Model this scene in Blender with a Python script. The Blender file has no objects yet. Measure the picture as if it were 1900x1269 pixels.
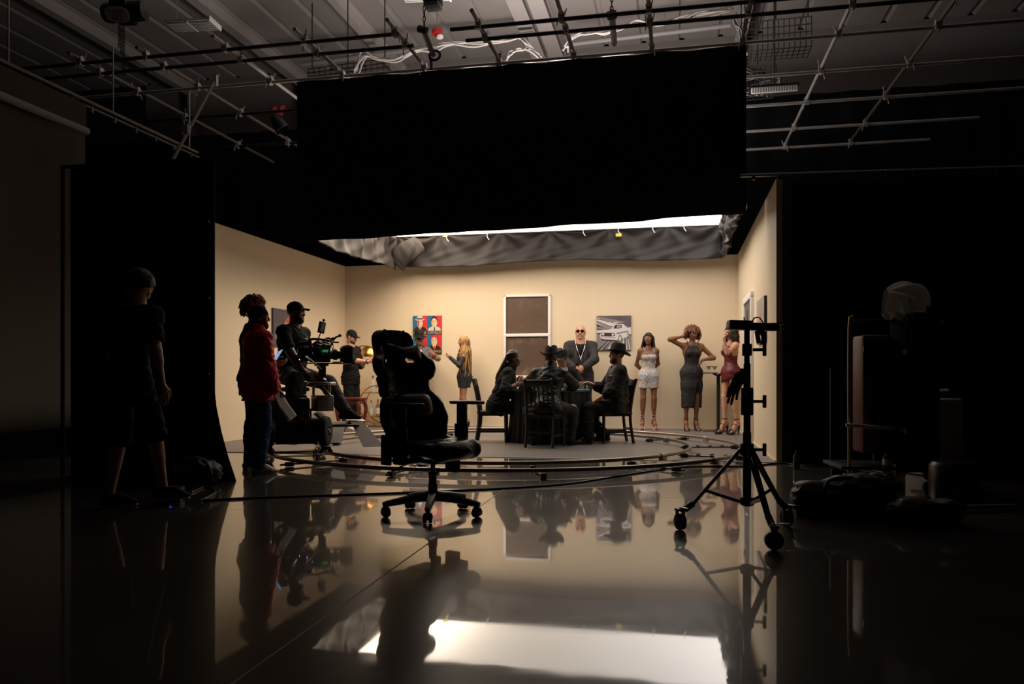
import bpy, bmesh, math, random
import numpy as np
from mathutils import Vector, Matrix

C = bpy.context.scene.collection
SC = bpy.context.scene
random.seed(7)
PI = math.pi

# ---------------------------------------------------------------- camera, world, exposure
F = 1465.0                      # focal length in pixels of the 1900 px wide frame
EYE = 0.92                      # camera height (m)
cam = bpy.data.cameras.new('camera')
cam.sensor_width = 36.0
cam.lens = F / 1900.0 * 36.0
cam.shift_y = (700 - 634.5) / 1900.0     # lens shift: the verticals stay vertical
cam.clip_end = 120
cam.clip_start = 0.05
camo = bpy.data.objects.new('camera', cam)
C.objects.link(camo)
camo.location = (0, 0, EYE)
camo.rotation_euler = (PI / 2, 0, 0)
SC.camera = camo
w = bpy.data.worlds.new('world')
SC.world = w
w.use_nodes = True
w.node_tree.nodes['Background'].inputs[0].default_value = (0.6, 0.7, 1.0, 1)
w.node_tree.nodes['Background'].inputs[1].default_value = 0.0006
SC.view_settings.view_transform = 'Standard'
SC.view_settings.look = 'None'
SC.view_settings.gamma = 1.0
SC.view_settings.exposure = 0.0
SC.view_settings.use_curve_mapping = False
SOFT_DOWN = 4.5                 # radiance of the overhead silk, downwards
SOFT_UP = 0.5                   # and of its lit top side
LIGHT_COL = (1.0, 0.88, 0.775)

# ---------------------------------------------------------------- where things are
SET_A = math.atan2(-0.203, 0.979)          # the set is turned 11.7 degrees against the camera
RX = Vector((math.cos(SET_A), math.sin(SET_A), 0))     # rightwards along the back wall
RY = Vector((-math.sin(SET_A), math.cos(SET_A), 0))    # into the depth of the set
CORNER = Vector((3.95, 13.81, 0))          # right back corner of the set


def S(a, b, z=0.0):
    """point a metres left of the right set wall, b metres out from the back wall"""
    return CORNER - RX * a - RY * b + Vector((0, 0, z))


def P(px, py, D):
    return Vector(((px - 950) * D / F, D, EYE - (py - 700) * D / F))


def G(px, D, z=0.0):
    return Vector(((px - 950) * D / F, D, z))


def on_back(px, py, off=0.0):
    """point of the back wall plane (moved off metres out of it) along a line of sight"""
    rx = (px - 950) / F
    N = -RY
    o = CORNER + N * off
    D = o.dot(N) / (rx * N.x + N.y)
    return P(px, py, D)


def on_side(px, py, a, off=0.0):
    """point of a set side wall plane, a metres left of the right wall"""
    rx = (px - 950) / F
    N = RX
    o = S(a, 0)
    o = o + N * off
    D = o.dot(N) / (rx * N.x + N.y)
    return P(px, py, D)


# ---------------------------------------------------------------- materials
MATS = {}


def mat(name, col, rough=0.6, metal=0.0, noise=0.0, nscale=20.0, bump=0.0, bscale=60.0, spec=0.5, emis=None, estr=0.0,
        trans=0.0, alpha=1.0, coat=0.0, sheen=0.0, ior=1.5, stretch=None):
    if name in MATS:
        return MATS[name]
    m = bpy.data.materials.new(name)
    m.use_nodes = True
    nt = m.node_tree
    b = nt.nodes['Principled BSDF']
    I = b.inputs
    I['Base Color'].default_value = (*col, 1)
    I['Roughness'].default_value = rough
    I['Metallic'].default_value = metal
    I['Specular IOR Level'].default_value = spec
    I['IOR'].default_value = ior
    if trans:
        I['Transmission Weight'].default_value = trans
    if alpha < 1:
        I['Alpha'].default_value = alpha
    if coat:
        I['Coat Weight'].default_value = coat
        I['Coat Roughness'].default_value = 0.08
    if sheen:
        I['Sheen Weight'].default_value = sheen
        I['Sheen Roughness'].default_value = 0.4
    if emis:
        I['Emission Color'].default_value = (*emis, 1)
        I['Emission Strength'].default_value = estr
    src = None
    if noise or bump:
        tc = nt.nodes.new('ShaderNodeTexCoord')
        src = tc.outputs['Object']
        if stretch:
            mp = nt.nodes.new('ShaderNodeMapping')
            mp.inputs['Scale'].default_value = stretch
            nt.links.new(src, mp.inputs['Vector'])
            src = mp.outputs['Vector']
    if noise:
        n = nt.nodes.new('ShaderNodeTexNoise')
        n.inputs['Scale'].default_value = nscale
        n.inputs['Detail'].default_value = 5
        nt.links.new(src, n.inputs['Vector'])
        mx = nt.nodes.new('ShaderNodeMix')
        mx.data_type = 'RGBA'
        mx.inputs[6].default_value = (*[max(0, c * (1 - noise)) for c in col], 1)
        mx.inputs[7].default_value = (*[min(1, c * (1 + noise)) for c in col], 1)
        nt.links.new(n.outputs['Fac'], mx.inputs[0])
        nt.links.new(mx.outputs[2], I['Base Color'])
    if bump:
        n = nt.nodes.new('ShaderNodeTexNoise')
        n.inputs['Scale'].default_value = bscale
        n.inputs['Detail'].default_value = 4
        nt.links.new(src, n.inputs['Vector'])
        bp = nt.nodes.new('ShaderNodeBump')
        bp.inputs['Strength'].default_value = bump
        bp.inputs['Distance'].default_value = 0.02
        nt.links.new(n.outputs['Fac'], bp.inputs['Height'])
        nt.links.new(bp.outputs['Normal'], I['Normal'])
    MATS[name] = m
    return m


# ---------------------------------------------------------------- mesh builder
class MB:
    def __init__(s):
        s.v = []
        s.f = []
        s.m = []
        s.mats = []

    def _mi(s, m):
        if m not in s.mats:
            s.mats.append(m)
        return s.mats.index(m)

    def add(s, vs, fs, m):
        o = len(s.v)
        k = s._mi(m)
        s.v += [tuple(v) for v in vs]
        for f in fs:
            s.f.append(tuple(i + o for i in f))
            s.m.append(k)
        return s

    def box(s, c, d, m, rot=None, bev=0.0):
        hx, hy, hz = d[0] / 2, d[1] / 2, d[2] / 2
        c = Vector(c)
        R = rot if isinstance(rot, Matrix) else (Matrix.Rotation(rot, 3, 'Z') if rot else None)
        bev = min(bev, hx * 0.9, hy * 0.9, hz * 0.9)
        if bev <= 0:
            pts = [Vector((x, y, z)) for z in (-hz, hz) for y in (-hy, hy) for x in (-hx, hx)]
            fs = [(0, 2, 3, 1), (4, 5, 7, 6), (0, 1, 5, 4), (2, 6, 7, 3), (0, 4, 6, 2), (1, 3, 7, 5)]
        else:
            bm = bmesh.new()
            bmesh.ops.create_cube(bm, size=1)
            for v in bm.verts:
                v.co = Vector((v.co.x * 2 * hx, v.co.y * 2 * hy, v.co.z * 2 * hz))
            bmesh.ops.bevel(bm, geom=list(bm.edges), offset=bev, segments=2, profile=0.5, affect='EDGES')
            bm.verts.index_update()
            pts = [v.co.copy() for v in bm.verts]
            fs = [tuple(v.index for v in f.verts) for f in bm.faces]
            bm.free()
        if R:
            pts = [R @ p for p in pts]
        return s.add([p + c for p in pts], fs, m)

    def tube(s, pts, r, m, n=10, cap=True, closed=False):
        pts = [Vector(p) for p in pts]
        N = len(pts)
        rr = r if isinstance(r, (list, tuple)) else [r] * N
        vs, fs = [], []
        up = None
        for i, p in enumerate(pts):
            if closed:
                t = pts[(i + 1) % N] - pts[i - 1]
            else:
                t = pts[min(i + 1, N - 1)] - pts[max(i - 1, 0)]
            if t.length < 1e-9:
                t = Vector((0, 0, 1))
            t.normalize()
            if up is None:
                up = Vector((0, 0, 1)) if abs(t.z) < 0.9 else Vector((1, 0, 0))
            a = (up - t * up.dot(t))
            if a.length < 1e-6:
                a = t.orthogonal()
            a.normalize()
            b = t.cross(a)
            up = a
            for k in range(n):
                an = 2 * PI * k / n
                vs.append(p + (a * math.cos(an) + b * math.sin(an)) * rr[i])
        for i in range(N if closed else N - 1):
            j = (i + 1) % N
            for k in range(n):
                k2 = (k + 1) % n
                fs.append((i * n + k, i * n + k2, j * n + k2, j * n + k))
        if cap and not closed:
            fs.append(tuple(range(n - 1, -1, -1)))
            fs.append(tuple((N - 1) * n + k for k in range(n)))
        return s.add(vs, fs, m)

    def lathe(s, prof, m, c=(0, 0, 0), n=28, axis=None, arc=None):
        """profile of (r, z) turned about z (or about axis)"""
        c = Vector(c)
        R = Matrix.Identity(3)
        if axis is not None:
            R = Vector((0, 0, 1)).rotation_difference(Vector(axis).normalized()).to_matrix()
        vs, fs = [], []
        for (r, z) in prof:
            for k in range(n):
                an = 2 * PI * k / n
                vs.append(c + R @ Vector((max(r, 1e-5) * math.cos(an), max(r, 1e-5) * math.sin(an), z)))
        for i in range(len(prof) - 1):
            for k in range(n):
                k2 = (k + 1) % n
                fs.append((i * n + k, i * n + k2, (i + 1) * n + k2, (i + 1) * n + k))
        return s.add(vs, fs, m)

    def cyl(s, a, b, r, m, n=16, r2=None):
        return s.tube([a, b], [r, r if r2 is None else r2], m, n)

    def ball(s, c, r, m, n=10, k=6):
        rr = r if isinstance(r, (list, tuple, Vector)) else (r, r, r)
        vs = [(c[0], c[1], c[2] - rr[2])]
        for i in range(1, k):
            ph = PI * i / k - PI / 2
            for j in range(n):
                th = 2 * PI * j / n
                vs.append((c[0] + rr[0] * math.cos(ph) * math.cos(th), c[1] + rr[1] * math.cos(ph) * math.sin(th), c[2] + rr[2] * math.sin(ph)))
        vs.append((c[0], c[1], c[2] + rr[2]))
        fs = [(0, 1 + (j + 1) % n, 1 + j) for j in range(n)]
        for i in range(k - 2):
            for j in range(n):
                a = 1 + i * n
                fs.append((a + j, a + (j + 1) % n, a + n + (j + 1) % n, a + n + j))
        L = len(vs) - 1
        a = 1 + (k - 2) * n
        fs += [(L, a + j, a + (j + 1) % n) for j in range(n)]
        return s.add(vs, fs, m)

    def grid(s, fn, nu, nv, m, closed_u=False):
        vs = [fn(i / (nu - (0 if closed_u else 1)), j / (nv - 1)) for j in range(nv) for i in range(nu)]
        fs = []
        for j in range(nv - 1):
            for i in range(nu if closed_u else nu - 1):
                i2 = (i + 1) % nu
                fs.append((j * nu + i, j * nu + i2, (j + 1) * nu + i2, (j + 1) * nu + i))
        return s.add(vs, fs, m)

    def prism(s, poly, ax0, ax1, ax2, o, th, m):
        """polygon in the plane (ax0, ax1) through o, extruded by th along ax2"""
        ax0, ax1, ax2, o = Vector(ax0), Vector(ax1), Vector(ax2), Vector(o)
        n = len(poly)
        vs = [o + ax0 * x + ax1 * y for x, y in poly] + [o + ax0 * x + ax1 * y + ax2 * th for x, y in poly]
        fs = [tuple(range(n)), tuple(range(2 * n - 1, n - 1, -1))] + [(i, n + i, n + (i + 1) % n, (i + 1) % n) for i in range(n)]
        return s.add(vs, fs, m)

    def ico(s, c, r, m, sub=1):
        bm = bmesh.new()
        bmesh.ops.create_icosphere(bm, subdivisions=sub, radius=1)
        bm.verts.index_update()
        rr = r if isinstance(r, (list, tuple)) else (r, r, r)
        vs = [(c[0] + v.co.x * rr[0], c[1] + v.co.y * rr[1], c[2] + v.co.z * rr[2]) for v in bm.verts]
        fs = [tuple(v.index for v in f.verts) for f in bm.faces]
        bm.free()
        return s.add(vs, fs, m)

    def mesh(s, name, angle=40):
        me = bpy.data.meshes.new(name)
        me.from_pydata(s.v, [], s.f)
        for m in s.mats:
            me.materials.append(m)
        me.polygons.foreach_set('material_index', s.m)
        me.polygons.foreach_set('use_smooth', [True] * len(s.f))
        bm = bmesh.new()
        bm.from_mesh(me)
        bmesh.ops.recalc_face_normals(bm, faces=bm.faces)
        bm.to_mesh(me)
        bm.free()
        me.update()
        me.set_sharp_from_angle(angle=math.radians(angle))
        return me

    def build(s, name, parent=None, angle=40, solid=0.0):
        me = s.mesh(name, angle)
        o = bpy.data.objects.new(name, me)
        C.objects.link(o)
        if parent is not None:
            o.parent = parent
        if solid:
            md = o.modifiers.new('thickness', 'SOLIDIFY')
            md.thickness = solid
            md.offset = 0
        return o


def tag(o, label, cat, group=None, kind=None):
    o['label'] = label
    o['category'] = cat
    if group:
        o['group'] = group
    if kind:
        o['kind'] = kind
    return o


def thing(name, label, cat, loc=(0, 0, 0), rotz=0.0, group=None):
    o = bpy.data.objects.new(name, None)
    o.empty_display_size = 0.1
    C.objects.link(o)
    o.location = loc
    o.rotation_euler = (0, 0, rotz)
    return tag(o, label, cat, group)


def struct(o):
    o['kind'] = 'structure'
    return o


def copy_tree(o, parent=None):
    c = o.copy()
    C.objects.link(c)
    if parent is not None:
        c.parent = parent
    for ch in [x for x in C.objects if x.parent == o]:
        copy_tree(ch, c)
    return c


def text_mesh(txt, size, name='txt'):
    """(verts, faces) of a word in the xz plane, centred, of the given cap height"""
    cu = bpy.data.curves.new(name, 'FONT')
    cu.body = txt
    cu.size = size
    cu.align_x = 'CENTER'
    cu.align_y = 'CENTER'
    cu.resolution_u = 3
    ob = bpy.data.objects.new(name, cu)
    C.objects.link(ob)
    dg = bpy.context.evaluated_depsgraph_get()
    me = bpy.data.meshes.new_from_object(ob.evaluated_get(dg))
    vs = [(v.co.x, 0.0, v.co.y) for v in me.vertices]
    fs = [tuple(p.vertices) for p in me.polygons]
    bpy.data.objects.remove(ob)
    bpy.data.curves.remove(cu)
    bpy.data.meshes.remove(me)
    return vs, fs


def bez(pts, n=8):
    """smooth (Catmull-Rom) path through points"""
    pts = [Vector(p) for p in pts]
    out = []
    for i in range(len(pts) - 1):
        p0, p1, p2, p3 = pts[max(i - 1, 0)], pts[i], pts[i + 1], pts[min(i + 2, len(pts) - 1)]
        for k in range(n):
            t = k / n
            out.append(0.5 * ((2 * p1) + (p2 - p0) * t + (2 * p0 - 5 * p1 + 4 * p2 - p3) * t * t + (3 * p1 - p0 - 3 * p2 + p3) * t ** 3))
    out.append(pts[-1])
    return out


# ---------------------------------------------------------------- the studio shell
def floor_material():
    m = bpy.data.materials.new('polished_concrete')
    m.use_nodes = True
    nt = m.node_tree
    b = nt.nodes['Principled BSDF']
    L = nt.links.new
    tc = nt.nodes.new('ShaderNodeTexCoord')
    n1 = nt.nodes.new('ShaderNodeTexNoise')
    n1.inputs['Scale'].default_value = 0.9
    n1.inputs['Detail'].default_value = 8
    n1.inputs['Roughness'].default_value = 0.62
    L(tc.outputs['Object'], n1.inputs['Vector'])
    cr = nt.nodes.new('ShaderNodeValToRGB')
    cr.color_ramp.elements[0].position = 0.3
    cr.color_ramp.elements[0].color = (0.032, 0.026, 0.023, 1)
    cr.color_ramp.elements[1].position = 0.75
    cr.color_ramp.elements[1].color = (0.085, 0.069, 0.060, 1)
    L(n1.outputs['Fac'], cr.inputs[0])
    L(cr.outputs[0], b.inputs['Base Color'])
    # scuffs: streaks of slightly different gloss
    mp = nt.nodes.new('ShaderNodeMapping')
    mp.inputs['Scale'].default_value = (1.0, 5.0, 1.0)
    mp.inputs['Rotation'].default_value = (0, 0, 0.12)
    L(tc.outputs['Object'], mp.inputs['Vector'])
    n2 = nt.nodes.new('ShaderNodeTexNoise')
    n2.inputs['Scale'].default_value = 1.6
    n2.inputs['Detail'].default_value = 7
    L(mp.outputs[0], n2.inputs['Vector'])
    mr = nt.nodes.new('ShaderNodeMapRange')
    mr.inputs['From Min'].default_value = 0.35
    mr.inputs['From Max'].default_value = 0.75
    mr.inputs['To Min'].default_value = 0.015
    mr.inputs['To Max'].default_value = 0.065
    L(n2.outputs['Fac'], mr.inputs['Value'])
    L(mr.outputs[0], b.inputs['Coat Roughness'])
    b.inputs['Roughness'].default_value = 0.30
    b.inputs['Specular IOR Level'].default_value = 0.13
    b.inputs['IOR'].default_value = 1.45
    b.inputs['Coat Weight'].default_value = 1.0
    b.inputs['Coat IOR'].default_value = 1.41
    n3 = nt.nodes.new('ShaderNodeTexNoise')
    n3.inputs['Scale'].default_value = 1.4
    n3.inputs['Detail'].default_value = 5
    L(mp.outputs[0], n3.inputs['Vector'])
    bp = nt.nodes.new('ShaderNodeBump')
    bp.inputs['Strength'].default_value = 0.022
    bp.inputs['Distance'].default_value = 0.02
    L(n3.outputs['Fac'], bp.inputs['Height'])
    L(bp.outputs['Normal'], b.inputs['Normal'])
    return m


def set_wall_material(name, col, period=1.22):
    """painted flats: faint roller texture and hairline joints between the sheets"""
    m = bpy.data.materials.new(name)
    m.use_nodes = True
    nt = m.node_tree
    b = nt.nodes['Principled BSDF']
    L = nt.links.new
    b.inputs['Roughness'].default_value = 0.55
    b.inputs['Specular IOR Level'].default_value = 0.3
    tc = nt.nodes.new('ShaderNodeTexCoord')
    sp = nt.nodes.new('ShaderNodeSeparateXYZ')
    L(tc.outputs['Object'], sp.inputs[0])
    md = nt.nodes.new('ShaderNodeMath')
    md.operation = 'PINGPONG'
    md.inputs[1].default_value = period / 2
    L(sp.outputs[0], md.inputs[0])
    lt = nt.nodes.new('ShaderNodeMath')
    lt.operation = 'LESS_THAN'
    lt.inputs[1].default_value = 0.006
    L(md.outputs[0], lt.inputs[0])
    n = nt.nodes.new('ShaderNodeTexNoise')
    n.inputs['Scale'].default_value = 1.3
    n.inputs['Detail'].default_value = 3
    L(tc.outputs['Object'], n.inputs['Vector'])
    mx = nt.nodes.new('ShaderNodeMix')
    mx.data_type = 'RGBA'
    mx.inputs[6].default_value = (*[c * 0.96 for c in col], 1)
    mx.inputs[7].default_value = (*[c * 1.04 for c in col], 1)
    L(n.outputs['Fac'], mx.inputs[0])
    m2 = nt.nodes.new('ShaderNodeMix')
    m2.data_type = 'RGBA'
    m2.inputs[7].default_value = (*[min(1, c * 1.06) for c in col], 1)
    L(lt.outputs[0], m2.inputs[0])
    L(mx.outputs[2], m2.inputs[6])
    L(m2.outputs[2], b.inputs['Base Color'])
    return m


M_floor = floor_material()
WALLC = (0.745, 0.618, 0.44)
M_wall = set_wall_material('beige_wall_paint', WALLC)
M_black = mat('black_duvetyne', (0.008, 0.008, 0.009), 0.95, spec=0.1, noise=0.3, nscale=8)
M_cloth = mat('charcoal_cloth', (0.050, 0.045, 0.045), 0.85, spec=0.2, noise=0.2, nscale=6)
M_dark = mat('black_painted_metal', (0.012, 0.012, 0.013), 0.38, spec=0.5, noise=0.3, nscale=40)
M_steel = mat('galvanised_pipe', (0.42, 0.40, 0.38), 0.35, 0.85, noise=0.2, nscale=14)
M_white = mat('white_paint', (0.82, 0.80, 0.78), 0.45, noise=0.04)
M_grey = mat('grey_paint', (0.30, 0.29, 0.29), 0.5, noise=0.08)

mb = MB()
mb.grid(lambda u, v: (-16 + 32 * u, -4 + 26 * v, 0), 3, 3, M_floor)
floor = struct(mb.build('floor'))

# grey vinyl laid inside the set, with its pale edge strip
M_vinyl = mat('grey_vinyl_floor', (0.165, 0.145, 0.137), 0.42, spec=0.3, noise=0.12, nscale=3)
mb = MB()
q = [S(0, 0), S(7.34, 0), S(7.34, 5.55), S(0, 5.40)]
mb.add([(p.x, p.y, 0.004) for p in q] + [(p.x, p.y, 0.0005) for p in q], [(0, 1, 2, 3), (0, 4, 5, 1), (1, 5, 6, 2), (2, 6, 7, 3), (3, 7, 4, 0)], M_vinyl)
struct(mb.build('floor_set'))
mb = MB()
mb.tube([S(7.34, 5.57, 0.003), S(0, 5.42, 0.003)], 0.006, M_white, 6)
struct(mb.build('trim_1'))

WH = 3.07


def wall(name, p0, p1, h, m, th=0.06, side=1):
    """upright sheet from p0 to p1; its painted face is the line p0-p1, the thickness goes behind"""
    d = (p1 - p0)
    L = d.length
    d.normalize()
    b = MB()
    b.box((L / 2, -side * th / 2, h / 2), (L, th, h), m)
    ob = b.build(name)
    ob.location = p0
    ob.rotation_euler = (0, 0, math.atan2(d.y, d.x))
    return struct(ob)


# back wall: faces the camera (behind = +RY)
wall('wall_back', S(7.40, 0), S(-0.06, 0), WH, M_wall, side=-1)
wall('wall_right', S(0, 0.001), S(0, 5.40), WH, M_wall, side=-1)
wall('wall_left', S(7.34, 0.001), S(7.34, 5.6), WH, M_wall, side=1)

# studio shell around the set
M_ceil = mat('grey_metal_ceiling', (0.40, 0.36, 0.34), 0.6, noise=0.1, nscale=2)
M_rear = mat('grey_metal_siding', (0.36, 0.32, 0.305), 0.6, noise=0.1, nscale=2)
M_blackwall = mat('black_painted_wall', (0.006, 0.006, 0.007), 0.9, spec=0.1)
CZ = 8.1
REARB = -3.1
mb = MB()
# corrugated sheet ceiling: shallow ribs run in depth


def ribs(L, W):
    pass


for i in range(40):
    x0, x1 = -15 + i * 0.8, -15 + i * 0.8 + 0.8
    mb.add([(x0, -4, CZ), (x0 + 0.66, -4, CZ), (x0 + 0.66, 17.2, CZ), (x0, 17.2, CZ)], [(0, 1, 2, 3)], M_ceil)
    mb.add([(x0 + 0.66, -4, CZ), (x0 + 0.70, -4, CZ + 0.05), (x0 + 0.76, -4, CZ + 0.05), (x1, -4, CZ),
            (x0 + 0.66, 17.2, CZ), (x0 + 0.70, 17.2, CZ + 0.05), (x0 + 0.76, 17.2, CZ + 0.05), (x1, 17.2, CZ)],
           [(0, 1, 5, 4), (1, 2, 6, 5), (2, 3, 7, 6)], M_ceil)
ceil = mb.build('ceiling')
ceil.rotation_euler = (0, 0, SET_A)
ceil.location = (0, 0, 0)
struct(ceil)
wall('wall_rear', S(14, REARB), S(-9, REARB), CZ + 0.1, M_rear, side=-1)
wall('wall_far_left', Vector((-11.5, -4, 0)), Vector((-11.5, 21, 0)), CZ + 0.1, M_blackwall, side=-1)
wall('wall_far_right', Vector((10.5, 21, 0)), Vector((10.5, -4, 0)), CZ + 0.1, M_blackwall, side=-1)
wall('wall_behind', Vector((11, -3.6, 0)), Vector((-12, -3.6, 0)), CZ + 0.1, M_blackwall, side=1)


def beam(name, px, w_, z=CZ - 0.02, dep=0.28):
    """roof beam running in depth, then down the rear wall as a column; px = where it cuts the top of the frame"""
    D0 = (z - EYE) * F / 700.0
    p = G(px, D0, 0)
    # distance left of the right wall
    a = (CORNER - p).dot(RX)
    b = MB()
    A0, A1 = S(a, REARB + 0.03), S(a, 20)
    t = Matrix.Rotation(SET_A, 3, 'Z')
    mid = (A0 + A1) / 2
    L = (A1 - A0).length
    b.box((mid.x, mid.y, z - dep / 2), (0.02, L, dep), M_beam, t)
    b.box((mid.x, mid.y, z - dep), (w_, L, 0.02), M_beam, t)
    b.box((mid.x, mid.y, z - 0.01), (w_, L, 0.02), M_beam, t)
    c0 = S(a, REARB + 0.18)
    b.box((c0.x, c0.y, z / 2), (w_, 0.02, z), M_beam, t)
    c1 = S(a, REARB + 0.1)
    b.box((c1.x, c1.y, z / 2), (0.02, 0.16, z), M_beam, t)
    return struct(b.build(name))


M_beam = mat('grey_steel_beam', (0.52, 0.47, 0.45), 0.5, noise=0.06)
for i, (px, w_) in enumerate([(392, 0.22), (640, 0.16), (965, 0.3), (1003, 0.3), (1385, 0.18), (100, 0.2)]):
    beam('ceiling_beam_%d' % (i + 1), px, w_)
# ---------------------------------------------------------------- overhead softbox and its black drape
def silk_material():
    m = bpy.data.materials.new('lit_silk')
    m.use_nodes = True
    nt = m.node_tree
    for n in list(nt.nodes):
        nt.nodes.remove(n)
    out = nt.nodes.new('ShaderNodeOutputMaterial')
    em = nt.nodes.new('ShaderNodeEmission')
    em.inputs[0].default_value = (*LIGHT_COL, 1)
    nt.links.new(em.outputs[0], out.inputs[0])
    # faint random unevenness of the emission
    tc = nt.nodes.new('ShaderNodeTexCoord')
    n = nt.nodes.new('ShaderNodeTexNoise')
    n.inputs['Scale'].default_value = 0.55
    n.inputs['Detail'].default_value = 1
    nt.links.new(tc.outputs['Object'], n.inputs['Vector'])
    mr = nt.nodes.new('ShaderNodeMapRange')
    mr.inputs['From Min'].default_value = 0.25
    mr.inputs['From Max'].default_value = 0.75
    mr.inputs['To Min'].default_value = SOFT_DOWN * 0.97
    mr.inputs['To Max'].default_value = SOFT_DOWN * 1.03
    nt.links.new(n.outputs['Fac'], mr.inputs[0])
    # emission raised towards the ends, mostly left, added to brighten the side walls
    sx = nt.nodes.new('ShaderNodeSeparateXYZ')
    nt.links.new(tc.outputs['Object'], sx.inputs[0])
    cr = nt.nodes.new('ShaderNodeFloatCurve')
    cu = cr.mapping.curves[0]
    cu.points[0].location = (0.0, 0.95)
    cu.points[1].location = (1.0, 0.45)
    for q_ in ((0.16, 0.80), (0.40, 0.28), (0.75, 0.30)):
        cu.points.new(*q_)
    cr.mapping.update()
    m1 = nt.nodes.new('ShaderNodeMapRange')
    m1.inputs['From Min'].default_value = -3.0
    m1.inputs['From Max'].default_value = 3.0
    nt.links.new(sx.outputs[0], m1.inputs[0])
    nt.links.new(m1.outputs[0], cr.inputs['Value'])
    ml = nt.nodes.new('ShaderNodeMath')
    ml.operation = 'MULTIPLY'
    nt.links.new(cr.outputs[0], ml.inputs[0])
    nt.links.new(mr.outputs[0], ml.inputs[1])
    rm = nt.nodes.new('ShaderNodeValToRGB')
    rm.color_ramp.elements[0].color = (1.0, 0.79, 0.58, 1)
    rm.color_ramp.elements[1].color = (1.0, 0.91, 0.83, 1)
    rm.color_ramp.elements[1].position = 0.85
    nt.links.new(m1.outputs[0], rm.inputs[0])
    nt.links.new(rm.outputs[0], em.inputs[0])
    m2 = nt.nodes.new('ShaderNodeMath')
    m2.operation = 'MULTIPLY'
    m2.inputs[1].default_value = 2.6
    nt.links.new(ml.outputs[0], m2.inputs[0])
    nt.links.new(m2.outputs[0], em.inputs[1])
    return m


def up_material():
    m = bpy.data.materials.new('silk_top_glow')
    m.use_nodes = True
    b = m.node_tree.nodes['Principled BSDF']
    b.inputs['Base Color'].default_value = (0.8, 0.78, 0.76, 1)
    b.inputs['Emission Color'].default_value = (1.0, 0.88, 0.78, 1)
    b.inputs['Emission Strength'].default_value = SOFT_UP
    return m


SZ = 3.52                     # height of the silk
SA0, SA1, SB0, SB1 = 0.28, 6.12, 0.42, 4.22
soft = thing('overhead_softbox', 'large overhead soft light of lit white silk with grey cloth skirt above the set', 'light',
             S((SA0 + SA1) / 2, (SB0 + SB1) / 2, SZ), SET_A)
HW, HD = (SA1 - SA0) / 2, (SB1 - SB0) / 2
mb = MB()
mb.add([(-HW, -HD, 0), (HW, -HD, 0), (HW, HD, 0), (-HW, HD, 0)], [(0, 1, 2, 3)], silk_material())
mb.build('diffuser', soft)
mb = MB()
mb.add([(-HW, -HD, 0.02), (HW, -HD, 0.02), (HW, HD, 0.02), (-HW, HD, 0.02)], [(0, 1, 2, 3)], up_material())
mb.build('diffuser_top', soft)
fr = MB()
for a, b in (((-HW, -HD), (HW, -HD)), ((HW, -HD), (HW, HD)), ((HW, HD), (-HW, HD)), ((-HW, HD), (-HW, -HD))):
    fr.tube([(a[0], a[1], 0.01), (b[0], b[1], 0.01)], 0.03, M_steel, 10)
fr.build('frame', soft)
M_skirt = mat('grey_skirt_cloth', (0.022, 0.0185, 0.0185), 0.62, spec=0.3, noise=0.25, nscale=2.5)


def fold_noise(u, seed, n=9):
    r = random.Random(seed)
    s = 0
    for k in range(n):
        s += math.sin(u * r.uniform(6, 60) + r.uniform(0, 6)) * r.uniform(0.2, 1) / n
    return s


def skirt(name, p0, p1, ztop, zbot, seed, bulge=0.05, nu=120, nv=26, drop=None):
    """cloth strip hung between two corners with swags, folds and a wavy hem"""
    p0, p1 = Vector(p0), Vector(p1)
    d = (p1 - p0)
    nrm = Vector((-d.y, d.x, 0)).normalized()
    L = d.length
    r = random.Random(seed)
    ties = sorted([0.0, 1.0] + [(k + r.uniform(-0.25, 0.25)) / 6 for k in range(1, 6)])

    def fn(u, v):
        # v 0 top, 1 hem
        k = max(i for i in range(len(ties) - 1) if ties[i] <= u + 1e-9)
        t = (u - ties[k]) / max(1e-6, ties[k + 1] - ties[k])
        sag = 4 * t * (1 - t)
        diag = math.sin((t * 2.2 + (v if k % 2 else -v) * 1.6) * 5.0 + k * 1.7)
        fan = 0
        for i_, tk in enumerate(ties):
            dx_, dz_ = (u - tk) * L, 0.03 + v * 0.6
            rr_ = math.hypot(dx_, dz_)
            fan += math.sin(math.atan2(dx_, dz_) * 8 + i_ * 1.3) * math.exp(-rr_ / 0.45) * min(1, rr_ * 4)
        off = bulge * (1.1 * fan + 0.18 * diag * (0.3 + v * 0.7) + 0.8 * fold_noise(u * L * 0.25 + v * 0.5, seed) * (0.4 + v)) + 0.05 * sag * math.sin(v * PI)
        zb = zbot(u) if callable(zbot) else zbot
        z = ztop - 0.055 * sag * (1 - v) * (0.4 if k % 3 else 1) + (zb - ztop) * v + 0.02 * fold_noise(u * L * 0.6, seed + 5) * v
        if drop:
            z += drop(u) * v
        p = p0 + d * u + nrm * off
        return (p.x, p.y, z)
    b = MB()
    b.grid(fn, nu, nv, M_skirt)
    return b.build(name, soft, 180, solid=0.006)


skirt('skirt_panel', (-HW, HD, 0), (HW, HD, 0), 0.02, lambda u: -0.55 - 0.03 * math.sin(u * 9), 3)
skirt('skirt_panel', (-HW, -HD, 0), (-HW, HD, 0), 0.02, lambda u: -0.60 - 0.05 * math.sin(u * 5), 11, drop=lambda u: -0.06 * u)
skirt('skirt_panel', (HW, HD, 0), (HW, -HD, 0), 0.02, lambda u: -0.56 - 0.03 * math.sin(u * 7), 21, bulge=0.09)
# bunched corner bag at the back left, tied tape ends and yellow tape labels
mb = MB()


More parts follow.
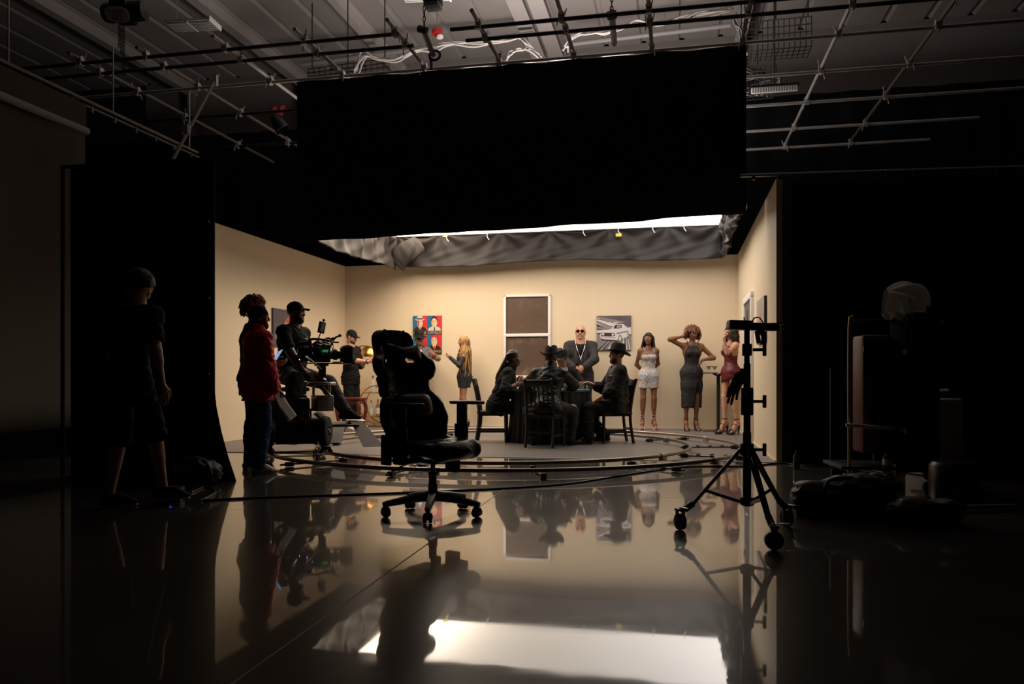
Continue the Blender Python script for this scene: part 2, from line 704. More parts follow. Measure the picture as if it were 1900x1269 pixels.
def bag(u, v):
    an = 2 * PI * u
    k = math.sin(PI * min(1, v * 0.9 + 0.1)) ** 0.6
    r = 0.20 * k * (1 + 0.16 * math.sin(an * 5 + v * 4) + 0.08 * math.sin(an * 9 - v * 7)) * (1.0 - 0.25 * v) + 0.01
    return (-HW + 0.20 + r * (1.5 * math.cos(an) + 0.5 * v), HD - 0.14 + 0.5 * r * math.sin(an), -0.12 - 0.46 * v + 0.08 * math.cos(an))


mb.grid(bag, 36, 14, M_skirt, closed_u=True)
mb.build('gathered_corner', soft, 180)
M_tape = mat('yellow_tape', (0.75, 0.50, 0.03), 0.5)
M_tie = mat('white_tie_tape', (0.75, 0.70, 0.66), 0.6)
for (px, py, ww) in ((708, 473, 0.11), (826, 437, 0.08), (1148, 436, 0.10)):
    p = on_back(px, py, 0.56)
    t = MB()
    lp = Matrix.Rotation(-SET_A, 3, 'Z') @ (p - soft.location)
    t.box(lp, (ww, 0.006, 0.05), M_tape)
    t.build('tape_label', soft)
for px in (905, 1083, 1148, 1212, 830, 1270):
    p = on_back(px, 428 - (px - 900) * 0.045, 0.54)
    lp = Matrix.Rotation(-SET_A, 3, 'Z') @ (p - soft.location)
    t = MB()
    t.tube(bez([lp + Vector((0, 0, 0.06)), lp + Vector((0.02, -0.03, 0)), lp + Vector((-0.01, -0.02, -0.1)), lp + Vector((0.03, -0.02, -0.17))], 4), 0.007, M_tie, 5)
    t.build('tie_tape', soft)

# the black drape hung in front of the softbox from the pipe above
DZ0, DZ1 = 2.765, 4.965
drape = MB()


def dr(u, v):
    a = SA1 + 0.02 + (0.22 - (SA1 + 0.02)) * u
    p = S(a, SB1 + 0.10 + 0.03 * math.sin(u * 23) * (1 - v) + 0.015 * math.sin(u * 61 + 1))
    z = DZ0 + 0.15 * u * (1 - v) + (DZ1 - DZ0) * v + (1 - v) * (0.006 * math.sin(u * 7 + 0.5) + 0.004 * math.sin(u * 31))
    if v > 0.99:
        z += 0.006 * math.sin(u * 40)
    return (p.x, p.y, z)


drape.grid(dr, 90, 14, M_black)
dro = drape.build('black_drape', None, 180, solid=0.01)
tag(dro, 'wide black cloth drape hanging from the pipe grid in front of the overhead light', 'drape')

# spill of the fixtures above the silk, up towards the roof
spl = bpy.data.lights.new('lamp_spill', 'AREA')
spl.shape = 'DISK'
spl.size = 2.2
spl.spread = math.radians(160)
spl.energy = 215
spl.color = (1.0, 0.90, 0.84)
splo = bpy.data.objects.new('lamp_spill', spl)
C.objects.link(splo)
splo.location = S(2.9, 2.2, 3.75)
splo.rotation_euler = (PI - 0.0, math.radians(0), 0)
# ---------------------------------------------------------------- smooth bodies: distance fields turned into one surface
def V3(x, y=None, z=None):
    return np.array([x, y, z], float) if y is not None else np.array(x, float)


def cone(a, b, ra, rb=None, k=0.03):
    return ('c', V3(a), V3(b), ra, ra if rb is None else rb, k)


def ell(c, r, R=None, k=0.03):
    return ('e', V3(c), V3(r), R, k)


def field_mesh(prims, h, clips=(), cuts=(), pad=0.03):
    """prims: smooth union; clips: (point, normal) keep the side the normal points away from; cuts: primitives taken away"""
    lo = np.full(3, 1e9)
    hi = -lo
    for p in prims:
        if p[0] == 'c':
            for q, r in ((p[1], p[3]), (p[2], p[4])):
                lo = np.minimum(lo, q - r)
                hi = np.maximum(hi, q + r)
        else:
            r = np.max(p[2])
            lo = np.minimum(lo, p[1] - r)
            hi = np.maximum(hi, p[1] + r)
    lo -= pad
    hi += pad
    n = np.ceil((hi - lo) / h).astype(int) + 1
    f = np.full(n, 0.5, np.float32)
    ax = [lo[i] + h * np.arange(n[i]) for i in range(3)]

    def dist(p, X, Y, Z):
        if p[0] == 'c':
            a, b, ra, rb = p[1:5]
            d = b - a
            L2 = max(float(d @ d), 1e-9)
            t = ((X - a[0]) * d[0] + (Y - a[1]) * d[1] + (Z - a[2]) * d[2]) / L2
            t = np.clip(t, 0, 1)
            return np.sqrt((X - a[0] - t * d[0]) ** 2 + (Y - a[1] - t * d[1]) ** 2 + (Z - a[2] - t * d[2]) ** 2) - (ra + (rb - ra) * t)
        c, r, R = p[1], p[2], p[3]
        x, y, z = X - c[0], Y - c[1], Z - c[2]
        if R is not None:
            x, y, z = [R[i][0] * x + R[i][1] * y + R[i][2] * z for i in range(3)]
        k0 = np.sqrt((x / r[0]) ** 2 + (y / r[1]) ** 2 + (z / r[2]) ** 2)
        k1 = np.sqrt((x / r[0] ** 2) ** 2 + (y / r[1] ** 2) ** 2 + (z / r[2] ** 2) ** 2)
        return k0 * (k0 - 1) / np.maximum(k1, 1e-6)

    def window(p, m):
        if p[0] == 'c':
            l = np.minimum(p[1] - p[3], p[2] - p[4]) - m
            u = np.maximum(p[1] + p[3], p[2] + p[4]) + m
        else:
            rr = np.max(p[2]) if p[3] is not None else p[2]
            l, u = p[1] - rr - m, p[1] + rr + m
        i0 = np.clip(np.floor((l - lo) / h).astype(int), 0, n)
        i1 = np.clip(np.ceil((u - lo) / h).astype(int) + 1, 0, n)
        return tuple(slice(i0[i], i1[i]) for i in range(3))

    for p in prims:
        k = p[-1]
        w_ = window(p, k + 3 * h)
        if any(s.stop <= s.start for s in w_):
            continue
        d = dist(p, ax[0][w_[0]][:, None, None], ax[1][w_[1]][None, :, None], ax[2][w_[2]][None, None, :]).astype(np.float32)
        g = f[w_]
        q = np.maximum(k - np.abs(g - d), 0) / k
        f[w_] = np.minimum(g, d) - q * q * k * 0.25
    X, Y, Z = ax[0][:, None, None], ax[1][None, :, None], ax[2][None, None, :]
    for p in cuts:
        w_ = window(p, 0.03)
        if any(s.stop <= s.start for s in w_):
            continue
        d = dist(p, ax[0][w_[0]][:, None, None], ax[1][w_[1]][None, :, None], ax[2][w_[2]][None, None, :])
        f[w_] = np.maximum(f[w_], -d)
    for (pt, nn) in clips:
        nn = V3(nn) / np.linalg.norm(V3(nn))
        f = np.maximum(f, (X - pt[0]) * nn[0] + (Y - pt[1]) * nn[1] + (Z - pt[2]) * nn[2])
    f[0], f[-1], f[:, 0], f[:, -1], f[:, :, 0], f[:, :, -1] = .5, .5, .5, .5, .5, .5
    neg = f < 0
    cnt = np.zeros(np.array(n) - 1, np.int8)
    for dx in (0, 1):
        for dy in (0, 1):
            for dz in (0, 1):
                cnt += neg[dx:n[0] - 1 + dx, dy:n[1] - 1 + dy, dz:n[2] - 1 + dz]
    act = (cnt > 0) & (cnt < 8)
    I = np.argwhere(act)
    if len(I) == 0:
        return [], []
    idx = np.full(act.shape, -1, np.int32)
    idx[act] = np.arange(len(I))
    acc = np.zeros((len(I), 3))
    num = np.zeros(len(I))
    cor = [(0, 0, 0), (1, 0, 0), (0, 1, 0), (1, 1, 0), (0, 0, 1), (1, 0, 1), (0, 1, 1), (1, 1, 1)]
    val = [f[I[:, 0] + c[0], I[:, 1] + c[1], I[:, 2] + c[2]] for c in cor]
    for a, b in ((0, 1), (2, 3), (4, 5), (6, 7), (0, 2), (1, 3), (4, 6), (5, 7), (0, 4), (1, 5), (2, 6), (3, 7)):
        m = (val[a] < 0) != (val[b] < 0)
        t = np.where(m, val[a] / np.where(m, val[a] - val[b], 1), 0)
        ca, cb = np.array(cor[a], float), np.array(cor[b], float)
        acc += np.where(m[:, None], ca + t[:, None] * (cb - ca), 0)
        num += m
    vs = lo + h * (I + acc / num[:, None])
    quads = []
    for axis in range(3):
        sl0 = [slice(None)] * 3
        sl1 = [slice(None)] * 3
        sl0[axis] = slice(0, n[axis] - 1)
        sl1[axis] = slice(1, n[axis])
        a, b = neg[tuple(sl0)], neg[tuple(sl1)]
        E = np.argwhere(a != b)
        s = a[E[:, 0], E[:, 1], E[:, 2]]
        u, v = [(1, 2), (2, 0), (0, 1)][axis]
        ok = (E[:, u] > 0) & (E[:, v] > 0) & (E[:, u] < n[u] - 1) & (E[:, v] < n[v] - 1)
        E, s = E[ok], s[ok]

        def at(du, dv):
            e = E.copy()
            e[:, u] += du
            e[:, v] += dv
            return idx[e[:, 0], e[:, 1], e[:, 2]]
        q = np.stack([at(-1, -1), at(0, -1), at(0, 0), at(-1, 0)], 1)
        q[~s] = q[~s][:, ::-1]
        quads.append(q)
    return vs, np.concatenate(quads)


from mathutils import noise as mnoise


def add_field(mb, prims, h, m, clips=(), cuts=(), wr=0.0, wf=7.0, wz=0.5):
    vs, q = field_mesh(prims, h, clips, cuts)
    if len(vs) == 0:
        return
    if wr:
        vs = np.array(vs)
        cen = vs.mean(0)
        for i, v in enumerate(vs):
            qa = Vector((v[0] * wf, v[1] * wf, v[2] * wf * wz))
            nv = mnoise.noise_vector(qa)
            q2 = Vector((v[0] * wf * 1.3 + 0.8 * nv[0], v[1] * wf * 1.3 + 0.8 * nv[1], v[2] * wf * 2.6 + nv[2] * 1.5))
            rg = 0.5 - abs(mnoise.noise(q2)) * 2.2
            cc = v - cen
            cc[2] *= 0.15
            vs[i] = v + np.array(nv) * wr * 0.7 + cc / (np.linalg.norm(cc) + 1e-6) * rg * wr * 0.9
    mb.add([tuple(v) for v in vs], [tuple(int(i) for i in f) for f in q], m)


def rotm(yaw=0, pitch=0, roll=0):
    return np.array(Matrix.Rotation(yaw, 3, 'Z') @ Matrix.Rotation(pitch, 3, 'X') @ Matrix.Rotation(roll, 3, 'Y'))


def unit(v):
    v = V3(v)
    return v / max(np.linalg.norm(v), 1e-9)


def ik(a, t, l1, l2, pole):
    d = t - a
    L = np.linalg.norm(d)
    if L > (l1 + l2) * 0.995:
        t = a + d / L * (l1 + l2) * 0.995
        d = t - a
        L = np.linalg.norm(d)
    u = d / L
    x = (l1 * l1 - l2 * l2 + L * L) / (2 * L)
    y = math.sqrt(max(l1 * l1 - x * x, 0))
    p = V3(pole)
    p = p - u * (p @ u)
    return a + u * x + unit(p) * y, t


SKIN = {
    'deep': mat('skin_deep', (0.13, 0.058, 0.034), 0.42, spec=0.4, noise=0.12, nscale=30),
    'brown': mat('skin_brown', (0.20, 0.085, 0.043), 0.42, spec=0.4, noise=0.10, nscale=30),
    'tan': mat('skin_tan', (0.36, 0.17, 0.10), 0.45, spec=0.4, noise=0.10, nscale=30),
    'light': mat('skin_light', (0.55, 0.29, 0.19), 0.45, spec=0.4, noise=0.10, nscale=30),
}
M_eye = mat('eye_white', (0.7, 0.66, 0.62), 0.2)
M_iris = mat('eye_dark', (0.015, 0.01, 0.008), 0.15)
M_lip = {'deep': mat('lip_deep', (0.12, 0.04, 0.035), 0.4), 'brown': mat('lip_brown', (0.25, 0.08, 0.06), 0.4),
         'tan': mat('lip_tan', (0.36, 0.13, 0.10), 0.4), 'light': mat('lip_light', (0.48, 0.17, 0.14), 0.4)}


class Person:
    """One figure: local -y is forward, +x its left, z up; root at the floor between the feet."""

    def __init__(s, label, loc, rotz, H, skin, sex='m', build=1.0, pelvis=None, spine=None, yaw=0.0, head=(0, 0, 0),
                 hands=None, feet=None, heel=0.0, bare_feet=False, belly=1.0, lips=True, neck=1.0, hscale=1.0):
        s.root = thing('person', label, 'person', loc, rotz)
        s.skin, s.sex, s.B = skin, sex, build
        s.k = k = (H - 0.0) / 1.75
        f = sex == 'f'
        s.f = f
        J = s.J = {}
        J['P'] = V3(pelvis) if pelvis is not None else V3(0, 0, 0.93 * k + heel)
        sp = V3(spine) if spine is not None else V3(0, 0.0, 1)
        up = s.up = unit(sp)
        s.yaw = yaw
        lat0 = V3(math.cos(yaw), math.sin(yaw), 0)
        lat = s.lat = unit(lat0 - up * (lat0 @ up))
        fwd = s.fwd = unit(np.cross(lat, up))
        s.RT = np.stack([lat, -fwd, up])          # rows: local axes of the trunk
        J['N'] = J['P'] + up * 0.535 * k
        J['Ch'] = J['P'] + up * 0.36 * k
        J['W'] = J['P'] + up * 0.17 * k
        sw = (0.158 if f else 0.190) * k * (0.5 + 0.5 * build)
        hw = (0.098 if f else 0.092) * k
        Rh = s.Rh = rotm(*head)
        J['H'] = J['N'] + up * 0.06 * k + unit(up * 0.6 + V3(0, 0, 1) * 0.4 + fwd * 0.12) * 0.115 * k
        s.hk = k * (0.97 if f else 1.0) * hscale
        feet = feet or {}
        hands = hands or {}
        s.hand = {}
        s.foot = {}
        for side, sg in (('L', 1), ('R', -1)):
            J['S' + side] = J['N'] + lat * sg * sw - up * 0.055 * k
            J['I' + side] = J['P'] + lat * sg * hw * (0.6 + 0.4 * build)
            t, pole, d, n, curl = hands.get(side, (J['S' + side] + V3(sg * 0.10, -0.04, -0.535 * k), (sg * 0.3, 1, 0), None, None, 0.35))
            J['E' + side], J['A' + side] = ik(J['S' + side], V3(t), 0.295 * k, 0.255 * k, pole)
            fd = unit(J['A' + side] - J['E' + side])
            d = unit(d) if d is not None else fd
            n = V3(n) if n is not None else V3(-sg, 0, 0)
            n = unit(n - d * (n @ d))
            s.hand[side] = (d, n, curl)
            ft, kp, fy = feet.get(side, (V3(sg * 0.105, 0.03, 0.0), (0, -1, 0), sg * 0.15))
            an = V3(ft) + V3(0, 0, 0.085 * k + heel)
            J['K' + side], J['F' + side] = ik(J['I' + side], an, 0.428 * k, 0.420 * k, kp)
            s.foot[side] = fy
        s.heel = heel
        s.bare = bare_feet
        s.belly = belly
        s.neck = neck
        s.eyes = True
        s.make_body()

    # --- groups of primitives, grown by an offset for clothes
    def trunk(s, o=0.0, bust=True, shoulders=True):
        J, k, f, B = s.J, s.k, s.f, s.B
        R = s.RT
        up, fw, lt = s.up, s.fwd, s.lat
        bl = s.belly
        pr = []
        if f:
            pr += [ell(J['P'] + up * 0.015 * k, V3(0.168 * B, 0.115 * B, 0.125) * k + o, R, 0.05),
                   ell(J['P'] - fw * 0.05 * k - up * 0.02 * k + lt * 0.065 * k, V3(0.085 * B, 0.085, 0.09) * k + o, R, 0.05),
                   ell(J['P'] - fw * 0.05 * k - up * 0.02 * k - lt * 0.065 * k, V3(0.085 * B, 0.085, 0.09) * k + o, R, 0.05),
                   ell(J['W'] + up * 0.01 * k, V3(0.118 * bl, 0.086 * bl, 0.15) * k + o, R, 0.06),
                   ell(J['Ch'] + up * 0.005 * k, V3(0.137 * B, 0.098, 0.155) * k + o, R, 0.06)]
            if bust:
                for sg in (1, -1):
                    pr.append(ell(J['Ch'] + fw * 0.075 * k + lt * sg * 0.066 * k + up * 0.005 * k, V3(0.062, 0.058, 0.06) * k + o, R, 0.035))
        else:
            pr += [ell(J['P'] + up * 0.01 * k, V3(0.158 * B, 0.118 * B, 0.12) * k + o, R, 0.05),
                   ell(J['P'] - fw * 0.045 * k - up * 0.02 * k, V3(0.13 * B, 0.085 * B, 0.09) * k + o, R, 0.05),
                   ell(J['W'] + up * 0.0 * k + fw * 0.02 * (bl - 1) * 3 * k, V3(0.146 * B * (0.5 + .5 * bl), 0.108 * bl * B, 0.16) * k + o, R, 0.06),
                   ell(J['Ch'] + up * 0.01 * k, V3(0.168 * B, 0.116 * B, 0.165) * k + o, R, 0.06)]
        for sg, sd in ((1, 'L'), (-1, 'R')) if shoulders else ():
            pr.append(cone(J['N'] - up * 0.015 * k - fw * 0.01, J['S' + sd], (0.047 if f else 0.058) * k * (0.6 + .4 * B) + o, (0.042 if f else 0.053) * k * (0.5 + .5 * B) + o * 0.8, 0.05))
            pr.append(cone(J['Ch'] + lt * sg * 0.09 * k * B, J['S' + sd] - lt * sg * 0.02 * k, 0.07 * k + o, (0.046 if f else 0.055) * k + o * 0.8, 0.06))
        return pr

    def arm(s, sd, o=0.0, frac=2.0, loose=0.0):
        J, k, f = s.J, s.k, s.f
        B = 0.35 + 0.65 * s.B
        r0, r1, r2 = [(x * k * B) for x in ((0.043, 0.035, 0.023) if f else (0.050, 0.041, 0.028))]
        A, E, W = J['S' + sd], J['E' + sd], J['A' + sd]
        t = min(frac, 1.0)
        pr = [cone(A, A + (E - A) * t, r0 + o, (r0 + (r1 - r0) * t) + o + loose * t, 0.03)]
        if frac > 1.0:
            t = frac - 1
            m = E + (W - E) * 0.3
            pr += [cone(E, E + (W - E) * t, r1 + o + loose, (r1 + (r2 - r1) * t) + o + loose, 0.025)]
            if frac > 1.35:
                pr += [cone(E, m, r1 * 0.95 + o + loose, r1 * 1.02 + o + loose, 0.02)]
        return pr

    def leg(s, sd, o=0.0, frac=2.0, loose=0.0, flare=0.0):
        J, k, f = s.J, s.k, s.f
        B = 0.35 + 0.65 * s.B
        r0, r1, r2 = [(x * k * B) for x in ((0.084, 0.051, 0.034) if f else (0.088, 0.056, 0.040))]
        A, E, W = J['I' + sd], J['K' + sd], J['F' + sd]
        t = min(frac, 1.0)
        pr = [cone(A, A + (E - A) * t, r0 + o, (r0 + (r1 - r0) * t) + o + loose * t, 0.04)]
        if frac > 1.0:
            t = frac - 1
            pr.append(cone(E, E + (W - E) * t, r1 + o + loose, r1 + (r2 - r1) * t + o + loose + flare, 0.03))
            if frac > 1.4 and not flare:
                # calf bulges to the back of the shin
                sh = unit(W - E)
                bk = unit(A - E)
                bk = unit(-(bk - sh * (bk @ sh)) + V3(0, 0.35, 0))
                c = E + (W - E) * 0.28 + V3(0, 0.016, 0) * k
                pr.append(cone(c - sh * 0.05 * k, c + sh * 0.07 * k, r1 * 0.98 + o + loose, r1 * 0.85 + o + loose, 0.04))
        return pr

    def footprims(s, sd, o=0.0):
        k = s.k
        a = s.J['F' + sd]
        y = s.foot[sd]
        d = V3(math.sin(y), -math.cos(y), 0)
        sdv = V3(math.cos(y), math.sin(y), 0)
        g = a[2] - 0.085 * k - s.heel if True else 0
        hp = a - d * 0.035 * k
        hp[2] = g + s.heel + 0.035 * k
        ball = a + d * (0.105 if s.heel else 0.12) * k
        pl = s.plat if hasattr(s, 'plat') else 0.0
        ball[2] = g + 0.026 * k + pl
        toe = ball + d * 0.055 * k
        toe[2] = g + 0.016 * k + pl
        pr = [cone(a, hp, 0.036 * k + o, 0.032 * k + o, 0.02), cone(a, (a + ball) / 2 + V3(0, 0, 0.008), 0.034 * k + o, 0.034 * k + o, 0.02),
              cone(hp, ball, 0.03 * k + o, 0.03 * k + o, 0.02), cone((a + ball) / 2, ball, 0.033 * k + o, 0.027 * k + o, 0.02),
              cone(ball + sdv * 0.018 * k, toe + sdv * 0.012 * k, 0.022 * k + o, 0.014 * k + o, 0.01), cone(ball - sdv * 0.018 * k, toe - sdv * 0.016 * k, 0.022 * k + o, 0.012 * k + o, 0.01)]
        return pr, (a, hp, ball, toe, d, sdv, g)

    def headpt(s, x, y, z):
        return s.J['H'] + s.Rh @ (V3(x, y, z) * s.hk)

    def he(s, c, r, k=0.02, o=0.0):
        return ell(s.headpt(*c), V3(r) * s.hk + o, [list(x) for x in s.Rh.T], k)

    def hc(s, a, b, ra, rb, k=0.015):
        return cone(s.headpt(*a), s.headpt(*b), ra * s.hk, rb * s.hk, k)

    def skull(s, o=0.0):
        return [s.he((0, 0.014, 0.03), (0.074, 0.093, 0.088), o=o), s.he((0, -0.008, 0.0), (0.070, 0.078, 0.085), o=o)]

    def make_body(s):
        J, k, f = s.J, s.k, s.f
        b = MB()
        m = SKIN[s.skin]
        pr = s.trunk(-0.004)
        for sd in 'LR':
            pr += s.arm(sd) + s.leg(sd, -0.003)
            if s.bare:
                pr += s.footprims(sd)[0]
        pr.append(cone(J['N'] - s.up * 0.02, J['H'] - s.up * 0.03 * k, (0.047 if f else 0.062) * k * s.neck, (0.044 if f else 0.056) * k * s.neck, 0.03))
        add_field(b, pr, 0.011, m)
        hp = s.skull() + [
            s.he((0, -0.030, -0.045), (0.055 if f else 0.060, 0.058, 0.072)), s.he((0, -0.062, -0.092), (0.026, 0.022, 0.020)),
            s.hc((0, -0.086, 0.018), (0, -0.103, -0.022), 0.010, 0.013), s.hc((0.012, -0.092, -0.026), (-0.012, -0.092, -0.026), 0.010, 0.010, 0.01),
            s.he((0, -0.076, 0.030), (0.050, 0.018, 0.012), 0.012), s.hc((0.04, -0.06, -0.02), (0.03, -0.07, -0.05), 0.022, 0.018),
            s.hc((-0.04, -0.06, -0.02), (-0.03, -0.07, -0.05), 0.022, 0.018),
            s.he((0.074, 0.005, -0.008), (0.010, 0.020, 0.032), 0.008), s.he((-0.074, 0.005, -0.008), (0.010, 0.020, 0.032), 0.008),
            cone(J['N'] + s.up * 0.02 * k, s.headpt(0, 0.012, -0.07), (0.046 if f else 0.060) * k * s.neck, (0.043 if f else 0.055) * k * s.neck, 0.03)]
        cuts = [s.he((0.031, -0.096, 0.010), (0.017, 0.016, 0.010)), s.he((-0.031, -0.096, 0.010), (0.017, 0.016, 0.010))]
        add_field(b, hp, 0.0055, m, cuts=cuts)
        for sg in (1, -1):
            e = s.headpt(sg * 0.031, -0.074, 0.010)
            b.ball(e, 0.0135 * s.hk, M_eye, 10, 6)
            e2 = s.headpt(sg * 0.031, -0.083, 0.010)
            b.ball(e2, 0.0065 * s.hk, M_iris, 8, 5)
            add_field(b, [s.hc((sg * 0.018, -0.0925, 0.034), (sg * 0.046, -0.083, 0.036), 0.004, 0.003, 0.005)], 0.003, M_iris)
        add_field(b, [s.hc((0.016, -0.084, -0.056), (-0.016, -0.084, -0.056), 0.006, 0.006, 0.006), s.hc((0, -0.089, -0.054), (0, -0.089, -0.062), 0.006, 0.007, 0.006)], 0.0035, M_lip[s.skin])
        for sd, sg in (('L', 1), ('R', -1)):
            d, n, curl = s.hand[sd]
            wv = J['A' + sd]
            th = np.cross(n, d) if sd == 'L' else np.cross(d, n)
            q = k * (0.90 if f else 1.0)
            hpz = []
            for i, off in enumerate((0.028, 0.010, -0.009, -0.026)):
                kn = wv + (d * (0.088 - 0.004 * abs(i - 1)) + th * off) * q
                hpz.append(cone(wv + (d * 0.01 + th * off * 0.55) * q, kn, 0.0145 * q, 0.0105 * q, 0.008))
                ln = (0.92, 1.03, 0.97, 0.78)[i]
                an = 0.15 + curl * 0.9
                p = kn
                c_ = curl * (1 + 0.08 * i)
                tot = 0.1 + c_ * 0.75
                for seg, rr in ((0.043, 0.0092), (0.027, 0.0084), (0.021, 0.0075)):
                    dirv = d * math.cos(tot) + n * math.sin(tot) + th * (0.06 * (1.5 - i)) * (1 - min(1, curl))
                    p2 = p + unit(dirv) * seg * ln * q
                    hpz.append(cone(p, p2, rr * q, rr * 0.93 * q, 0.004))
                    p = p2
                    tot += c_ * 0.85
            b0 = wv + (d * 0.022 + th * 0.022) * q
            b1 = b0 + unit(d * 0.7 + th * 0.75 + n * 0.35) * 0.042 * q
            b2 = b1 + unit(d * 0.9 + th * (0.35 - 0.4 * curl) + n * (0.25 + 0.5 * curl)) * 0.033 * q
            b3 = b2 + unit(d * 0.9 + th * (0.1 - 0.5 * curl) + n * (0.2 + 0.6 * curl)) * 0.024 * q
            hpz += [cone(b0, b1, 0.015 * q, 0.0112 * q, 0.01), cone(b1, b2, 0.0105 * q, 0.0098 * q, 0.004), cone(b2, b3, 0.0095 * q, 0.0082 * q, 0.004)]
            hpz.append(cone(wv - unit(wv - J['E' + sd]) * 0.05, wv + d * 0.012 * q, 0.026 * q, 0.024 * q, 0.012))
            add_field(b, hpz, 0.0045, m)
        s.body = b.build('body', s.root, 180)

    # --- clothes
    def garment(s, name, prims, m, clips=(), cuts=(), wr=0.008, h=0.011, wf=8.0, label=None, parent=None):
        b = MB()
        add_field(b, prims, h, m, clips, cuts, wr, wf)
        o = b.build(name, parent or s.root, 180)
        if label:
            o['label'] = label
        return o

    def neckcut(s, r=0.085, dz=0.0, dy=0.0):
        return cone(s.J['N'] + s.up * 0.03 + s.fwd * dy, s.J['H'], r * s.k, r * s.k)

    def vcut(s, depth=0.2, wtop=0.075, off=0.0):
        """open V at the front of the chest"""
        t = s.J['N'] + s.fwd * 0.14 * s.k + s.up * 0.02
        bt = s.J['N'] + s.fwd * 0.19 * s.k - s.up * depth
        return cone(t, bt, wtop * s.k, 0.008)

    def top(s, m, sleeve=0.6, o=0.011, shoulders=True, hem=-0.10, neck=0.082, wr=0.010, loose=0.008, name='shirt', cuts=(), flare=0.0, label=None):
        pr = s.trunk(o, shoulders=shoulders)
        if sleeve > 0:
            for sd in 'LR':
                pr += s.arm(sd, o, sleeve, loose)
        J = s.J
        if hem < -0.02:
            Bw = s.B
            e = J['P'] + s.up * hem * s.k
            for sg in (1, -1):
                pr.append(cone(J['P'] + s.lat * sg * 0.07 * s.k * Bw, e + s.lat * sg * 0.08 * s.k * Bw, 0.105 * s.k * Bw + o, 0.105 * s.k * Bw + o + flare, 0.06))
        return s.garment(name, pr, m, clips=[(J['P'] + s.up * hem * s.k, -s.up)], cuts=[s.neckcut(neck)] + list(cuts), wr=wr, label=label)

    def trousers(s, m, o=0.010, loose=0.010, frac=1.97, flare=0.0, wr=0.010, name='trousers', top=0.12):
        J = s.J
        pr = [p for p in s.trunk(o)[:3]]
        for sd in 'LR':
            pr += s.leg(sd, o, frac, loose, flare)
        return s.garment(name, pr, m, clips=[(J['P'] + s.up * top * s.k, s.up)], wr=wr)

    def shoes(s, m, sole=None, boot=0.0, name='shoe', label=None):
        for sd in 'LR':
            pr, (a, hp, ball, toe, d, sv, g) = s.footprims(sd, 0.011)
            top_ = a[2] + 0.01 + boot
            if boot:
                K = s.J['K' + sd]
                u = unit(K - a)
                pr.append(cone(a, a + u * boot, 0.05, 0.056, 0.03))
            pr = pr[1:] if not boot else pr
            b = MB()
            add_field(b, pr, 0.008, m, clips=[((0, 0, g + 0.016), (0, 0, -1)), ((0, 0, top_), (0, 0, 1))])
            o = b.build(name, s.root, 60)
            if label:
                o['label'] = label
            sb = MB()
            out = []
            for t in range(20):
                an = 2 * PI * t / 20
                c, si = math.cos(an), math.sin(an)
                L = 0.105 * s.k if c > 0 else 0.095 * s.k
                w_ = 0.046 if c > 0 else 0.040
                ctr = a + d * 0.055 * s.k
                p = ctr + d * (abs(c) ** 0.75 * (1 if c > 0 else -1) * (L + 0.03)) + sv * (abs(si) ** 0.8 * (1 if si > 0 else -1) * w_ * s.k)
                out.append((p[0], p[1]))
            sb.prism(out, (1, 0, 0), (0, 1, 0), (0, 0, 1), (0, 0, g), 0.024, sole or m)
            sb.build('sole', o, 50)

    def heels(s, m, plat=0.0, straps='ankle', heel_r=0.008, name='high_heel_shoe'):
        for sd in 'LR':
            pr, (a, hp, ball, toe, d, sv, g) = s.footprims(sd, 0.0)
            b = MB()
            # sole under the arched foot
            pth = [hp - d * 0.025 + V3(0, 0, -0.03), hp + d * 0.03 + V3(0, 0, -0.034), (hp + ball) / 2 + V3(0, 0, -0.034), ball + V3(0, 0, -0.024), toe + d * 0.018 + V3(0, 0, -0.012)]
            pth = bez(pth, 5)
            vs = []
            for i, p in enumerate(pth):
                t = i / (len(pth) - 1)
                w_ = (0.026 + 0.018 * math.sin(min(1, t * 1.15) * PI * 0.62)) * s.k * (1 if t < 0.9 else 0.75)
                p = np.array(p)
                for sg in (-1, 1):
                    vs.append(p + sv * sg * w_)
                for sg in (-1, 1):
                    q = p + sv * sg * w_
                    thick = 0.008 + (plat if t > 0.62 else 0)
                    q[2] = max(g + 0.001, q[2] - thick) if t < 0.62 or not plat else g + 0.001
                    vs.append(q)
            fs = []
            for i in range(len(pth) - 1):
                A = i * 4
                B = A + 4
                fs += [(A, A + 1, B + 1, B), (A + 2, B + 2, B + 3, A + 3), (A, B, B + 2, A + 2), (A + 1, A + 3, B + 3, B + 1)]
            fs += [(0, 2, 3, 1), (len(vs) - 4, len(vs) - 3, len(vs) - 1, len(vs) - 2)]
            b.add(vs, fs, m)
            hb = hp - d * 0.012
            b.tube([(hb[0], hb[1], hp[2] - 0.03), (hb[0] - d[0] * -0.008, hb[1] - d[1] * -0.008, g + 0.02), (hb[0] + d[0] * 0.012, hb[1] + d[1] * 0.012, g)], [0.022, heel_r, heel_r], m, 8)

            def ring(c, axis, ru, rv, r=0.005):
                axis = unit(axis)
                e1 = unit(sv - axis * (sv @ axis))
                e2 = np.cross(axis, e1)
                b.tube([c + e1 * math.cos(t * PI / 8) * ru + e2 * math.sin(t * PI / 8) * rv for t in range(16)], r, m, 6, closed=True)
            ring(ball + d * 0.012, d + V3(0, 0, 0.2), 0.045 * s.k, 0.031 * s.k, 0.009)
            sh = unit(s.J['K' + sd] - a)
            if straps == 'ankle':
                ring(a + sh * 0.035, sh, 0.042 * s.k, 0.042 * s.k, 0.006)
            elif straps == 'wrap':
                for q, tilt in ((0.01, 0.5), (0.05, -0.4), (0.085, 0.3)):
                    ring(a + sh * q, sh + sv * tilt, 0.044 * s.k, 0.044 * s.k, 0.004)
            elif straps == 'pump':
                pass
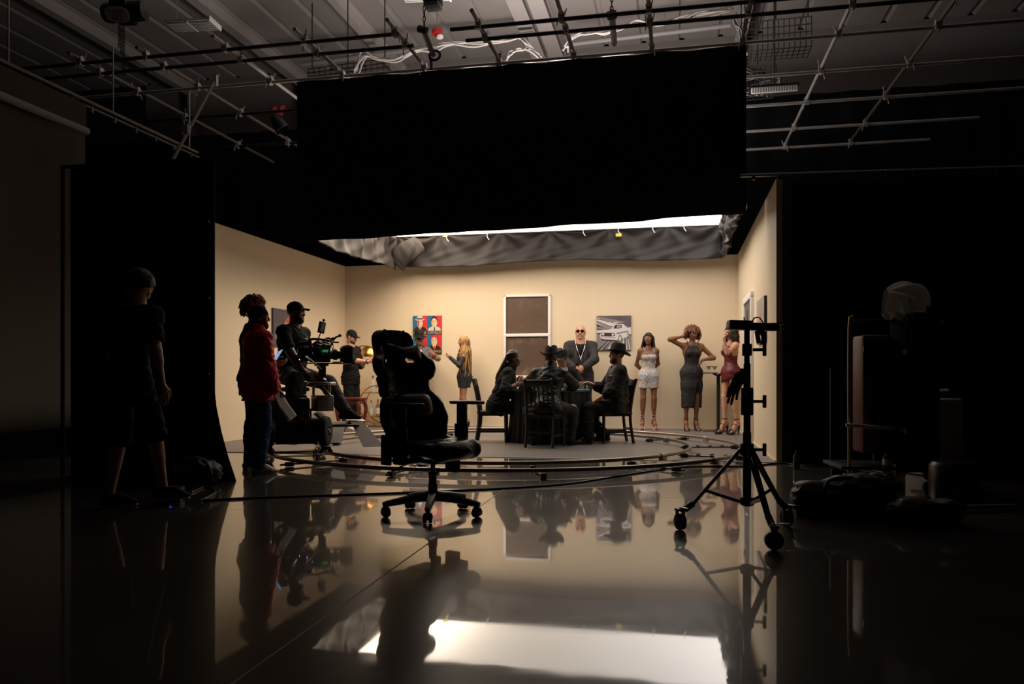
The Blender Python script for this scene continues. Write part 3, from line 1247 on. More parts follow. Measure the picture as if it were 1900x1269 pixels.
            if straps != 'pump':
                ring((a + ball) / 2 + V3(0, 0, 0.005), d * 0.8 + V3(0, 0, -0.55) + sv * 0.4, 0.042 * s.k, 0.038 * s.k, 0.004)
            if straps == 'pump':
                pr2 = [p[:3] + (p[3] + 0.006, p[4] + 0.006, p[5]) for p in pr[2:]]
                add_field(b, pr2, 0.008, m, cuts=[cone(a + V3(0, 0, 0.03), (a + ball) / 2 + V3(0, 0, 0.055), 0.05, 0.05)])
            b.build(name, s.root, 50)

    # --- on the head
    def cap(s, m, brim=0.07, front=0.0, beanie=False):
        b = MB()
        pr = s.skull(0.012)
        cl = s.headpt(0, 0, 0.032 if not beanie else 0.02)
        nrm = s.Rh @ V3(0, 0.22 if not beanie else -0.1, -1)
        add_field(b, pr, 0.007, m, clips=[(cl, nrm)])
        o = b.build('cap' if not beanie else 'beanie', s.root, 60)
        if not beanie:
            bb = MB()

            def br(u, v):
                t = (u - 0.5) * 2
                x = 0.070 * t
                y = -0.066 - 0.022 * (1 - t * t) - (brim * (1 - 0.35 * t * t)) * v
                z = 0.052 - 0.016 * t * t - 0.010 * v + 0.003
                return tuple(s.headpt(x, y, z))
            bb.grid(br, 13, 6, m)
            bb.build('brim', o, 60, solid=0.006)
        return o

    def hat(s, m, crown=0.12, brimw=0.075, roll=0.5, tilt=0.0, pinch=True, name='hat', band=None, yawr=0.0):
        """felt hat: crown with a crease, brim rolled up at the sides"""
        o = bpy.data.objects.new(name, None)
        R = s.Rh @ rotm(yawr, tilt, 0)
        base = s.headpt(0, 0.008, 0.045)
        hk = s.hk

        def W(x, y, z):
            return tuple(base + R @ (V3(x, y, z) * hk))
        b = MB()

        def cr(u, v):
            an = 2 * PI * u
            r = 1 - 0.16 * v ** 2
            if v > 0.8:
                r *= math.sqrt(max(0, 1 - ((v - 0.8) / 0.2) ** 2)) * 0.98 + 0.02
            x = 0.088 * r * math.cos(an)
            y = 0.108 * r * math.sin(an)
            z = crown * min(1, v / 0.9)
            if pinch:
                dent = math.exp(-(x / 0.022) ** 2) * 0.030 * (v > 0.55) * min(1, (v - 0.5) / 0.4)
                z -= dent
                fr_ = math.exp(-((abs(x) - 0.055) / 0.02) ** 2) * max(0, -y / 0.1) * 0.014 * min(1, v * 1.3)
                y += fr_
            return W(x, y, z)
        b.grid(cr, 40, 22, m, closed_u=True)

        def brf(u, v):
            an = 2 * PI * u
            w_ = brimw * (1.0 + 0.1 * abs(math.sin(an)))
            ex = (0.088 + w_ * v) * math.cos(an)
            ey = (0.108 + w_ * 1.05 * v) * math.sin(an)
            z = roll * (abs(math.cos(an)) ** 2.2) * 0.085 * v ** 1.7 - 0.022 * (abs(math.sin(an)) ** 2) * v * (1 if roll else 0.4)
            return W(ex, ey, z)
        b.grid(brf, 44, 8, m, closed_u=True)
        ob = b.build(name, s.root, 70, solid=0.004)
        bd = MB()
        bd.grid(lambda u, v: W(0.0905 * math.cos(2 * PI * u), 0.1105 * math.sin(2 * PI * u), 0.004 + 0.022 * v), 36, 3, band or M_band, closed_u=True)
        bd.build('hat_band', ob, 70)
        return ob

    def glasses(s, dark=True):
        b = MB()
        m = M_lens if dark else M_frame
        for sg in (1, -1):
            c = (sg * 0.033, -0.099, 0.010)
            if dark:
                pts = []
                for t in range(16):
                    an = 2 * PI * t / 16
                    pts.append((abs(math.cos(an)) ** 0.6 * (1 if math.cos(an) > 0 else -1) * 0.029, abs(math.sin(an)) ** 0.6 * (1 if math.sin(an) > 0 else -1) * 0.018))
                vs = [tuple(s.headpt(c[0] + x, c[1] + abs(c[0] + x) * 0.12 + dz, c[2] + z)) for dz in (-0.003, 0.003) for x, z in pts]
                fs = [tuple(range(16)), tuple(range(31, 15, -1))] + [(i, (i + 1) % 16, 16 + (i + 1) % 16, 16 + i) for i in range(16)]
                b.add(vs, fs, m)
            else:
                b.tube([s.headpt(c[0] + 0.025 * math.cos(t * PI / 8), c[1] + abs(c[0] + 0.025 * math.cos(t * PI / 8)) * 0.12, c[2] + 0.02 * math.sin(t * PI / 8)) for t in range(16)], 0.0014, m, 5, closed=True)
            b.tube([s.headpt(sg * 0.060, -0.092, 0.014), s.headpt(sg * 0.078, -0.03, 0.014), s.headpt(sg * 0.079, 0.02, 0.006)], 0.003, m, 6)
        b.tube([s.headpt(-0.008, -0.101, 0.014), s.headpt(0.008, -0.101, 0.014)], 0.003, m, 6)
        return b.build('sunglasses' if dark else 'glasses', s.root, 50)

    def beard(s, m, full=True):
        pr = [s.he((0, -0.034, -0.070), (0.058, 0.060, 0.052), o=0.004), s.he((0, -0.066, -0.098), (0.034, 0.028, 0.028), o=0.003)]
        cuts = [s.he((0, -0.098, -0.052), (0.022, 0.03, 0.016)), s.he((0, -0.10, 0.0), (0.055, 0.05, 0.042))]
        return s.garment('beard', pr, m, clips=[(s.headpt(0, 0, -0.022), s.Rh @ V3(0, 0.15, 1))], cuts=cuts, wr=0.002, h=0.006, wf=60)

    def hair_cap(s, m, low=0.0, o=0.008, wr=0.003):
        return s.garment('hair', s.skull(o), m, clips=[(s.headpt(0, -0.055, 0.03 + low), s.Rh @ V3(0, -0.75, -0.75))], cuts=[s.he((0, -0.11, -0.01), (0.062, 0.06, 0.075))], wr=wr, h=0.007, wf=50)

    def strands(s, m, roots, length, r=0.008, drape=None, n=7, jit=0.02, name='hair', seed=1, taper=0.5):
        """hanging locks from points on the head; drape(p, t) may push them"""
        b = MB()
        rd = random.Random(seed)
        for (p, q, L) in roots:
            p = np.array(p)
            q = np.array(q)
            pts = [p, q]
            cur = q.copy()
            dv = V3(rd.uniform(-jit, jit), rd.uniform(-jit, jit), 0)
            for i in range(1, n):
                cur = cur + V3(0, 0, -L / n) + dv * (L / n) * 4
                c2 = cur.copy()
                if drape:
                    c2 = drape(c2, i / n)
                pts.append(c2)
            pts = bez(pts, 3)
            N = len(pts)
            b.tube(pts, [r * (1 - taper * (i / N) ** 2) for i in range(N)], m, 5)
        return b.build(name, s.root, 180)

    def curls(s, m, rad=(0.115, 0.12, 0.11), c=(0, 0.02, 0.03), n=220, r=0.02, face=0.6, seed=2, drop=0.0, name='hair'):
        b = MB()
        rd = random.Random(seed)
        made = 0
        while made < n:
            v = unit(V3(rd.gauss(0, 1), rd.gauss(0, 1), rd.gauss(0, 1)))
            if v[1] < -face and v[2] < 0.55:
                continue
            if v[2] < -0.55:
                continue
            q = V3(c[0] + v[0] * rad[0], c[1] + v[1] * rad[1], c[2] + v[2] * rad[2])
            q = q * (0.82 + 0.24 * rd.random()) if True else q
            p = s.headpt(*q)
            # a little corkscrew
            e1 = unit(V3(v[1], -v[0], 0.3))
            e2 = unit(np.cross(v, e1))
            tt = rd.random() * 6
            pts = []
            for i in range(9):
                an = tt + i * 1.1
                pts.append(p + (e1 * math.cos(an) + e2 * math.sin(an)) * r * 0.55 + V3(0, 0, -1) * (i * r * (0.35 + drop)) + v * r * 0.2 * i * 0.5)
            b.tube(pts, r * 0.42, m[made % len(m)], 5)
            made += 1
        return b.build(name, s.root, 180)


M_band = mat('hat_band', (0.02, 0.018, 0.017), 0.5)
M_lens = mat('dark_lens', (0.006, 0.006, 0.007), 0.08, spec=0.8)
M_frame = mat('gold_wire', (0.75, 0.55, 0.35), 0.3, 0.9)
# ---------------------------------------------------------------- the people
def LW(loc, rotz, p):
    """world point -> a figure's own frame"""
    v = Vector(p) - Vector(loc)
    return np.array(Matrix.Rotation(-rotz, 3, 'Z') @ v)


def DW(rotz, d):
    return np.array(Matrix.Rotation(-rotz, 3, 'Z') @ Vector(d))


M_blk = mat('black_cotton', (0.007, 0.0066, 0.007), 0.85, spec=0.12, noise=0.25, nscale=12, sheen=0.05)
M_blk2 = mat('washed_black_cotton', (0.010, 0.0093, 0.0096), 0.85, spec=0.14, noise=0.25, nscale=12)
M_suit = mat('charcoal_suit', (0.030, 0.027, 0.028), 0.75, spec=0.25, noise=0.2, nscale=30)
M_leather = mat('black_leather', (0.006, 0.0056, 0.0056), 0.48, spec=0.35, noise=0.2, nscale=16, bump=0.1, bscale=50)
M_felt = mat('black_felt', (0.007, 0.007, 0.0075), 0.65, spec=0.25, noise=0.2, nscale=20)
M_red = mat('red_nylon', (0.92, 0.010, 0.018), 0.55, spec=0.4, noise=0.2, nscale=9)
M_denim = mat('blue_denim', (0.030, 0.070, 0.17), 0.85, spec=0.2, noise=0.3, nscale=14)
M_greytr = mat('grey_trousers', (0.030, 0.028, 0.029), 0.8, spec=0.2, noise=0.2, nscale=12)
M_vest = mat('grey_waistcoat', (0.115, 0.105, 0.125), 0.8, noise=0.1, nscale=20)
M_whitec = mat('white_cotton', (0.70, 0.66, 0.62), 0.8, noise=0.05)
M_sneak = mat('white_sneaker', (0.62, 0.58, 0.55), 0.6, noise=0.08)
M_nude = mat('nude_leather', (0.66, 0.42, 0.34), 0.45)
M_bdress = mat('black_jersey', (0.021, 0.0195, 0.022), 0.7, spec=0.3, noise=0.15, nscale=20)
M_rdress = mat('wine_red_satin', (0.12, 0.005, 0.011), 0.5, spec=0.5, noise=0.15, nscale=12)
M_gdress = mat('charcoal_ruched_jersey', (0.024, 0.022, 0.024), 0.7, spec=0.3, noise=0.2, nscale=20)
M_navy = mat('navy_cotton', (0.010, 0.018, 0.055), 0.85, spec=0.2, noise=0.2)
M_hairb = mat('black_hair', (0.012, 0.009, 0.008), 0.45, spec=0.4, noise=0.4, nscale=60)
M_hairbr = mat('dark_brown_hair', (0.045, 0.022, 0.014), 0.5, noise=0.3, nscale=60)
M_ginger = mat('ginger_hair', (0.50, 0.17, 0.05), 0.5, noise=0.3, nscale=60)
M_auburn = mat('auburn_hair', (0.26, 0.085, 0.040), 0.5, noise=0.3, nscale=60)
M_copper = mat('copper_hair', (0.40, 0.17, 0.085), 0.5, noise=0.3, nscale=60)
M_honey = mat('honey_braids', (0.42, 0.23, 0.075), 0.55, noise=0.35, nscale=40)
M_honey2 = mat('brown_braids', (0.20, 0.10, 0.040), 0.55, noise=0.35, nscale=40)
M_greybeard = mat('grey_beard', (0.12, 0.11, 0.11), 0.8, noise=0.3, nscale=80)
M_gold = mat('brushed_brass', (0.66, 0.38, 0.10), 0.28, 1.0, noise=0.1, nscale=8)
M_silver = mat('silver_metal', (0.72, 0.70, 0.68), 0.25, 1.0)
M_screen = mat('lit_phone_screen', (0.1, 0.2, 0.5), 0.2, emis=(0.25, 0.5, 1.0), estr=0.75)


def floral_material():
    m = bpy.data.materials.new('abstract_print')
    m.use_nodes = True
    nt = m.node_tree
    b = nt.nodes['Principled BSDF']
    b.inputs['Roughness'].default_value = 0.7
    L = nt.links.new
    tc = nt.nodes.new('ShaderNodeTexCoord')
    mp = nt.nodes.new('ShaderNodeMapping')
    mp.inputs['Scale'].default_value = (9, 9, 4.5)
    L(tc.outputs['Object'], mp.inputs[0])
    n = nt.nodes.new('ShaderNodeTexNoise')
    n.inputs['Scale'].default_value = 1.0
    n.inputs['Detail'].default_value = 3
    n.inputs['Distortion'].default_value = 1.6
    L(mp.outputs[0], n.inputs['Vector'])
    cr = nt.nodes.new('ShaderNodeValToRGB')
    cr.color_ramp.interpolation = 'LINEAR'
    els = [(0.28, (0.03, 0.05, 0.10)), (0.37, (0.42, 0.42, 0.50)), (0.43, (0.62, 0.60, 0.58)), (0.47, (0.10, 0.25, 0.40)), (0.52, (0.55, 0.54, 0.55)),
           (0.57, (0.52, 0.26, 0.06)), (0.62, (0.50, 0.50, 0.54)), (0.70, (0.04, 0.06, 0.12))]
    cr.color_ramp.elements[0].position = els[0][0]
    cr.color_ramp.elements[0].color = (*els[0][1], 1)
    cr.color_ramp.elements[1].position = els[-1][0]
    cr.color_ramp.elements[1].color = (*els[-1][1], 1)
    for p, c in els[1:-1]:
        e = cr.color_ramp.elements.new(p)
        e.color = (*c, 1)
    L(n.outputs['Fac'], cr.inputs[0])
    L(cr.outputs[0], b.inputs['Base Color'])
    return m


M_floral = floral_material()

# ===== 1 curly haired crew member behind the red jacket
loc = G(472, 8.0)
rz = math.radians(100)
p = Person('curly haired person in black tee with phone, behind the person in red jacket', loc, rz, 1.72, 'tan', build=1.18, head=(0.1, 0.05, 0),
           hands={'R': (LW(loc, rz, P(505, 672, 7.85)), (-0.3, 1, -0.2), None, (0.6, 0, 0.4), 0.5),
                  'L': (LW(loc, rz, P(498, 690, 8.1)), (0.3, 1, -0.3), None, (-0.6, 0, 0.4), 0.4)})
p.top(M_blk, 0.75, hem=-0.18, loose=0.013)
p.trousers(M_blk, loose=0.012)
p.shoes(M_blk)
p.curls([M_ginger, M_ginger, M_hairbr], rad=(0.120, 0.128, 0.122), n=460, r=0.015, face=0.62)
ph = MB()
ph.box((0, 0, 0), (0.076, 0.155, 0.008), M_dark, bev=0.004)
pho = ph.build('smartphone')
tag(pho, 'smartphone with bright blue lit screen held beside the red jacket', 'phone')
sc = MB()
sc.box((0, 0, 0.0048), (0.068, 0.143, 0.001), M_screen)
sco = sc.build('screen', pho)
pho.location = P(516, 660, 7.84)
pho.rotation_euler = (math.radians(50), math.radians(-14), math.radians(-38))

# ===== 2 red jacket
loc = G(478, 7.62)
rz = math.radians(128)
p = Person('person in red jacket and blue jeans seen from behind, watching by the camera dolly', loc, rz, 1.60, 'brown', build=1.08, head=(-0.35, 0.02, 0),
           hands={'R': (LW(loc, rz, P(512, 724, 7.50)), (-0.2, 1, 0.1), DW(rz, (0.25, 0.1, -1)), DW(rz, (0, 1, 0)), 0.7)})
p.top(M_red, 1.93, hem=-0.17, o=0.018, loose=0.011, name='jacket', neck=0.078, wr=0.014)
b = MB()
add_field(b, [cone(p.J['N'] - p.up * 0.01, p.J['N'] + p.up * 0.055, 0.085, 0.078)], 0.009, M_red, cuts=[cone(p.J['N'] - p.up * 0.1, p.J['N'] + p.up * 0.2, 0.062)])
b.build('collar', p.root, 180)
p.trousers(M_denim, loose=0.008, flare=0.010, wr=0.012)
p.shoes(M_sneak, M_whitec, label='white sneaker')
p.cap(M_blk, beanie=True)
p.hair_cap(M_hairb)
p.beard(M_hairb)
b = MB()
b.box((0, 0, 0), (0.06, 0.045, 0.11), M_dark, bev=0.01)
o = b.build('belt_radio', p.root)
J = p.J
o.location = J['P'] + p.lat * -0.19 + p.fwd * 0.03
pp = MB()
for i in range(2):
    pp.grid(lambda u, v, i=i: ((u - 0.5) * 0.11 + 0.01 * i, 0.02 * math.sin(v * 2.5 + i) + 0.004 * i, -0.297 * v), 8, 10, M_whitec)
po = pp.build('script_pages', None, 180, solid=0.001)
tag(po, 'folded white paper sheets hanging from the right hand of the red jacket person', 'paper')
po.location = P(515, 728, 7.47)
po.rotation_euler = (math.radians(-12), math.radians(-28), math.radians(64))

# ===== 3 camera operator sitting on the dolly
DOL = G(556, 9.3)                               # dolly reference point
loc = G(553, 9.45)
rz = math.radians(72)
SEATZ = 0.84
p = Person('camera operator in black cap, glasses and black tee sitting on the dolly', loc, rz, 1.84, 'brown', build=1.22, belly=1.15,
           pelvis=LW(loc, rz, P(538, 700, 9.5)) * V3(1, 1, 0) + V3(0, 0, SEATZ + 0.115), spine=(0.0, -0.10, 1), head=(0.12, 0.06, 0),
           hands={'R': (LW(loc, rz, P(563, 692, 9.05)), DW(rz, (-0.4, -0.6, -0.5)), DW(rz, (1, 0.1, -0.4)), DW(rz, (0, 0.5, -1)), 0.5),
                  'L': (LW(loc, rz, P(590, 636, 9.75)), DW(rz, (0.2, 0.6, -0.7)), DW(rz, (1, 0, 0.1)), DW(rz, (0, 0, -1)), 0.5)},
           feet={'R': (LW(loc, rz, P(546, 700, 8.85)) * V3(1, 1, 0) + V3(0, 0, 0.39), DW(rz, (0.45, -0.5, 0.8)), -0.25),
                 'L': (LW(loc, rz, P(641, 700, 9.35)) * V3(1, 1, 0) + V3(0, 0, 0.425), DW(rz, (0.7, 0, 0.7)), 0.1)})
p.top(M_blk, 0.72, hem=-0.06, loose=0.014)
p.trousers(M_greytr, loose=0.016)
p.shoes(M_blk, M_dark, boot=0.09, name='boot')
p.cap(M_blk, brim=0.08)
p.hair_cap(M_hairb, o=0.005)
p.beard(M_hairb)
p.glasses(False)
b = MB()
b.tube([p.J['N'] + p.lat * (0.095 * math.cos(t * PI / 12)) + p.fwd * (0.07 + 0.11 * math.sin(t * PI / 12)) - p.up * (0.0 + 0.12 * math.sin(t * PI / 12)) for t in range(13)], 0.0035, M_silver, 5)
b.build('necklace', p.root)

# ===== 4 man with phone in front of the brass lamp
loc = G(651, 13.75)
rz = math.radians(68)
p = Person('man in black cap and black tee looking down at a phone beside the brass lamp', loc, rz, 1.73, 'light', build=1.0, head=(0.12, 0.38, 0), belly=1.05,
           hands={'R': (LW(loc, rz, P(684, 671, 13.45)), DW(rz, (-0.6, -0.5, -0.6)), DW(rz, (1, 0.2, 0.05)), DW(rz, (0, 0.9, 0.5)), 0.6),
                  'L': (LW(loc, rz, P(681, 667, 13.75)), DW(rz, (-0.4, 0.6, -0.6)), DW(rz, (1, -0.2, 0.1)), DW(rz, (0, -0.9, 0.5)), 0.7)})
p.top(M_blk2, 0.95, hem=-0.13, loose=0.018, wr=0.012)
p.trousers(M_blk2, loose=0.018, flare=0.012)
p.shoes(M_sneak, M_whitec, label='white sneaker')
p.cap(M_blk2, brim=0.075)
p.hair_cap(M_hairbr, o=0.004)
p.beard(M_hairbr)
b = MB()
b.tube([p.J['AR'] + p.Rh @ V3(0, 0, 0) + unit(p.J['AR'] - p.J['ER']) * -0.02 + 0.036 * (V3(0, 0, 1) * math.cos(t * PI / 8) + p.lat * math.sin(t * PI / 8)) for t in range(16)], 0.010, M_dark, 6, closed=True)
b.build('wristwatch', p.root)
ph = MB()
ph.box((0, 0, 0), (0.072, 0.15, 0.009), M_dark, bev=0.004)
pho = ph.build('smartphone')
tag(pho, 'dark smartphone held in both hands by the man beside the brass lamp', 'phone')
pho.location = P(694, 669, 13.55)
pho.rotation_euler = (math.radians(28), 0, math.radians(-80))

# ===== 5 man in hat and waistcoat
loc = S(5.70, 0.42)
rz = math.radians(20)
p = Person('bearded man in black fedora, sunglasses and grey waistcoat under the portrait poster', loc, rz, 1.74, 'brown', build=1.05, head=(0.05, 0.06, 0),
           hands={'L': (LW(loc, rz, P(804, 664, 14.2)), (1, 0.3, -0.5), DW(rz, (0.1, -0.9, 0.0)), (-0.3, 0, 1), 0.6),
                  'R': (LW(loc, rz, P(775, 672, 14.25)), (-1, 0.3, -0.5), DW(rz, (0.6, -0.6, 0.0)), (0.3, 0, 1), 0.6)})
p.top(M_whitec, 0, hem=-0.02, o=0.008, neck=0.10, name='undershirt', shoulders=False)
p.top(M_vest, 0, hem=-0.06, o=0.016, neck=0.10, name='waistcoat', cuts=[p.vcut(0.24, 0.085), cone(p.J['SL'] + p.lat * 0.03, p.J['SL'] + p.lat * 0.1, 0.075), cone(p.J['SR'] - p.lat * 0.03, p.J['SR'] - p.lat * 0.1, 0.075)])
p.trousers(M_blk2)
p.shoes(M_blk)
p.hat(M_felt, crown=0.118, brimw=0.055, roll=0.12, tilt=0.06)
p.glasses(True)
p.beard(M_greybeard)
b = MB()
b.box((0, 0, 0), (0.075, 0.12, 0.012), M_dark, bev=0.004)
o = b.build('smartphone')
o.location = P(799, 661, 14.15)
o.rotation_euler = (0.3, 0.2, 0.4)
tag(o, 'dark phone held by the man in the waistcoat', 'phone')

# ===== 6 woman with honey braids
loc = G(861, 14.30)
rz = math.radians(-78)
p = Person('woman with long honey blond braids in a short off shoulder charcoal dress', loc, rz, 1.58, 'tan', 'f', head=(0.05, 0.05, 0), heel=0.085, bare_feet=True,
           hands={'L': (LW(loc, rz, P(836, 664, 14.15)), DW(rz, (0.3, -0.5, -1)), DW(rz, (-0.9, -0.1, 0.35)), DW(rz, (0, 0.2, 1)), 0.75),
                  'R': (LW(loc, rz, P(852, 659, 14.5)), DW(rz, (-0.5, 0.6, -1)), DW(rz, (0.7, -0.2, 0.3)), DW(rz, (0.2, 0, 1)), 0.6)})
sw_ = []
for sd in 'LR':
    J = p.J
    sw_ += [cone(J['S' + sd] + (J['E' + sd] - J['S' + sd]) * 0.45, J['E' + sd], 0.05, 0.045, 0.02), cone(J['E' + sd], J['A' + sd] + (J['A' + sd] - J['E' + sd]) * 0.05, 0.046, 0.034, 0.02)]
pr = p.trunk(0.010, shoulders=False) + [cone(p.J['P'] + p.lat * sg * 0.06, p.J['P'] + p.lat * sg * 0.065 - p.up * 0.22, 0.115, 0.10, 0.06) for sg in (1, -1)]
p.garment('dress', pr, M_gdress, clips=[(p.J['P'] - p.up * 0.19, -p.up), (p.J['Ch'] + p.up * 0.06, p.up)], wr=0.010, wf=14, h=0.010)
p.garment('sleeve', sw_[:2], M_gdress, wr=0.006)
p.garment('sleeve', sw_[2:], M_gdress, wr=0.006)
p.heels(M_dark, straps='pump')
rd = random.Random(4)
roots = []
for i in range(64):
    an = rd.uniform(-2.2, 2.2)
    el = rd.uniform(0.15, 1.35)
    v = (math.sin(an) * math.cos(el) * 0.084, math.cos(an) * math.cos(el) * 0.102 + 0.014, math.sin(el) * 0.098 + 0.030)
    top_ = p.headpt(v[0] * 0.2, 0.0, 0.118)
    q = p.headpt(math.sin(an) * rd.uniform(0.088, 0.102), math.cos(an) * rd.uniform(0.10, 0.115) + 0.016, rd.uniform(-0.03, 0.05))
    roots.append((top_, q, rd.uniform(0.48, 0.80) if math.cos(an) > -0.2 else rd.uniform(0.5, 0.85)))


def drp(c, t):
    d = c - p.J['N']
    # keep outside the shoulders and back
    y = c[1]
    if c[2] < p.J['N'][2] + 0.02:
        r = math.hypot(c[0] / 0.2, (c[1]) / 0.135)
        if r < 1:
            c = c.copy()
            c[0] /= max(r, 0.3) ** 0.9
            c[1] /= max(r, 0.3) ** 0.9
    return c


p.strands(M_honey, roots[:44], 0.7, r=0.0085, drape=drp, name='braids', seed=3)
p.strands(M_honey2, roots[44:], 0.7, r=0.0085, drape=drp, name='braids', seed=8)
p.garment('hair', p.skull(0.010), M_honey, clips=[(p.headpt(0, -0.05, 0.03), p.Rh @ V3(0, -0.8, -0.6))], cuts=[p.he((0, -0.11, -0.01), (0.062, 0.06, 0.075))], wr=0.004, h=0.007, wf=60)

# ===== 10 bald man standing guard
loc = G(1077, 13.95)
rz = math.radians(-4)
p = Person('bald man in sunglasses and dark suit jacket standing guard with clasped hands', loc, rz, 1.83, 'light', build=1.17, head=(-0.08, -0.03, 0), belly=1.18, neck=1.35, hscale=1.08,
           hands={'R': (LW(loc, rz, P(1066, 682, 13.66)), (-1, 0.2, 0.1), (0.7, -0.15, -0.55), (0.3, 1, 0), 0.5),
                  'L': (LW(loc, rz, P(1084, 681, 13.62)), (1, 0.2, 0.1), (-0.8, -0.1, -0.5), (-0.2, 1, 0), 0.7)})
p.top(M_blk2, 0, hem=-0.05, o=0.008, neck=0.105, name='undershirt')
p.top(M_suit, 1.88, hem=-0.24, o=0.018, loose=0.010, neck=0.10, name='jacket', cuts=[p.vcut(0.42, 0.10)], wr=0.010, flare=0.015)
p.trousers(M_suit, loose=0.012)
p.shoes(M_blk)
p.glasses(True)
b = MB()
for sg in (1, -1):
    pts = [p.J['N'] + p.lat * sg * 0.09 + p.fwd * 0.06 + p.up * 0.03, p.J['N'] + p.lat * sg * 0.065 + p.fwd * 0.165 - p.up * 0.1, p.J['Ch'] + p.fwd * 0.205 - p.up * 0.05 + p.lat * sg * 0.02, p.J['W'] + p.fwd * 0.225 + p.up * 0.08]
    b.tube(bez(pts, 5), 0.0055, M_silver, 6)
b.box(tuple(p.J['W'] + p.fwd * 0.228 + p.up * 0.06), (0.022, 0.008, 0.05), M_silver, bev=0.003)
b.build('chain_necklace', p.root)
for sg in (1, -1):
    b = MB()

    def lap(u, v, sg=sg):
        x = sg * (0.030 + 0.020 * v + u * (0.060 - 0.05 * abs(v - 0.3)))
        z = -0.40 + 0.42 * v
        y = 0.188 - 0.075 * max(0, v - 0.25) * 1.2 + (0.018 if v < 0.5 else 0.012) - 0.02 * u
        q = p.J['N'] + p.lat * (x + sg * 0.05 * v) + p.fwd * (y + 0.012 * (p.belly - 1)) + p.up * z
        return tuple(q)
    b.grid(lap, 5, 10, M_suit)
    b.build('lapel', p.root, 60, solid=0.006)
b = MB()
c = p.J['AL'] + (p.J['EL'] - p.J['AL']) * 0.03
ax = unit(p.J['EL'] - p.J['AL'])
e1 = unit(np.cross(ax, V3(0, 1, 0)))
e2 = np.cross(ax, e1)
b.tube([c + 0.036 * (e1 * math.cos(t * PI / 8) + e2 * math.sin(t * PI / 8)) for t in range(16)], 0.011, M_dark, 6, closed=True)
b.build('wristwatch', p.root)

# ===== 12 woman in the printed mini dress
loc = G(1203, 13.80)
rz = math.radians(0)
p = Person('woman in printed blue white and orange mini dress with hands behind her back', loc, rz, 1.60, 'brown', 'f', head=(-0.38, -0.08, 0), heel=0.09, bare_feet=True,
           hands={'R': (V3(-0.03, 0.17, 0.98), (-1, 0.3, 0), (1, 0.1, -0.1), (0, 1, 0), 0.4), 'L': (V3(0.03, 0.19, 1.0), (1, 0.3, 0), (-1, 0.1, -0.1), (0, 1, 0), 0.4)},
           feet={'L': (V3(0.10, 0.03, 0), (0, -1, 0), 0.25), 'R': (V3(-0.10, 0.03, 0), (0, -1, 0), -0.2)})
pr = p.trunk(0.010, shoulders=False) + [cone(p.J['P'] + p.lat * sg * 0.07, p.J['P'] + p.lat * sg * 0.075 - p.up * 0.24, 0.112, 0.100, 0.06) for sg in (1, -1)]
p.garment('dress', pr, M_floral, clips=[(p.J['P'] - p.up * 0.215, -p.up), (p.J['Ch'] + p.up * 0.045, p.up)], wr=0.005)
for sg in (1, -1):
    b = MB()
    b.tube(bez([p.J['Ch'] + p.lat * sg * 0.08 + p.fwd * 0.115 + p.up * 0.065, p.J['Ch'] + p.lat * sg * 0.085 + p.fwd * 0.085 + p.up * 0.13, p.J['N'] + p.lat * sg * 0.088 + p.fwd * 0.01 + p.up * 0.018, p.J['N'] + p.lat * sg * 0.085 - p.fwd * 0.09 - p.up * 0.08], 5), 0.005, M_floral, 5)
    b.build('strap', p.root)
p.heels(M_nude, straps='wrap')
p.glasses(False)
p.hair_cap(M_hairb, o=0.012)
rd = random.Random(14)
roots = []
for i in range(70):
    an = rd.uniform(-2.0, 2.0)
    q = p.headpt(math.sin(an) * rd.uniform(0.084, 0.098), math.cos(an) * rd.uniform(0.095, 0.11) + 0.016, rd.uniform(-0.02, 0.05))
    roots.append((p.headpt(math.sin(an) * 0.03, 0.0, 0.117), q, rd.uniform(0.30, 0.42)))


def drp2(c, t):
    c = c.copy()
    c[0] += (-0.085 if c[0] < 0 else 0.055) * t
    c[1] = max(c[1], -0.02) if c[2] > 0 else c[1]
    return c


p.strands(M_hairb, roots, 0.3, r=0.013, drape=drp2, name='hair_lengths', seed=5)

# ===== 13 woman in the long black dress
loc = G(1283, 13.50)
rz = math.radians(3)
p = Person('curly haired woman in long black slit dress with one hand in her hair', loc, rz, 1.68, 'brown', 'f', build=1.08, head=(0.10, 0.28, 0.08), heel=0.095, bare_feet=True, spine=(0.02, -0.03, 1),
           hands={'R': (LW(loc, rz, P(1268, 624, 13.42)), (-1, 0.1, -0.75), DW(rz, (0.3, 0.1, 1)), (1, 0.2, 0), 0.35),
                  'L': (LW(loc, rz, P(1303, 668, 13.36)), (1, 0.2, -0.2), DW(rz, (-0.45, -0.3, -0.9)), (-1, 0.3, 0.2), 0.25)},
           feet={'L': (V3(0.085, 0.03, 0), (0, -1, 0), 0.12), 'R': (V3(-0.09, 0.02, 0), (0, -1, 0), -0.12)})
p.plat = 0.0
J = p.J
pr = p.trunk(0.010, shoulders=False)
for sg in (1, -1):
    pr += [cone(J['P'] + p.lat * sg * 0.055, V3(sg * 0.055, -0.005, 0.78), 0.125, 0.128, 0.07), cone(V3(sg * 0.055, -0.005, 0.78), V3(sg * 0.06, 0.0, 0.36), 0.124, 0.112, 0.05)]
slit = [cone(V3(0.075, -0.13, 0.82), V3(0.070, -0.065, 0.30), 0.012, 0.095), cone(V3(0.075, -0.17, 0.80), V3(0.070, -0.16, 0.30), 0.02, 0.07)]
add = [cone(J['N'] + p.fwd * 0.2 - p.up * 0.02, J['N'] + p.fwd * 0.1 + p.up * 0.05, 0.11, 0.11)]
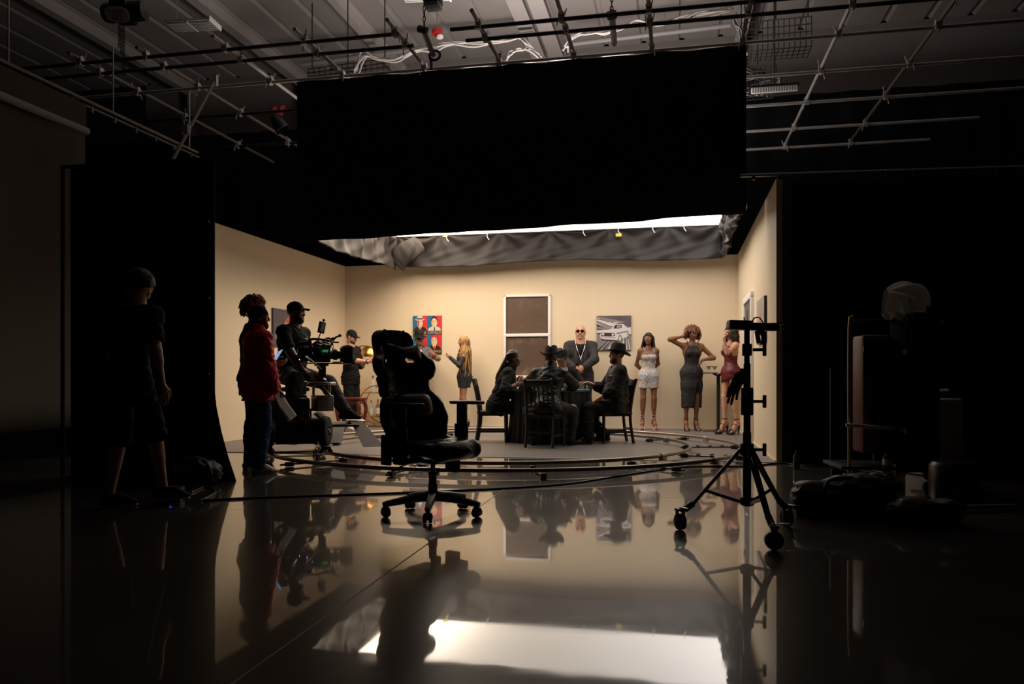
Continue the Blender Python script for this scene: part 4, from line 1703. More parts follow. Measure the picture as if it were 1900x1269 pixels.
p.garment('dress', pr, M_bdress, clips=[((0, 0, 0.40), (0, -0.12, -1)), (J['Ch'] + p.up * 0.125, p.up)], cuts=slit + [cone(J['N'] + p.fwd * 0.13 + p.up * 0.02, J['N'] + p.fwd * 0.13 - p.up * 0.055, 0.085, 0.03), cone(J['SL'] + p.lat * 0.05 + p.up * 0.0, J['SL'] + p.up * 0.1 + p.lat * 0.05, 0.09), cone(J['SR'] - p.lat * 0.05, J['SR'] + p.up * 0.1 - p.lat * 0.05, 0.09)], wr=0.005)
for sg in (1, -1):
    b = MB()
    b.tube(bez([J['Ch'] + p.lat * sg * 0.085 + p.fwd * 0.115 + p.up * 0.10, J['N'] + p.lat * sg * 0.095 + p.fwd * 0.055 - p.up * 0.01, J['N'] + p.lat * sg * 0.09 + p.up * 0.030, J['N'] + p.lat * sg * 0.085 - p.fwd * 0.09 - p.up * 0.08], 5), 0.006, M_bdress, 5)
    b.build('strap', p.root)
p.heels(M_dark, plat=0.0)
p.curls([M_auburn, M_copper, M_hairbr, M_auburn], rad=(0.145, 0.145, 0.135), c=(0, 0.03, 0.02), n=760, r=0.0145, face=0.42, seed=9, drop=0.25)

# ===== 14 woman in wine red
loc = G(1356, 12.65)
rz = math.radians(-72)
p = Person('woman in wine red slip dress and platform heels at the tall table', loc, rz, 1.60, 'light', 'f', head=(0.0, 0.12, 0), heel=0.14, bare_feet=True,
           hands={'L': (LW(loc, rz, P(1343, 628, 12.35)), DW(rz, (-0.2, -0.3, -1)), DW(rz, (0.1, 0.1, 1)), DW(rz, (1, 0.2, 0)), 0.4),
                  'R': (LW(loc, rz, P(1346, 690, 12.9)), DW(rz, (0.2, 0.5, -0.3)), DW(rz, (-1, 0.0, -0.1)), DW(rz, (0, 0, -1)), 0.15)},
           feet={'L': (V3(0.09, 0.05, 0), (0, -1, 0), 0.1), 'R': (V3(-0.09, -0.05, 0), (0, -1, 0), -0.1)})
p.plat = 0.04
p.heels(M_dark, plat=0.04)
J = p.J
pr = p.trunk(0.010, shoulders=False) + [cone(J['P'] + p.lat * sg * 0.06, J['P'] + p.lat * sg * 0.065 - p.up * 0.30, 0.12, 0.115, 0.06) for sg in (1, -1)]
p.garment('dress', pr, M_rdress, clips=[(J['P'] - p.up * 0.14, -p.up + p.lat * 0.25 + p.fwd * 0.2), (J['Ch'] + p.up * 0.10, p.up)], wr=0.006)
for sg in (1, -1):
    b = MB()
    b.tube(bez([J['Ch'] + p.lat * sg * 0.08 + p.fwd * 0.11 + p.up * 0.08, J['N'] + p.lat * sg * 0.09 + p.fwd * 0.055 - p.up * 0.01, J['N'] + p.lat * sg * 0.088 + p.up * 0.026, J['N'] + p.lat * sg * 0.085 - p.fwd * 0.09 - p.up * 0.08], 5), 0.005, M_rdress, 5)
    b.build('strap', p.root)
p.curls([M_hairb, M_hairbr], rad=(0.115, 0.125, 0.12), c=(0, 0.03, 0.0), n=240, r=0.022, face=0.35, seed=12, drop=0.5)

# ===== 15 crew member walking in the dark on the left
loc = G(243, 5.55)
rz = math.radians(158)
p = Person('person in navy tee and dark shorts walking through the dark on the left', loc, rz, 1.68, 'light', build=0.84, spine=(0, -0.10, 1), head=(-0.15, 0.62, 0),
           hands={'R': (LW(loc, rz, P(303, 735, 5.35)), (-0.3, 1, 0), DW(rz, (0.1, 0.1, -1)), DW(rz, (-0.6, 0.6, 0)), 0.5),
                  'L': (LW(loc, rz, P(212, 735, 5.6)), (0.3, 1, 0), DW(rz, (0, 0.1, -1)), DW(rz, (0.6, 0, 0)), 0.5)},
           feet={'L': (LW(loc, rz, G(203, 5.58)), DW(rz, (0.2, 1, 0)), -0.62), 'R': (LW(loc, rz, G(305, 5.75)), DW(rz, (0.2, 1, 0)), -0.95)})
p.top(M_navy, 0.62, hem=-0.10, loose=0.016)
p.trousers(M_blk, loose=0.021, frac=0.98, name='shorts')
p.shoes(M_blk2, M_whitec, label='dark running shoe with white sole')
p.hair_cap(M_hairb, o=0.014)
# ===== the four card players
def seated(label, loc, rz, H, skin, zseat=0.405, **kw):
    pelvis = V3(0, 0.02, zseat + 0.115)
    return Person(label, loc, rz, H, skin, pelvis=pelvis, **kw)


TAB = Vector((0.555, 11.33, 0))
TABR = 0.565
# left: dreadlocks, facing right
loc_dread = G(925, 11.25)
rz = math.radians(88)
p = seated('man with long dreadlocks in dark shirt sitting left of the card table', loc_dread, rz, 1.76, 'brown', build=1.05, spine=(0, -0.36, 1), head=(-0.02, 0.02, 0), belly=1.05,
           hands={'R': (LW(loc_dread, rz, P(961, 712, 11.02)), DW(rz, (-0.3, -0.6, -0.9)), DW(rz, (0.7, 0.25, 0.45)), DW(rz, (0, 1, 0.2)), 0.8),
                  'L': (LW(loc_dread, rz, P(960, 710, 11.24)), DW(rz, (-0.3, 0.6, -0.9)), DW(rz, (0.7, -0.25, 0.5)), DW(rz, (0, -1, 0.2)), 0.8)},
           feet={'R': (LW(loc_dread, rz, G(948, 11.15)), DW(rz, (1, 0, 1)), -0.05), 'L': (LW(loc_dread, rz, G(950, 11.4)), DW(rz, (1, 0, 1)), 0.1)})
p.top(M_blk2, 1.32, hem=-0.12, o=0.015, loose=0.013, neck=0.088, cuts=[p.vcut(0.16, 0.06)], wr=0.012)
b = MB()
add_field(b, [cone(p.J['N'] - p.up * 0.01, p.J['N'] + p.up * 0.045, 0.092, 0.088)], 0.009, M_blk2, cuts=[cone(p.J['N'] - p.up * 0.1, p.J['N'] + p.up * 0.2, 0.072), cone(p.J['N'] + p.fwd * 0.12, p.J['N'] + p.fwd * 0.13 + p.up * 0.1, 0.05)])
b.build('collar', p.root, 180)
p.trousers(M_blk, loose=0.013)
p.shoes(M_blk)
p.garment('hair', p.skull(0.009), M_hairb, clips=[(p.headpt(0, -0.045, 0.035), p.Rh @ V3(0, -0.75, -0.65))], cuts=[p.he((0, -0.11, -0.01), (0.062, 0.06, 0.08))], wr=0.004, h=0.007, wf=60)
rd = random.Random(21)
roots = []
for i in range(40):
    x = rd.uniform(-0.068, 0.068)
    roots.append((p.headpt(x, -0.035, 0.105 - abs(x) * 0.4), p.headpt(x * 1.1, 0.085, 0.085 - abs(x) * 0.5), rd.uniform(0.42, 0.58)))


def drd(c, t):
    c = c.copy()
    c[1] += 0.15 * min(1, t * 1.3)
    return c


p.strands(M_hairbr, roots, 0.5, r=0.012, drape=drd, name='dreadlocks', seed=4, jit=0.02)
b = MB()
c = p.J['AR'] + (p.J['ER'] - p.J['AR']) * 0.06
ax = unit(p.J['ER'] - p.J['AR'])
e1 = unit(np.cross(ax, V3(0, 1, 0)))
e2 = np.cross(ax, e1)
b.tube([c + 0.034 * (e1 * math.cos(t * PI / 8) + e2 * math.sin(t * PI / 8)) for t in range(16)], 0.006, M_silver, 6, closed=True)
b.build('bracelet', p.root)

# near: back to the camera
loc_back = G(1017, 10.36)
rz = math.radians(168)
p = seated('man in black cowboy hat and leather jacket seated with his back to the camera', loc_back, rz, 1.74, 'tan', build=0.98, spine=(0.0, -0.40, 1), head=(0.02, 0.34, 0), belly=1.1,
           hands={'R': (LW(loc_back, rz, P(1050, 718, 10.92)), DW(rz, (0.9, -0.4, -0.4)), DW(rz, (-0.4, 0.9, 0.05)), DW(rz, (-0.5, -0.3, 0.5)), 0.4),
                  'L': (LW(loc_back, rz, P(990, 718, 10.95)), DW(rz, (-0.9, -0.4, -0.4)), DW(rz, (0.4, 0.9, 0.05)), DW(rz, (0.5, -0.3, 0.5)), 0.4)},
           feet={'R': (LW(loc_back, rz, G(1058, 10.62)), DW(rz, (0.5, 0.6, 1)), -0.3), 'L': (LW(loc_back, rz, G(990, 10.66)), DW(rz, (-0.3, 0.6, 1)), 0.2)})
p.top(M_leather, 1.9, hem=-0.06, o=0.018, loose=0.014, neck=0.085, name='jacket', wr=0.010)
b = MB()
add_field(b, [cone(p.J['N'] - p.up * 0.02, p.J['N'] + p.up * 0.07, 0.10, 0.088)], 0.009, M_leather, cuts=[cone(p.J['N'] - p.up * 0.1, p.J['N'] + p.up * 0.2, 0.072)])
b.build('collar', p.root, 180)
p.trousers(M_greytr, loose=0.016)
p.shoes(M_blk)
p.hair_cap(M_hairbr, o=0.006)
p.hat(M_felt, crown=0.125, brimw=0.085, roll=0.8, tilt=-0.18)

# far: behind the table
loc_far = G(1046, 12.25)
rz = math.radians(-12)
p = seated('man in dark tee and cowboy hat on the far side of the card table', loc_far, rz, 1.74, 'tan', build=1.0, spine=(0.0, -0.30, 1), head=(-0.25, 0.30, 0), 
           hands={'R': (LW(loc_far, rz, P(1026, 688, 11.86)), DW(rz, (-0.3, -0.4, -1)), DW(rz, (0.1, 0.1, 1)), DW(rz, (0.5, 1, 0)), 0.5),
                  'L': (LW(loc_far, rz, P(1058, 716, 11.82)), DW(rz, (0.9, 0, -0.5)), DW(rz, (-0.6, -0.8, 0.0)), DW(rz, (0, 0, -1)), 0.3)},
           feet={'R': (V3(-0.12, -0.42, 0), (0, -0.6, 1), -0.1), 'L': (V3(0.13, -0.42, 0), (0, -0.6, 1), 0.1)})
p.top(M_blk2, 0.7, hem=-0.1, loose=0.012)
p.trousers(M_blk)
p.shoes(M_blk)
p.hair_cap(M_hairbr, o=0.006)
p.hat(M_felt, crown=0.12, brimw=0.07, roll=0.6, tilt=-0.05)
b = MB()
for sg in (1, -1):
    b.tube(bez([p.J['N'] + p.lat * sg * 0.08 + p.fwd * 0.04 + p.up * 0.03, p.J['N'] + p.lat * sg * 0.06 + p.fwd * 0.14 - p.up * 0.06, p.J['Ch'] + p.fwd * 0.155 + p.up * 0.03], 5), 0.004, M_silver, 5)
b.build('chain_necklace', p.root)

# right: cowboy hat and waistcoat, facing left
loc_right = G(1141, 11.12)
rz = math.radians(-84)
p = seated('man in cowboy hat, dark shirt and black vest sitting right of the card table', loc_right, rz, 1.77, 'tan', build=1.15, spine=(0, 0.03, 1), head=(0.05, 0.02, 0), belly=1.25,
           hands={'R': (LW(loc_right, rz, P(1090, 711, 11.26)), DW(rz, (0.2, 0.4, -1)), DW(rz, (-1, -0.05, 0.05)), DW(rz, (0, -0.3, -1)), 0.75),
                  'L': (LW(loc_right, rz, P(1108, 742, 10.92)), DW(rz, (0.6, -0.5, -0.5)), DW(rz, (-0.8, 0.1, -0.4)), DW(rz, (0, 0, -1)), 0.35)},
           feet={'L': (LW(loc_right, rz, G(1090, 10.80)), DW(rz, (-1, 0, 1)), 0.1), 'R': (LW(loc_right, rz, G(1122, 11.35)), DW(rz, (-1, 0, 0.6)), -0.1)})
p.top(M_blk2, 1.38, hem=-0.12, o=0.015, loose=0.013, neck=0.095, wr=0.012)
p.top(M_leather, 0, hem=-0.10, o=0.024, neck=0.10, name='vest', cuts=[p.vcut(0.25, 0.08), cone(p.J['SL'] + p.lat * 0.035, p.J['SL'] + p.lat * 0.14, 0.092), cone(p.J['SR'] - p.lat * 0.035, p.J['SR'] - p.lat * 0.14, 0.092)])
p.trousers(M_blk2, loose=0.016, flare=0.012)
p.shoes(M_leather, M_dark, name='leather_boot', boot=0.05)
p.beard(M_hairbr)
p.hair_cap(M_hairb, o=0.005)
p.hat(M_felt, crown=0.125, brimw=0.08, roll=0.25, tilt=-0.24)


# ---------------------------------------------------------------- card table, cloth, chairs
M_wood = mat('black_stained_wood', (0.007, 0.006, 0.006), 0.42, spec=0.5, noise=0.3, nscale=12, stretch=(1, 1, 0.2))
M_teal = mat('teal_felt', (0.055, 0.20, 0.20), 0.9, noise=0.1)


def dining_chair(label, loc, rz):
    """slat back wooden chair, facing -y"""
    t = thing('dining_chair', label, 'chair', loc, rz, None)
    b = MB()
    b.box((0, 0, 0.428), (0.43, 0.43, 0.035), M_wood, bev=0.012)
    b.box((0, 0, 0.398), (0.37, 0.37, 0.04), M_wood)
    b.build('seat', t)
    for sx in (1, -1):
        b = MB()
        b.tube([(sx * 0.185, -0.185, 0.43), (sx * 0.19, -0.19, 0)], [0.024, 0.018], M_wood, 4)
        b.build('leg', t)
        b = MB()
        b.tube(bez([(sx * 0.19, 0.235, 0), (sx * 0.188, 0.195, 0.25), (sx * 0.188, 0.19, 0.45), (sx * 0.188, 0.23, 0.72), (sx * 0.188, 0.275, 0.90)], 4), 0.022, M_wood, 4)
        b.build('leg', t)
    b = MB()
    for z, y in ((0.845, 0.258), (0.54, 0.203)):
        h_ = 0.085 if z > 0.8 else 0.045
        b.box((0, y, z), (0.36, 0.022, h_), M_wood, Matrix.Rotation(-0.22, 3, 'X'), bev=0.004)
    for i in range(5):
        x = -0.12 + 0.06 * i
        b.tube([(x, 0.204, 0.54), (x, 0.230, 0.71), (x, 0.252, 0.82)], 0.011, M_wood, 4)
    b.build('backrest', t)
    b = MB()
    for sx in (1, -1):
        b.box((sx * 0.19, 0.01, 0.16), (0.02, 0.40, 0.03), M_wood)
    b.box((0, -0.188, 0.22), (0.36, 0.02, 0.03), M_wood)
    b.box((0, 0.20, 0.20), (0.36, 0.02, 0.03), M_wood)
    b.build('stretcher', t)
    return t


dining_chair('black slat back wooden chair under the man with dreadlocks', G(915, 11.27), math.radians(88))
dining_chair('black slat back wooden chair nearest the camera at the card table', G(1012, 10.44), math.radians(156))
dining_chair('black wooden chair behind the card table under the man in the dark tee', G(1046, 12.27), math.radians(-12))
dining_chair('black slat back wooden chair at the right of the card table', G(1139, 11.12), math.radians(-84))

t = thing('card_table', 'round card table with teal felt top, skirted in black cloth', 'table', TAB)
b = MB()
b.lathe([(0, 0.752), (TABR - 0.01, 0.752), (TABR, 0.748), (TABR, 0.722), (TABR - 0.02, 0.715), (0, 0.715)], M_teal, n=56)
b.build('table_top', t)
for an in (0.8, 2.37, 3.94, 5.5):
    b = MB()
    b.cyl((0.42 * math.cos(an), 0.42 * math.sin(an), 0.72), (0.44 * math.cos(an), 0.44 * math.sin(an), 0), 0.02, M_dark)
    b.build('leg', t)
b = MB()


def skirtcloth(u, v):
    an = 2 * PI * u
    fold = 0.5 + 0.5 * math.sin(an * 34 + 2 * math.sin(an * 3))
    r = TABR - 0.012 + 0.0 * v + (0.008 + 0.032 * v ** 0.7) * fold - 0.02 * v * math.sin(an * 5) + 0.03 * v * v
    return (r * math.cos(an), r * math.sin(an), 0.722 - 0.716 * v)


b.grid(skirtcloth, 330, 12, mat('black_satin_cloth', (0.012, 0.011, 0.014), 0.6, spec=0.4, noise=0.2), closed_u=True)
co = b.build('table_skirt', None, 180)
co.location = TAB
tag(co, 'pleated black table skirt hanging around the round card table', 'tablecloth')

# chips and cards
CH = [mat('chip_white', (0.72, 0.68, 0.62), 0.5), mat('chip_red', (0.45, 0.03, 0.03), 0.5), mat('chip_green', (0.03, 0.20, 0.12), 0.5), mat('chip_black', (0.02, 0.02, 0.02), 0.5), mat('chip_tan', (0.50, 0.30, 0.16), 0.5)]
rd = random.Random(5)
spots = []
for i, (px, D, n) in enumerate([(1069, 11.30, 16), (1073, 11.38, 18), (1077, 11.27, 19), (1081, 11.36, 17), (1085, 11.30, 15), (1072, 11.22, 12), (1079, 11.20, 10), (1066, 11.36, 9)]):
    c = G(px, D, 0.752)
    b = MB()
    for k in range(int(n * 1.6)):
        o = (rd.uniform(-0.002, 0.002), rd.uniform(-0.002, 0.002))
        b.lathe([(0, k * 0.0036 + 0.0034), (0.0195, k * 0.0036 + 0.0034), (0.0195, k * 0.0036), (0, k * 0.0036)], CH[rd.choice([0, 0, 4, 1, 2, 3, 0])], (o[0], o[1], 0), 14)
    ob = b.build('poker_chip_stack', None, 60)
    ob.location = c
    tag(ob, 'stack of mixed poker chips in the cluster before the man at the right', 'poker chips', 'poker chip stacks at the right of the card table')
for i, (px, D, n) in enumerate([(957, 11.08, 5), (963, 11.06, 4), (969, 11.12, 6)]):
    b = MB()
    for k in range(n):
        b.lathe([(0, k * 0.0036 + 0.0034), (0.0195, k * 0.0036 + 0.0034), (0.0195, k * 0.0036), (0, k * 0.0036)], CH[(i * 2 + k) % 5 if i != 1 else 2], (0, 0, 0), 14)
    ob = b.build('poker_chip_stack', None, 60)
    ob.location = G(px, D, 0.752)
    tag(ob, 'short stack of poker chips in front of the man with dreadlocks', 'poker chips', 'short poker chip stacks at the left of the card table')
for i, (px, D, r_) in enumerate([(1040, 10.98, 0.3), (1043, 11.02, 0.7)]):
    b = MB()
    b.box((0, 0, 0.001), (0.063, 0.088, 0.0012), M_whitec)
    ob = b.build('playing_card', None)
    ob.location = G(px, D, 0.7525 + 0.0015 * i)
    ob.rotation_euler = (0, 0, r_)
    tag(ob, 'white playing card lying on the teal felt right of the leather jacket', 'playing card', 'playing cards on the card table')
# ---------------------------------------------------------------- gaming chair in the foreground
CH_D = 1347.8 / 255
gc = thing('gaming_chair', 'black gaming chair with head and lumbar pillows on a five star base in the foreground', 'chair', G(803, CH_D), math.radians(54))
M_pu = mat('black_faux_leather', (0.012, 0.012, 0.012), 0.34, spec=0.5, noise=0.15, nscale=30, bump=0.06, bscale=90)
M_pipe = mat('dark_grey_piping', (0.06, 0.062, 0.06), 0.5)
BT = math.radians(14)
BO = V3(0, 0.20, 0.47)


def bk(x, t, n):
    """backrest frame: x across, t up the back, n out of its front"""
    return (x, BO[1] + t * math.sin(BT) - n * math.cos(BT), BO[2] + t * math.cos(BT) + n * math.sin(BT) * 0 - n * -math.sin(BT) * -1 * 0)


def halfw(t):
    ks = [(0, .235), (.08, .280), (.18, .312), (.27, .290), (.35, .235), (.41, .222), (.47, .250), (.53, .285), (.58, .280), (.625, .225), (.665, .176), (.71, .178), (.75, .172), (.785, .145), (.80, .10)]
    for (a, wa), (b, wb) in zip(ks, ks[1:]):
        if t <= b:
            q = (t - a) / (b - a)
            q = q * q * (3 - 2 * q)
            return wa + (wb - wa) * q
    return ks[-1][1]


me = bpy.data.meshes.new('backrest')
nu, nv = 25, 49
vs, fs = [], []
for j in range(nv):
    t = 0.80 * j / (nv - 1)
    for i in range(nu):
        u = 2 * i / (nu - 1) - 1
        wing = 0.115 * abs(u) ** 3 * (1.0 if t < 0.36 else max(0.05, min(0.95, (0.66 - t) / 0.06)))
        if 0.34 < t < 0.46:
            wing *= 0.55
        n = wing + 0.028 * math.exp(-((t - 0.20) / 0.10) ** 2) * (1 - u * u)
        vs.append(bk(halfw(t) * u, t, n))
for j in range(nv - 1):
    t = 0.80 * (j + .5) / (nv - 1)
    for i in range(nu - 1):
        u = 2 * (i + .5) / (nu - 1) - 1
        if 0.565 < t < 0.605 and 0.22 < abs(u) < 0.56:
            continue
        fs.append((j * nu + i, j * nu + i + 1, (j + 1) * nu + i + 1, (j + 1) * nu + i))
me.from_pydata(vs, [], fs)
me.materials.append(M_pu)
me.polygons.foreach_set('use_smooth', [True] * len(fs))
o = bpy.data.objects.new('backrest', me)
C.objects.link(o)
o.parent = gc
md = o.modifiers.new('thickness', 'SOLIDIFY')
md.thickness = 0.075
md.offset = 0
md = o.modifiers.new('round', 'SUBSURF')
md.levels = md.render_levels = 2
back = o
b = MB()
for sg in (1, -1):
    b.tube([bk(halfw(t) * 0.74 * sg, t, 0.040 + 0.085 * 0.74 ** 3 * (1 if t < .36 else .9) * (0.55 if .34 < t < .46 else 1)) for t in [0.02 + 0.6 * k / 30 for k in range(31)]], 0.0035, M_pipe, 6)
b.build('piping', back)


def pillow(name, cx, ct, cn, w_, h_, d_, pinch, wr=0.004):
    b = MB()
    nu, nv = 40, 20

    def fn(u, v):
        an = 2 * PI * u
        ph = PI * v - PI / 2
        c, s_ = math.cos(ph), math.sin(ph)
        x = (abs(math.cos(an)) ** 0.55 * (1 if math.cos(an) > 0 else -1)) * w_ * max(c, 0.001) ** 0.35
        n_ = (abs(math.sin(an)) ** 0.8 * (1 if math.sin(an) > 0 else -1)) * d_ * max(c, 0.001) ** 0.6
        k = 1 - pinch * (1 - (x / w_) ** 2)
        y = h_ * (abs(s_) ** 0.7 * (1 if s_ > 0 else -1)) * k
        return bk(cx + x, ct + y, cn + n_)
    b.grid(fn, nu, nv, M_pu, closed_u=True)
    return b.build(name, gc, 180)


hp_ = pillow('head_pillow', 0, 0.64, 0.085, 0.165, 0.085, 0.045, 0.55)
b = MB()
for sg in (1, -1):
    b.tube(bez([bk(sg * 0.12, 0.70, 0.12), bk(sg * 0.06, 0.655, 0.135), bk(0, 0.645, 0.138)], 6), 0.004, M_pipe, 6)
    b.tube([bk(sg * 0.10, 0.66, 0.05), bk(sg * 0.10, 0.72, 0.045), bk(sg * 0.09, 0.80, 0.03)], 0.012, M_pu, 6)
b.build('seam', hp_)
lp_ = pillow('lumbar_pillow', 0, 0.265, 0.095, 0.165, 0.085, 0.060, -0.05)
M_emb = mat('grey_embroidery', (0.06, 0.06, 0.06), 0.6)


def emblem(ct, cn, w_, h_, seed, parent):
    """worn embroidered emblem: a flat arch of short stitched strokes"""
    r = random.Random(seed)
    b = MB()
    for k in range(13):
        x = -w_ / 2 + w_ * (k + 0.5) / 13
        z0 = h_ * 0.35 * (1 - (2 * x / w_) ** 2)
        q = r.uniform(-0.5, 0.5)
        hh = h_ * r.uniform(0.45, 0.8)
        pts = [(x - 0.004, z0), (x + 0.005, z0 + 0.002), (x + 0.005 + q * 0.008, z0 + hh), (x - 0.003 + q * 0.008, z0 + hh)]
        b.add([bk(a, ct + c, cn) for a, c in pts], [(0, 1, 2, 3)], M_emb)
    b.add([bk(a, ct + c, cn) for a, c in ((-w_ * .4, -.004), (w_ * .4, -.004), (w_ * .36, -.010), (-w_ * .36, -.010))], [(0, 1, 2, 3)], M_emb)
    o = b.build('embroidered_emblem', parent)
    return o


emblem(0.262, 0.1590, 0.17, 0.038, 3, lp_)
emblem(0.742, 0.0530, 0.09, 0.016, 5, back)

b = MB()
pr = [ell((0, -0.02, 0.44), (0.20, 0.27, 0.055), None, 0.04), cone((-0.16, 0.16, 0.445), (-0.16, -0.19, 0.445), 0.05, 0.05, 0.04), cone((0.16, 0.16, 0.445), (0.16, -0.19, 0.445), 0.05, 0.05, 0.04),
      cone((-0.16, -0.21, 0.44), (0.16, -0.21, 0.44), 0.058, 0.058, 0.05), cone((-0.225, 0.14, 0.47), (-0.225, -0.15, 0.455), 0.052, 0.045, 0.03), cone((0.225, 0.14, 0.47), (0.225, -0.15, 0.455), 0.052, 0.045, 0.03),
      cone((-0.1, 0.0, 0.43), (0.1, 0.0, 0.43), 0.06, 0.06, 0.05), cone((-0.18, 0.2, 0.44), (0.18, 0.2, 0.44), 0.055, 0.055, 0.04)]
add_field(b, pr, 0.0085, M_pu, wr=0.0018, wf=9)
seat = b.build('seat', gc, 180)
b = MB()
for x in (-0.09, 0, 0.09):
    b.tube(bez([(x, 0.15, 0.492), (x, 0, 0.496), (x, -0.19, 0.497), (x, -0.262, 0.46)], 6), 0.003, M_pipe, 5)
b.build('seam', seat)
for sg in (1, -1):
    b = MB()
    b.box((sg * 0.305, -0.045, 0.745), (0.085, 0.26, 0.024), M_dark, bev=0.011)
    a_ = b.build('armrest', gc)
    b = MB()
    b.box((sg * 0.305, 0.0, 0.645), (0.035, 0.075, 0.18), M_dark, bev=0.008)
    b.box((sg * 0.305, 0.005, 0.48), (0.045, 0.10, 0.24), M_dark, bev=0.012)
    b.box((sg * 0.21, 0.005, 0.375), (0.23, 0.09, 0.02), M_dark, bev=0.004)
    b.build('arm_post', a_)
b = MB()
b.box((0, 0.02, 0.372), (0.20, 0.26, 0.045), M_dark, bev=0.012)
b.tube(bez([(-0.06, 0.0, 0.365), (-0.22, 0.02, 0.36), (-0.30, 0.03, 0.335)], 5), 0.007, M_dark, 8)
b.box((-0.315, 0.035, 0.328), (0.07, 0.02, 0.016), M_dark, bev=0.006)
b.box((0.17, -0.03, 0.335), (0.05, 0.10, 0.13), M_dark, bev=0.008)
for sg in (1, -1):
    b.box((sg * 0.245, 0.19, 0.44), (0.02, 0.09, 0.20), M_dark, bev=0.01)
b.build('tilt_mechanism', gc)
b = MB()
b.lathe([(0, 0.36), (0.016, 0.36), (0.016, 0.29), (0.026, 0.29), (0.026, 0.21), (0.031, 0.21), (0.033, 0.09), (0, 0.09)], M_dark, n=24)
b.build('gas_lift', gc)
for i in range(5):
    an = math.radians(216 + 72 * i)
    c, s_ = math.cos(an), math.sin(an)
    b = MB()
    b.tube([(0.02 * c, 0.02 * s_, 0.125), (0.14 * c, 0.14 * s_, 0.115), (0.31 * c, 0.31 * s_, 0.088), (0.335 * c, 0.335 * s_, 0.084)], [0.036, 0.029, 0.021, 0.016], M_dark, 8)
    lg = b.build('base_arm', gc)
    b = MB()
    w0 = Vector((0.315 * c, 0.315 * s_, 0.031))
    ax = Vector((-s_, c, 0))
    b.cyl(w0 + ax * -0.027, w0 + ax * -0.008, 0.030, M_dark, 18)
    b.cyl(w0 + ax * 0.008, w0 + ax * 0.027, 0.030, M_dark, 18)
    b.cyl(w0 + ax * -0.01, w0 + ax * 0.01, 0.012, M_dark, 10)
    b.tube([w0 + Vector((0, 0, 0.02)), w0 + Vector((0, 0, 0.06))], 0.010, M_dark, 8)
    b.lathe([(0.031, -0.002), (0.033, 0.012), (0.026, 0.033), (0.012, 0.040), (0, 0.041)], M_dark, w0 + Vector((0, 0, 0)), 16)
    b.build('caster', lg)

# ---------------------------------------------------------------- rolling stand with glove
stx, sty = 1.369, 4.60
st = thing('rolling_stand', 'black tripod stand on braked casters with a flat top plate standing at the right foreground', 'stand', (stx, sty, 0))
cast = [(1.014, 4.76), (1.397, 4.21), (1.695, 4.87)]
b = MB()
b.tube([(0, 0, 0.17), (0, 0, 0.60)], 0.024, M_dark, 18)
b.tube([(0, 0, 0.58), (0, 0, 1.00)], 0.020, M_dark, 18)
b.tube([(0, 0, 0.98), (0, 0, 1.20)], 0.016, M_dark, 18)
b.build('column', st)
for z, h_, r in ((0.50, 0.07, 0.036), (0.78, 0.16, 0.033), (0.20, 0.045, 0.038), (1.08, 0.07, 0.026)):
    b = MB()
    b.lathe([(0, h_ / 2), (r, h_ / 2), (r * 1.08, h_ / 2 - 0.008), (r * 1.08, -h_ / 2 + 0.008), (r, -h_ / 2), (0, -h_ / 2)], M_dark, (0, 0, z), 20)
    col = b.build('collar', st)
    if z > 0.3:
        b = MB()
        dx = 1 if z != 0.50 else 1
        b.tube([(0.03 * dx, -0.01, z), (0.085 * dx, -0.02, z)], 0.009, M_dark, 8)
        b.box((0.095 * dx, -0.022, z), (0.022, 0.016, 0.075), M_dark, bev=0.006)
        b.build('knob', col)
b = MB()
b.box((0.03, -0.005, 1.215), (0.285, 0.09, 0.042), M_dark, Matrix.Rotation(0.03, 3, 'Y'), bev=0.004)
b.box((-0.045, -0.005, 1.243), (0.13, 0.075, 0.014), M_dark, Matrix.Rotation(0.03, 3, 'Y'), bev=0.003)
b.box((0.17, 0, 1.232), (0.09, 0.05, 0.008), M_dark)
tp = b.build('top_plate', st)
b = MB()
b.tube(bez([(0.03, 0, 1.23), (0.04, 0.0, 1.262), (0.07, 0, 1.268), (0.095, 0, 1.235)], 5), 0.004, M_dark, 6)
b.tube([(0.06, 0.01, 1.19), (0.075, 0.02, 1.12)], 0.014, M_steel, 10)
b.tube(bez([(0.075, 0, 1.195), (0.10, 0, 1.16), (0.095, 0, 1.11)], 4), 0.017, M_dark, 10)
b.build('cable_clip', tp)
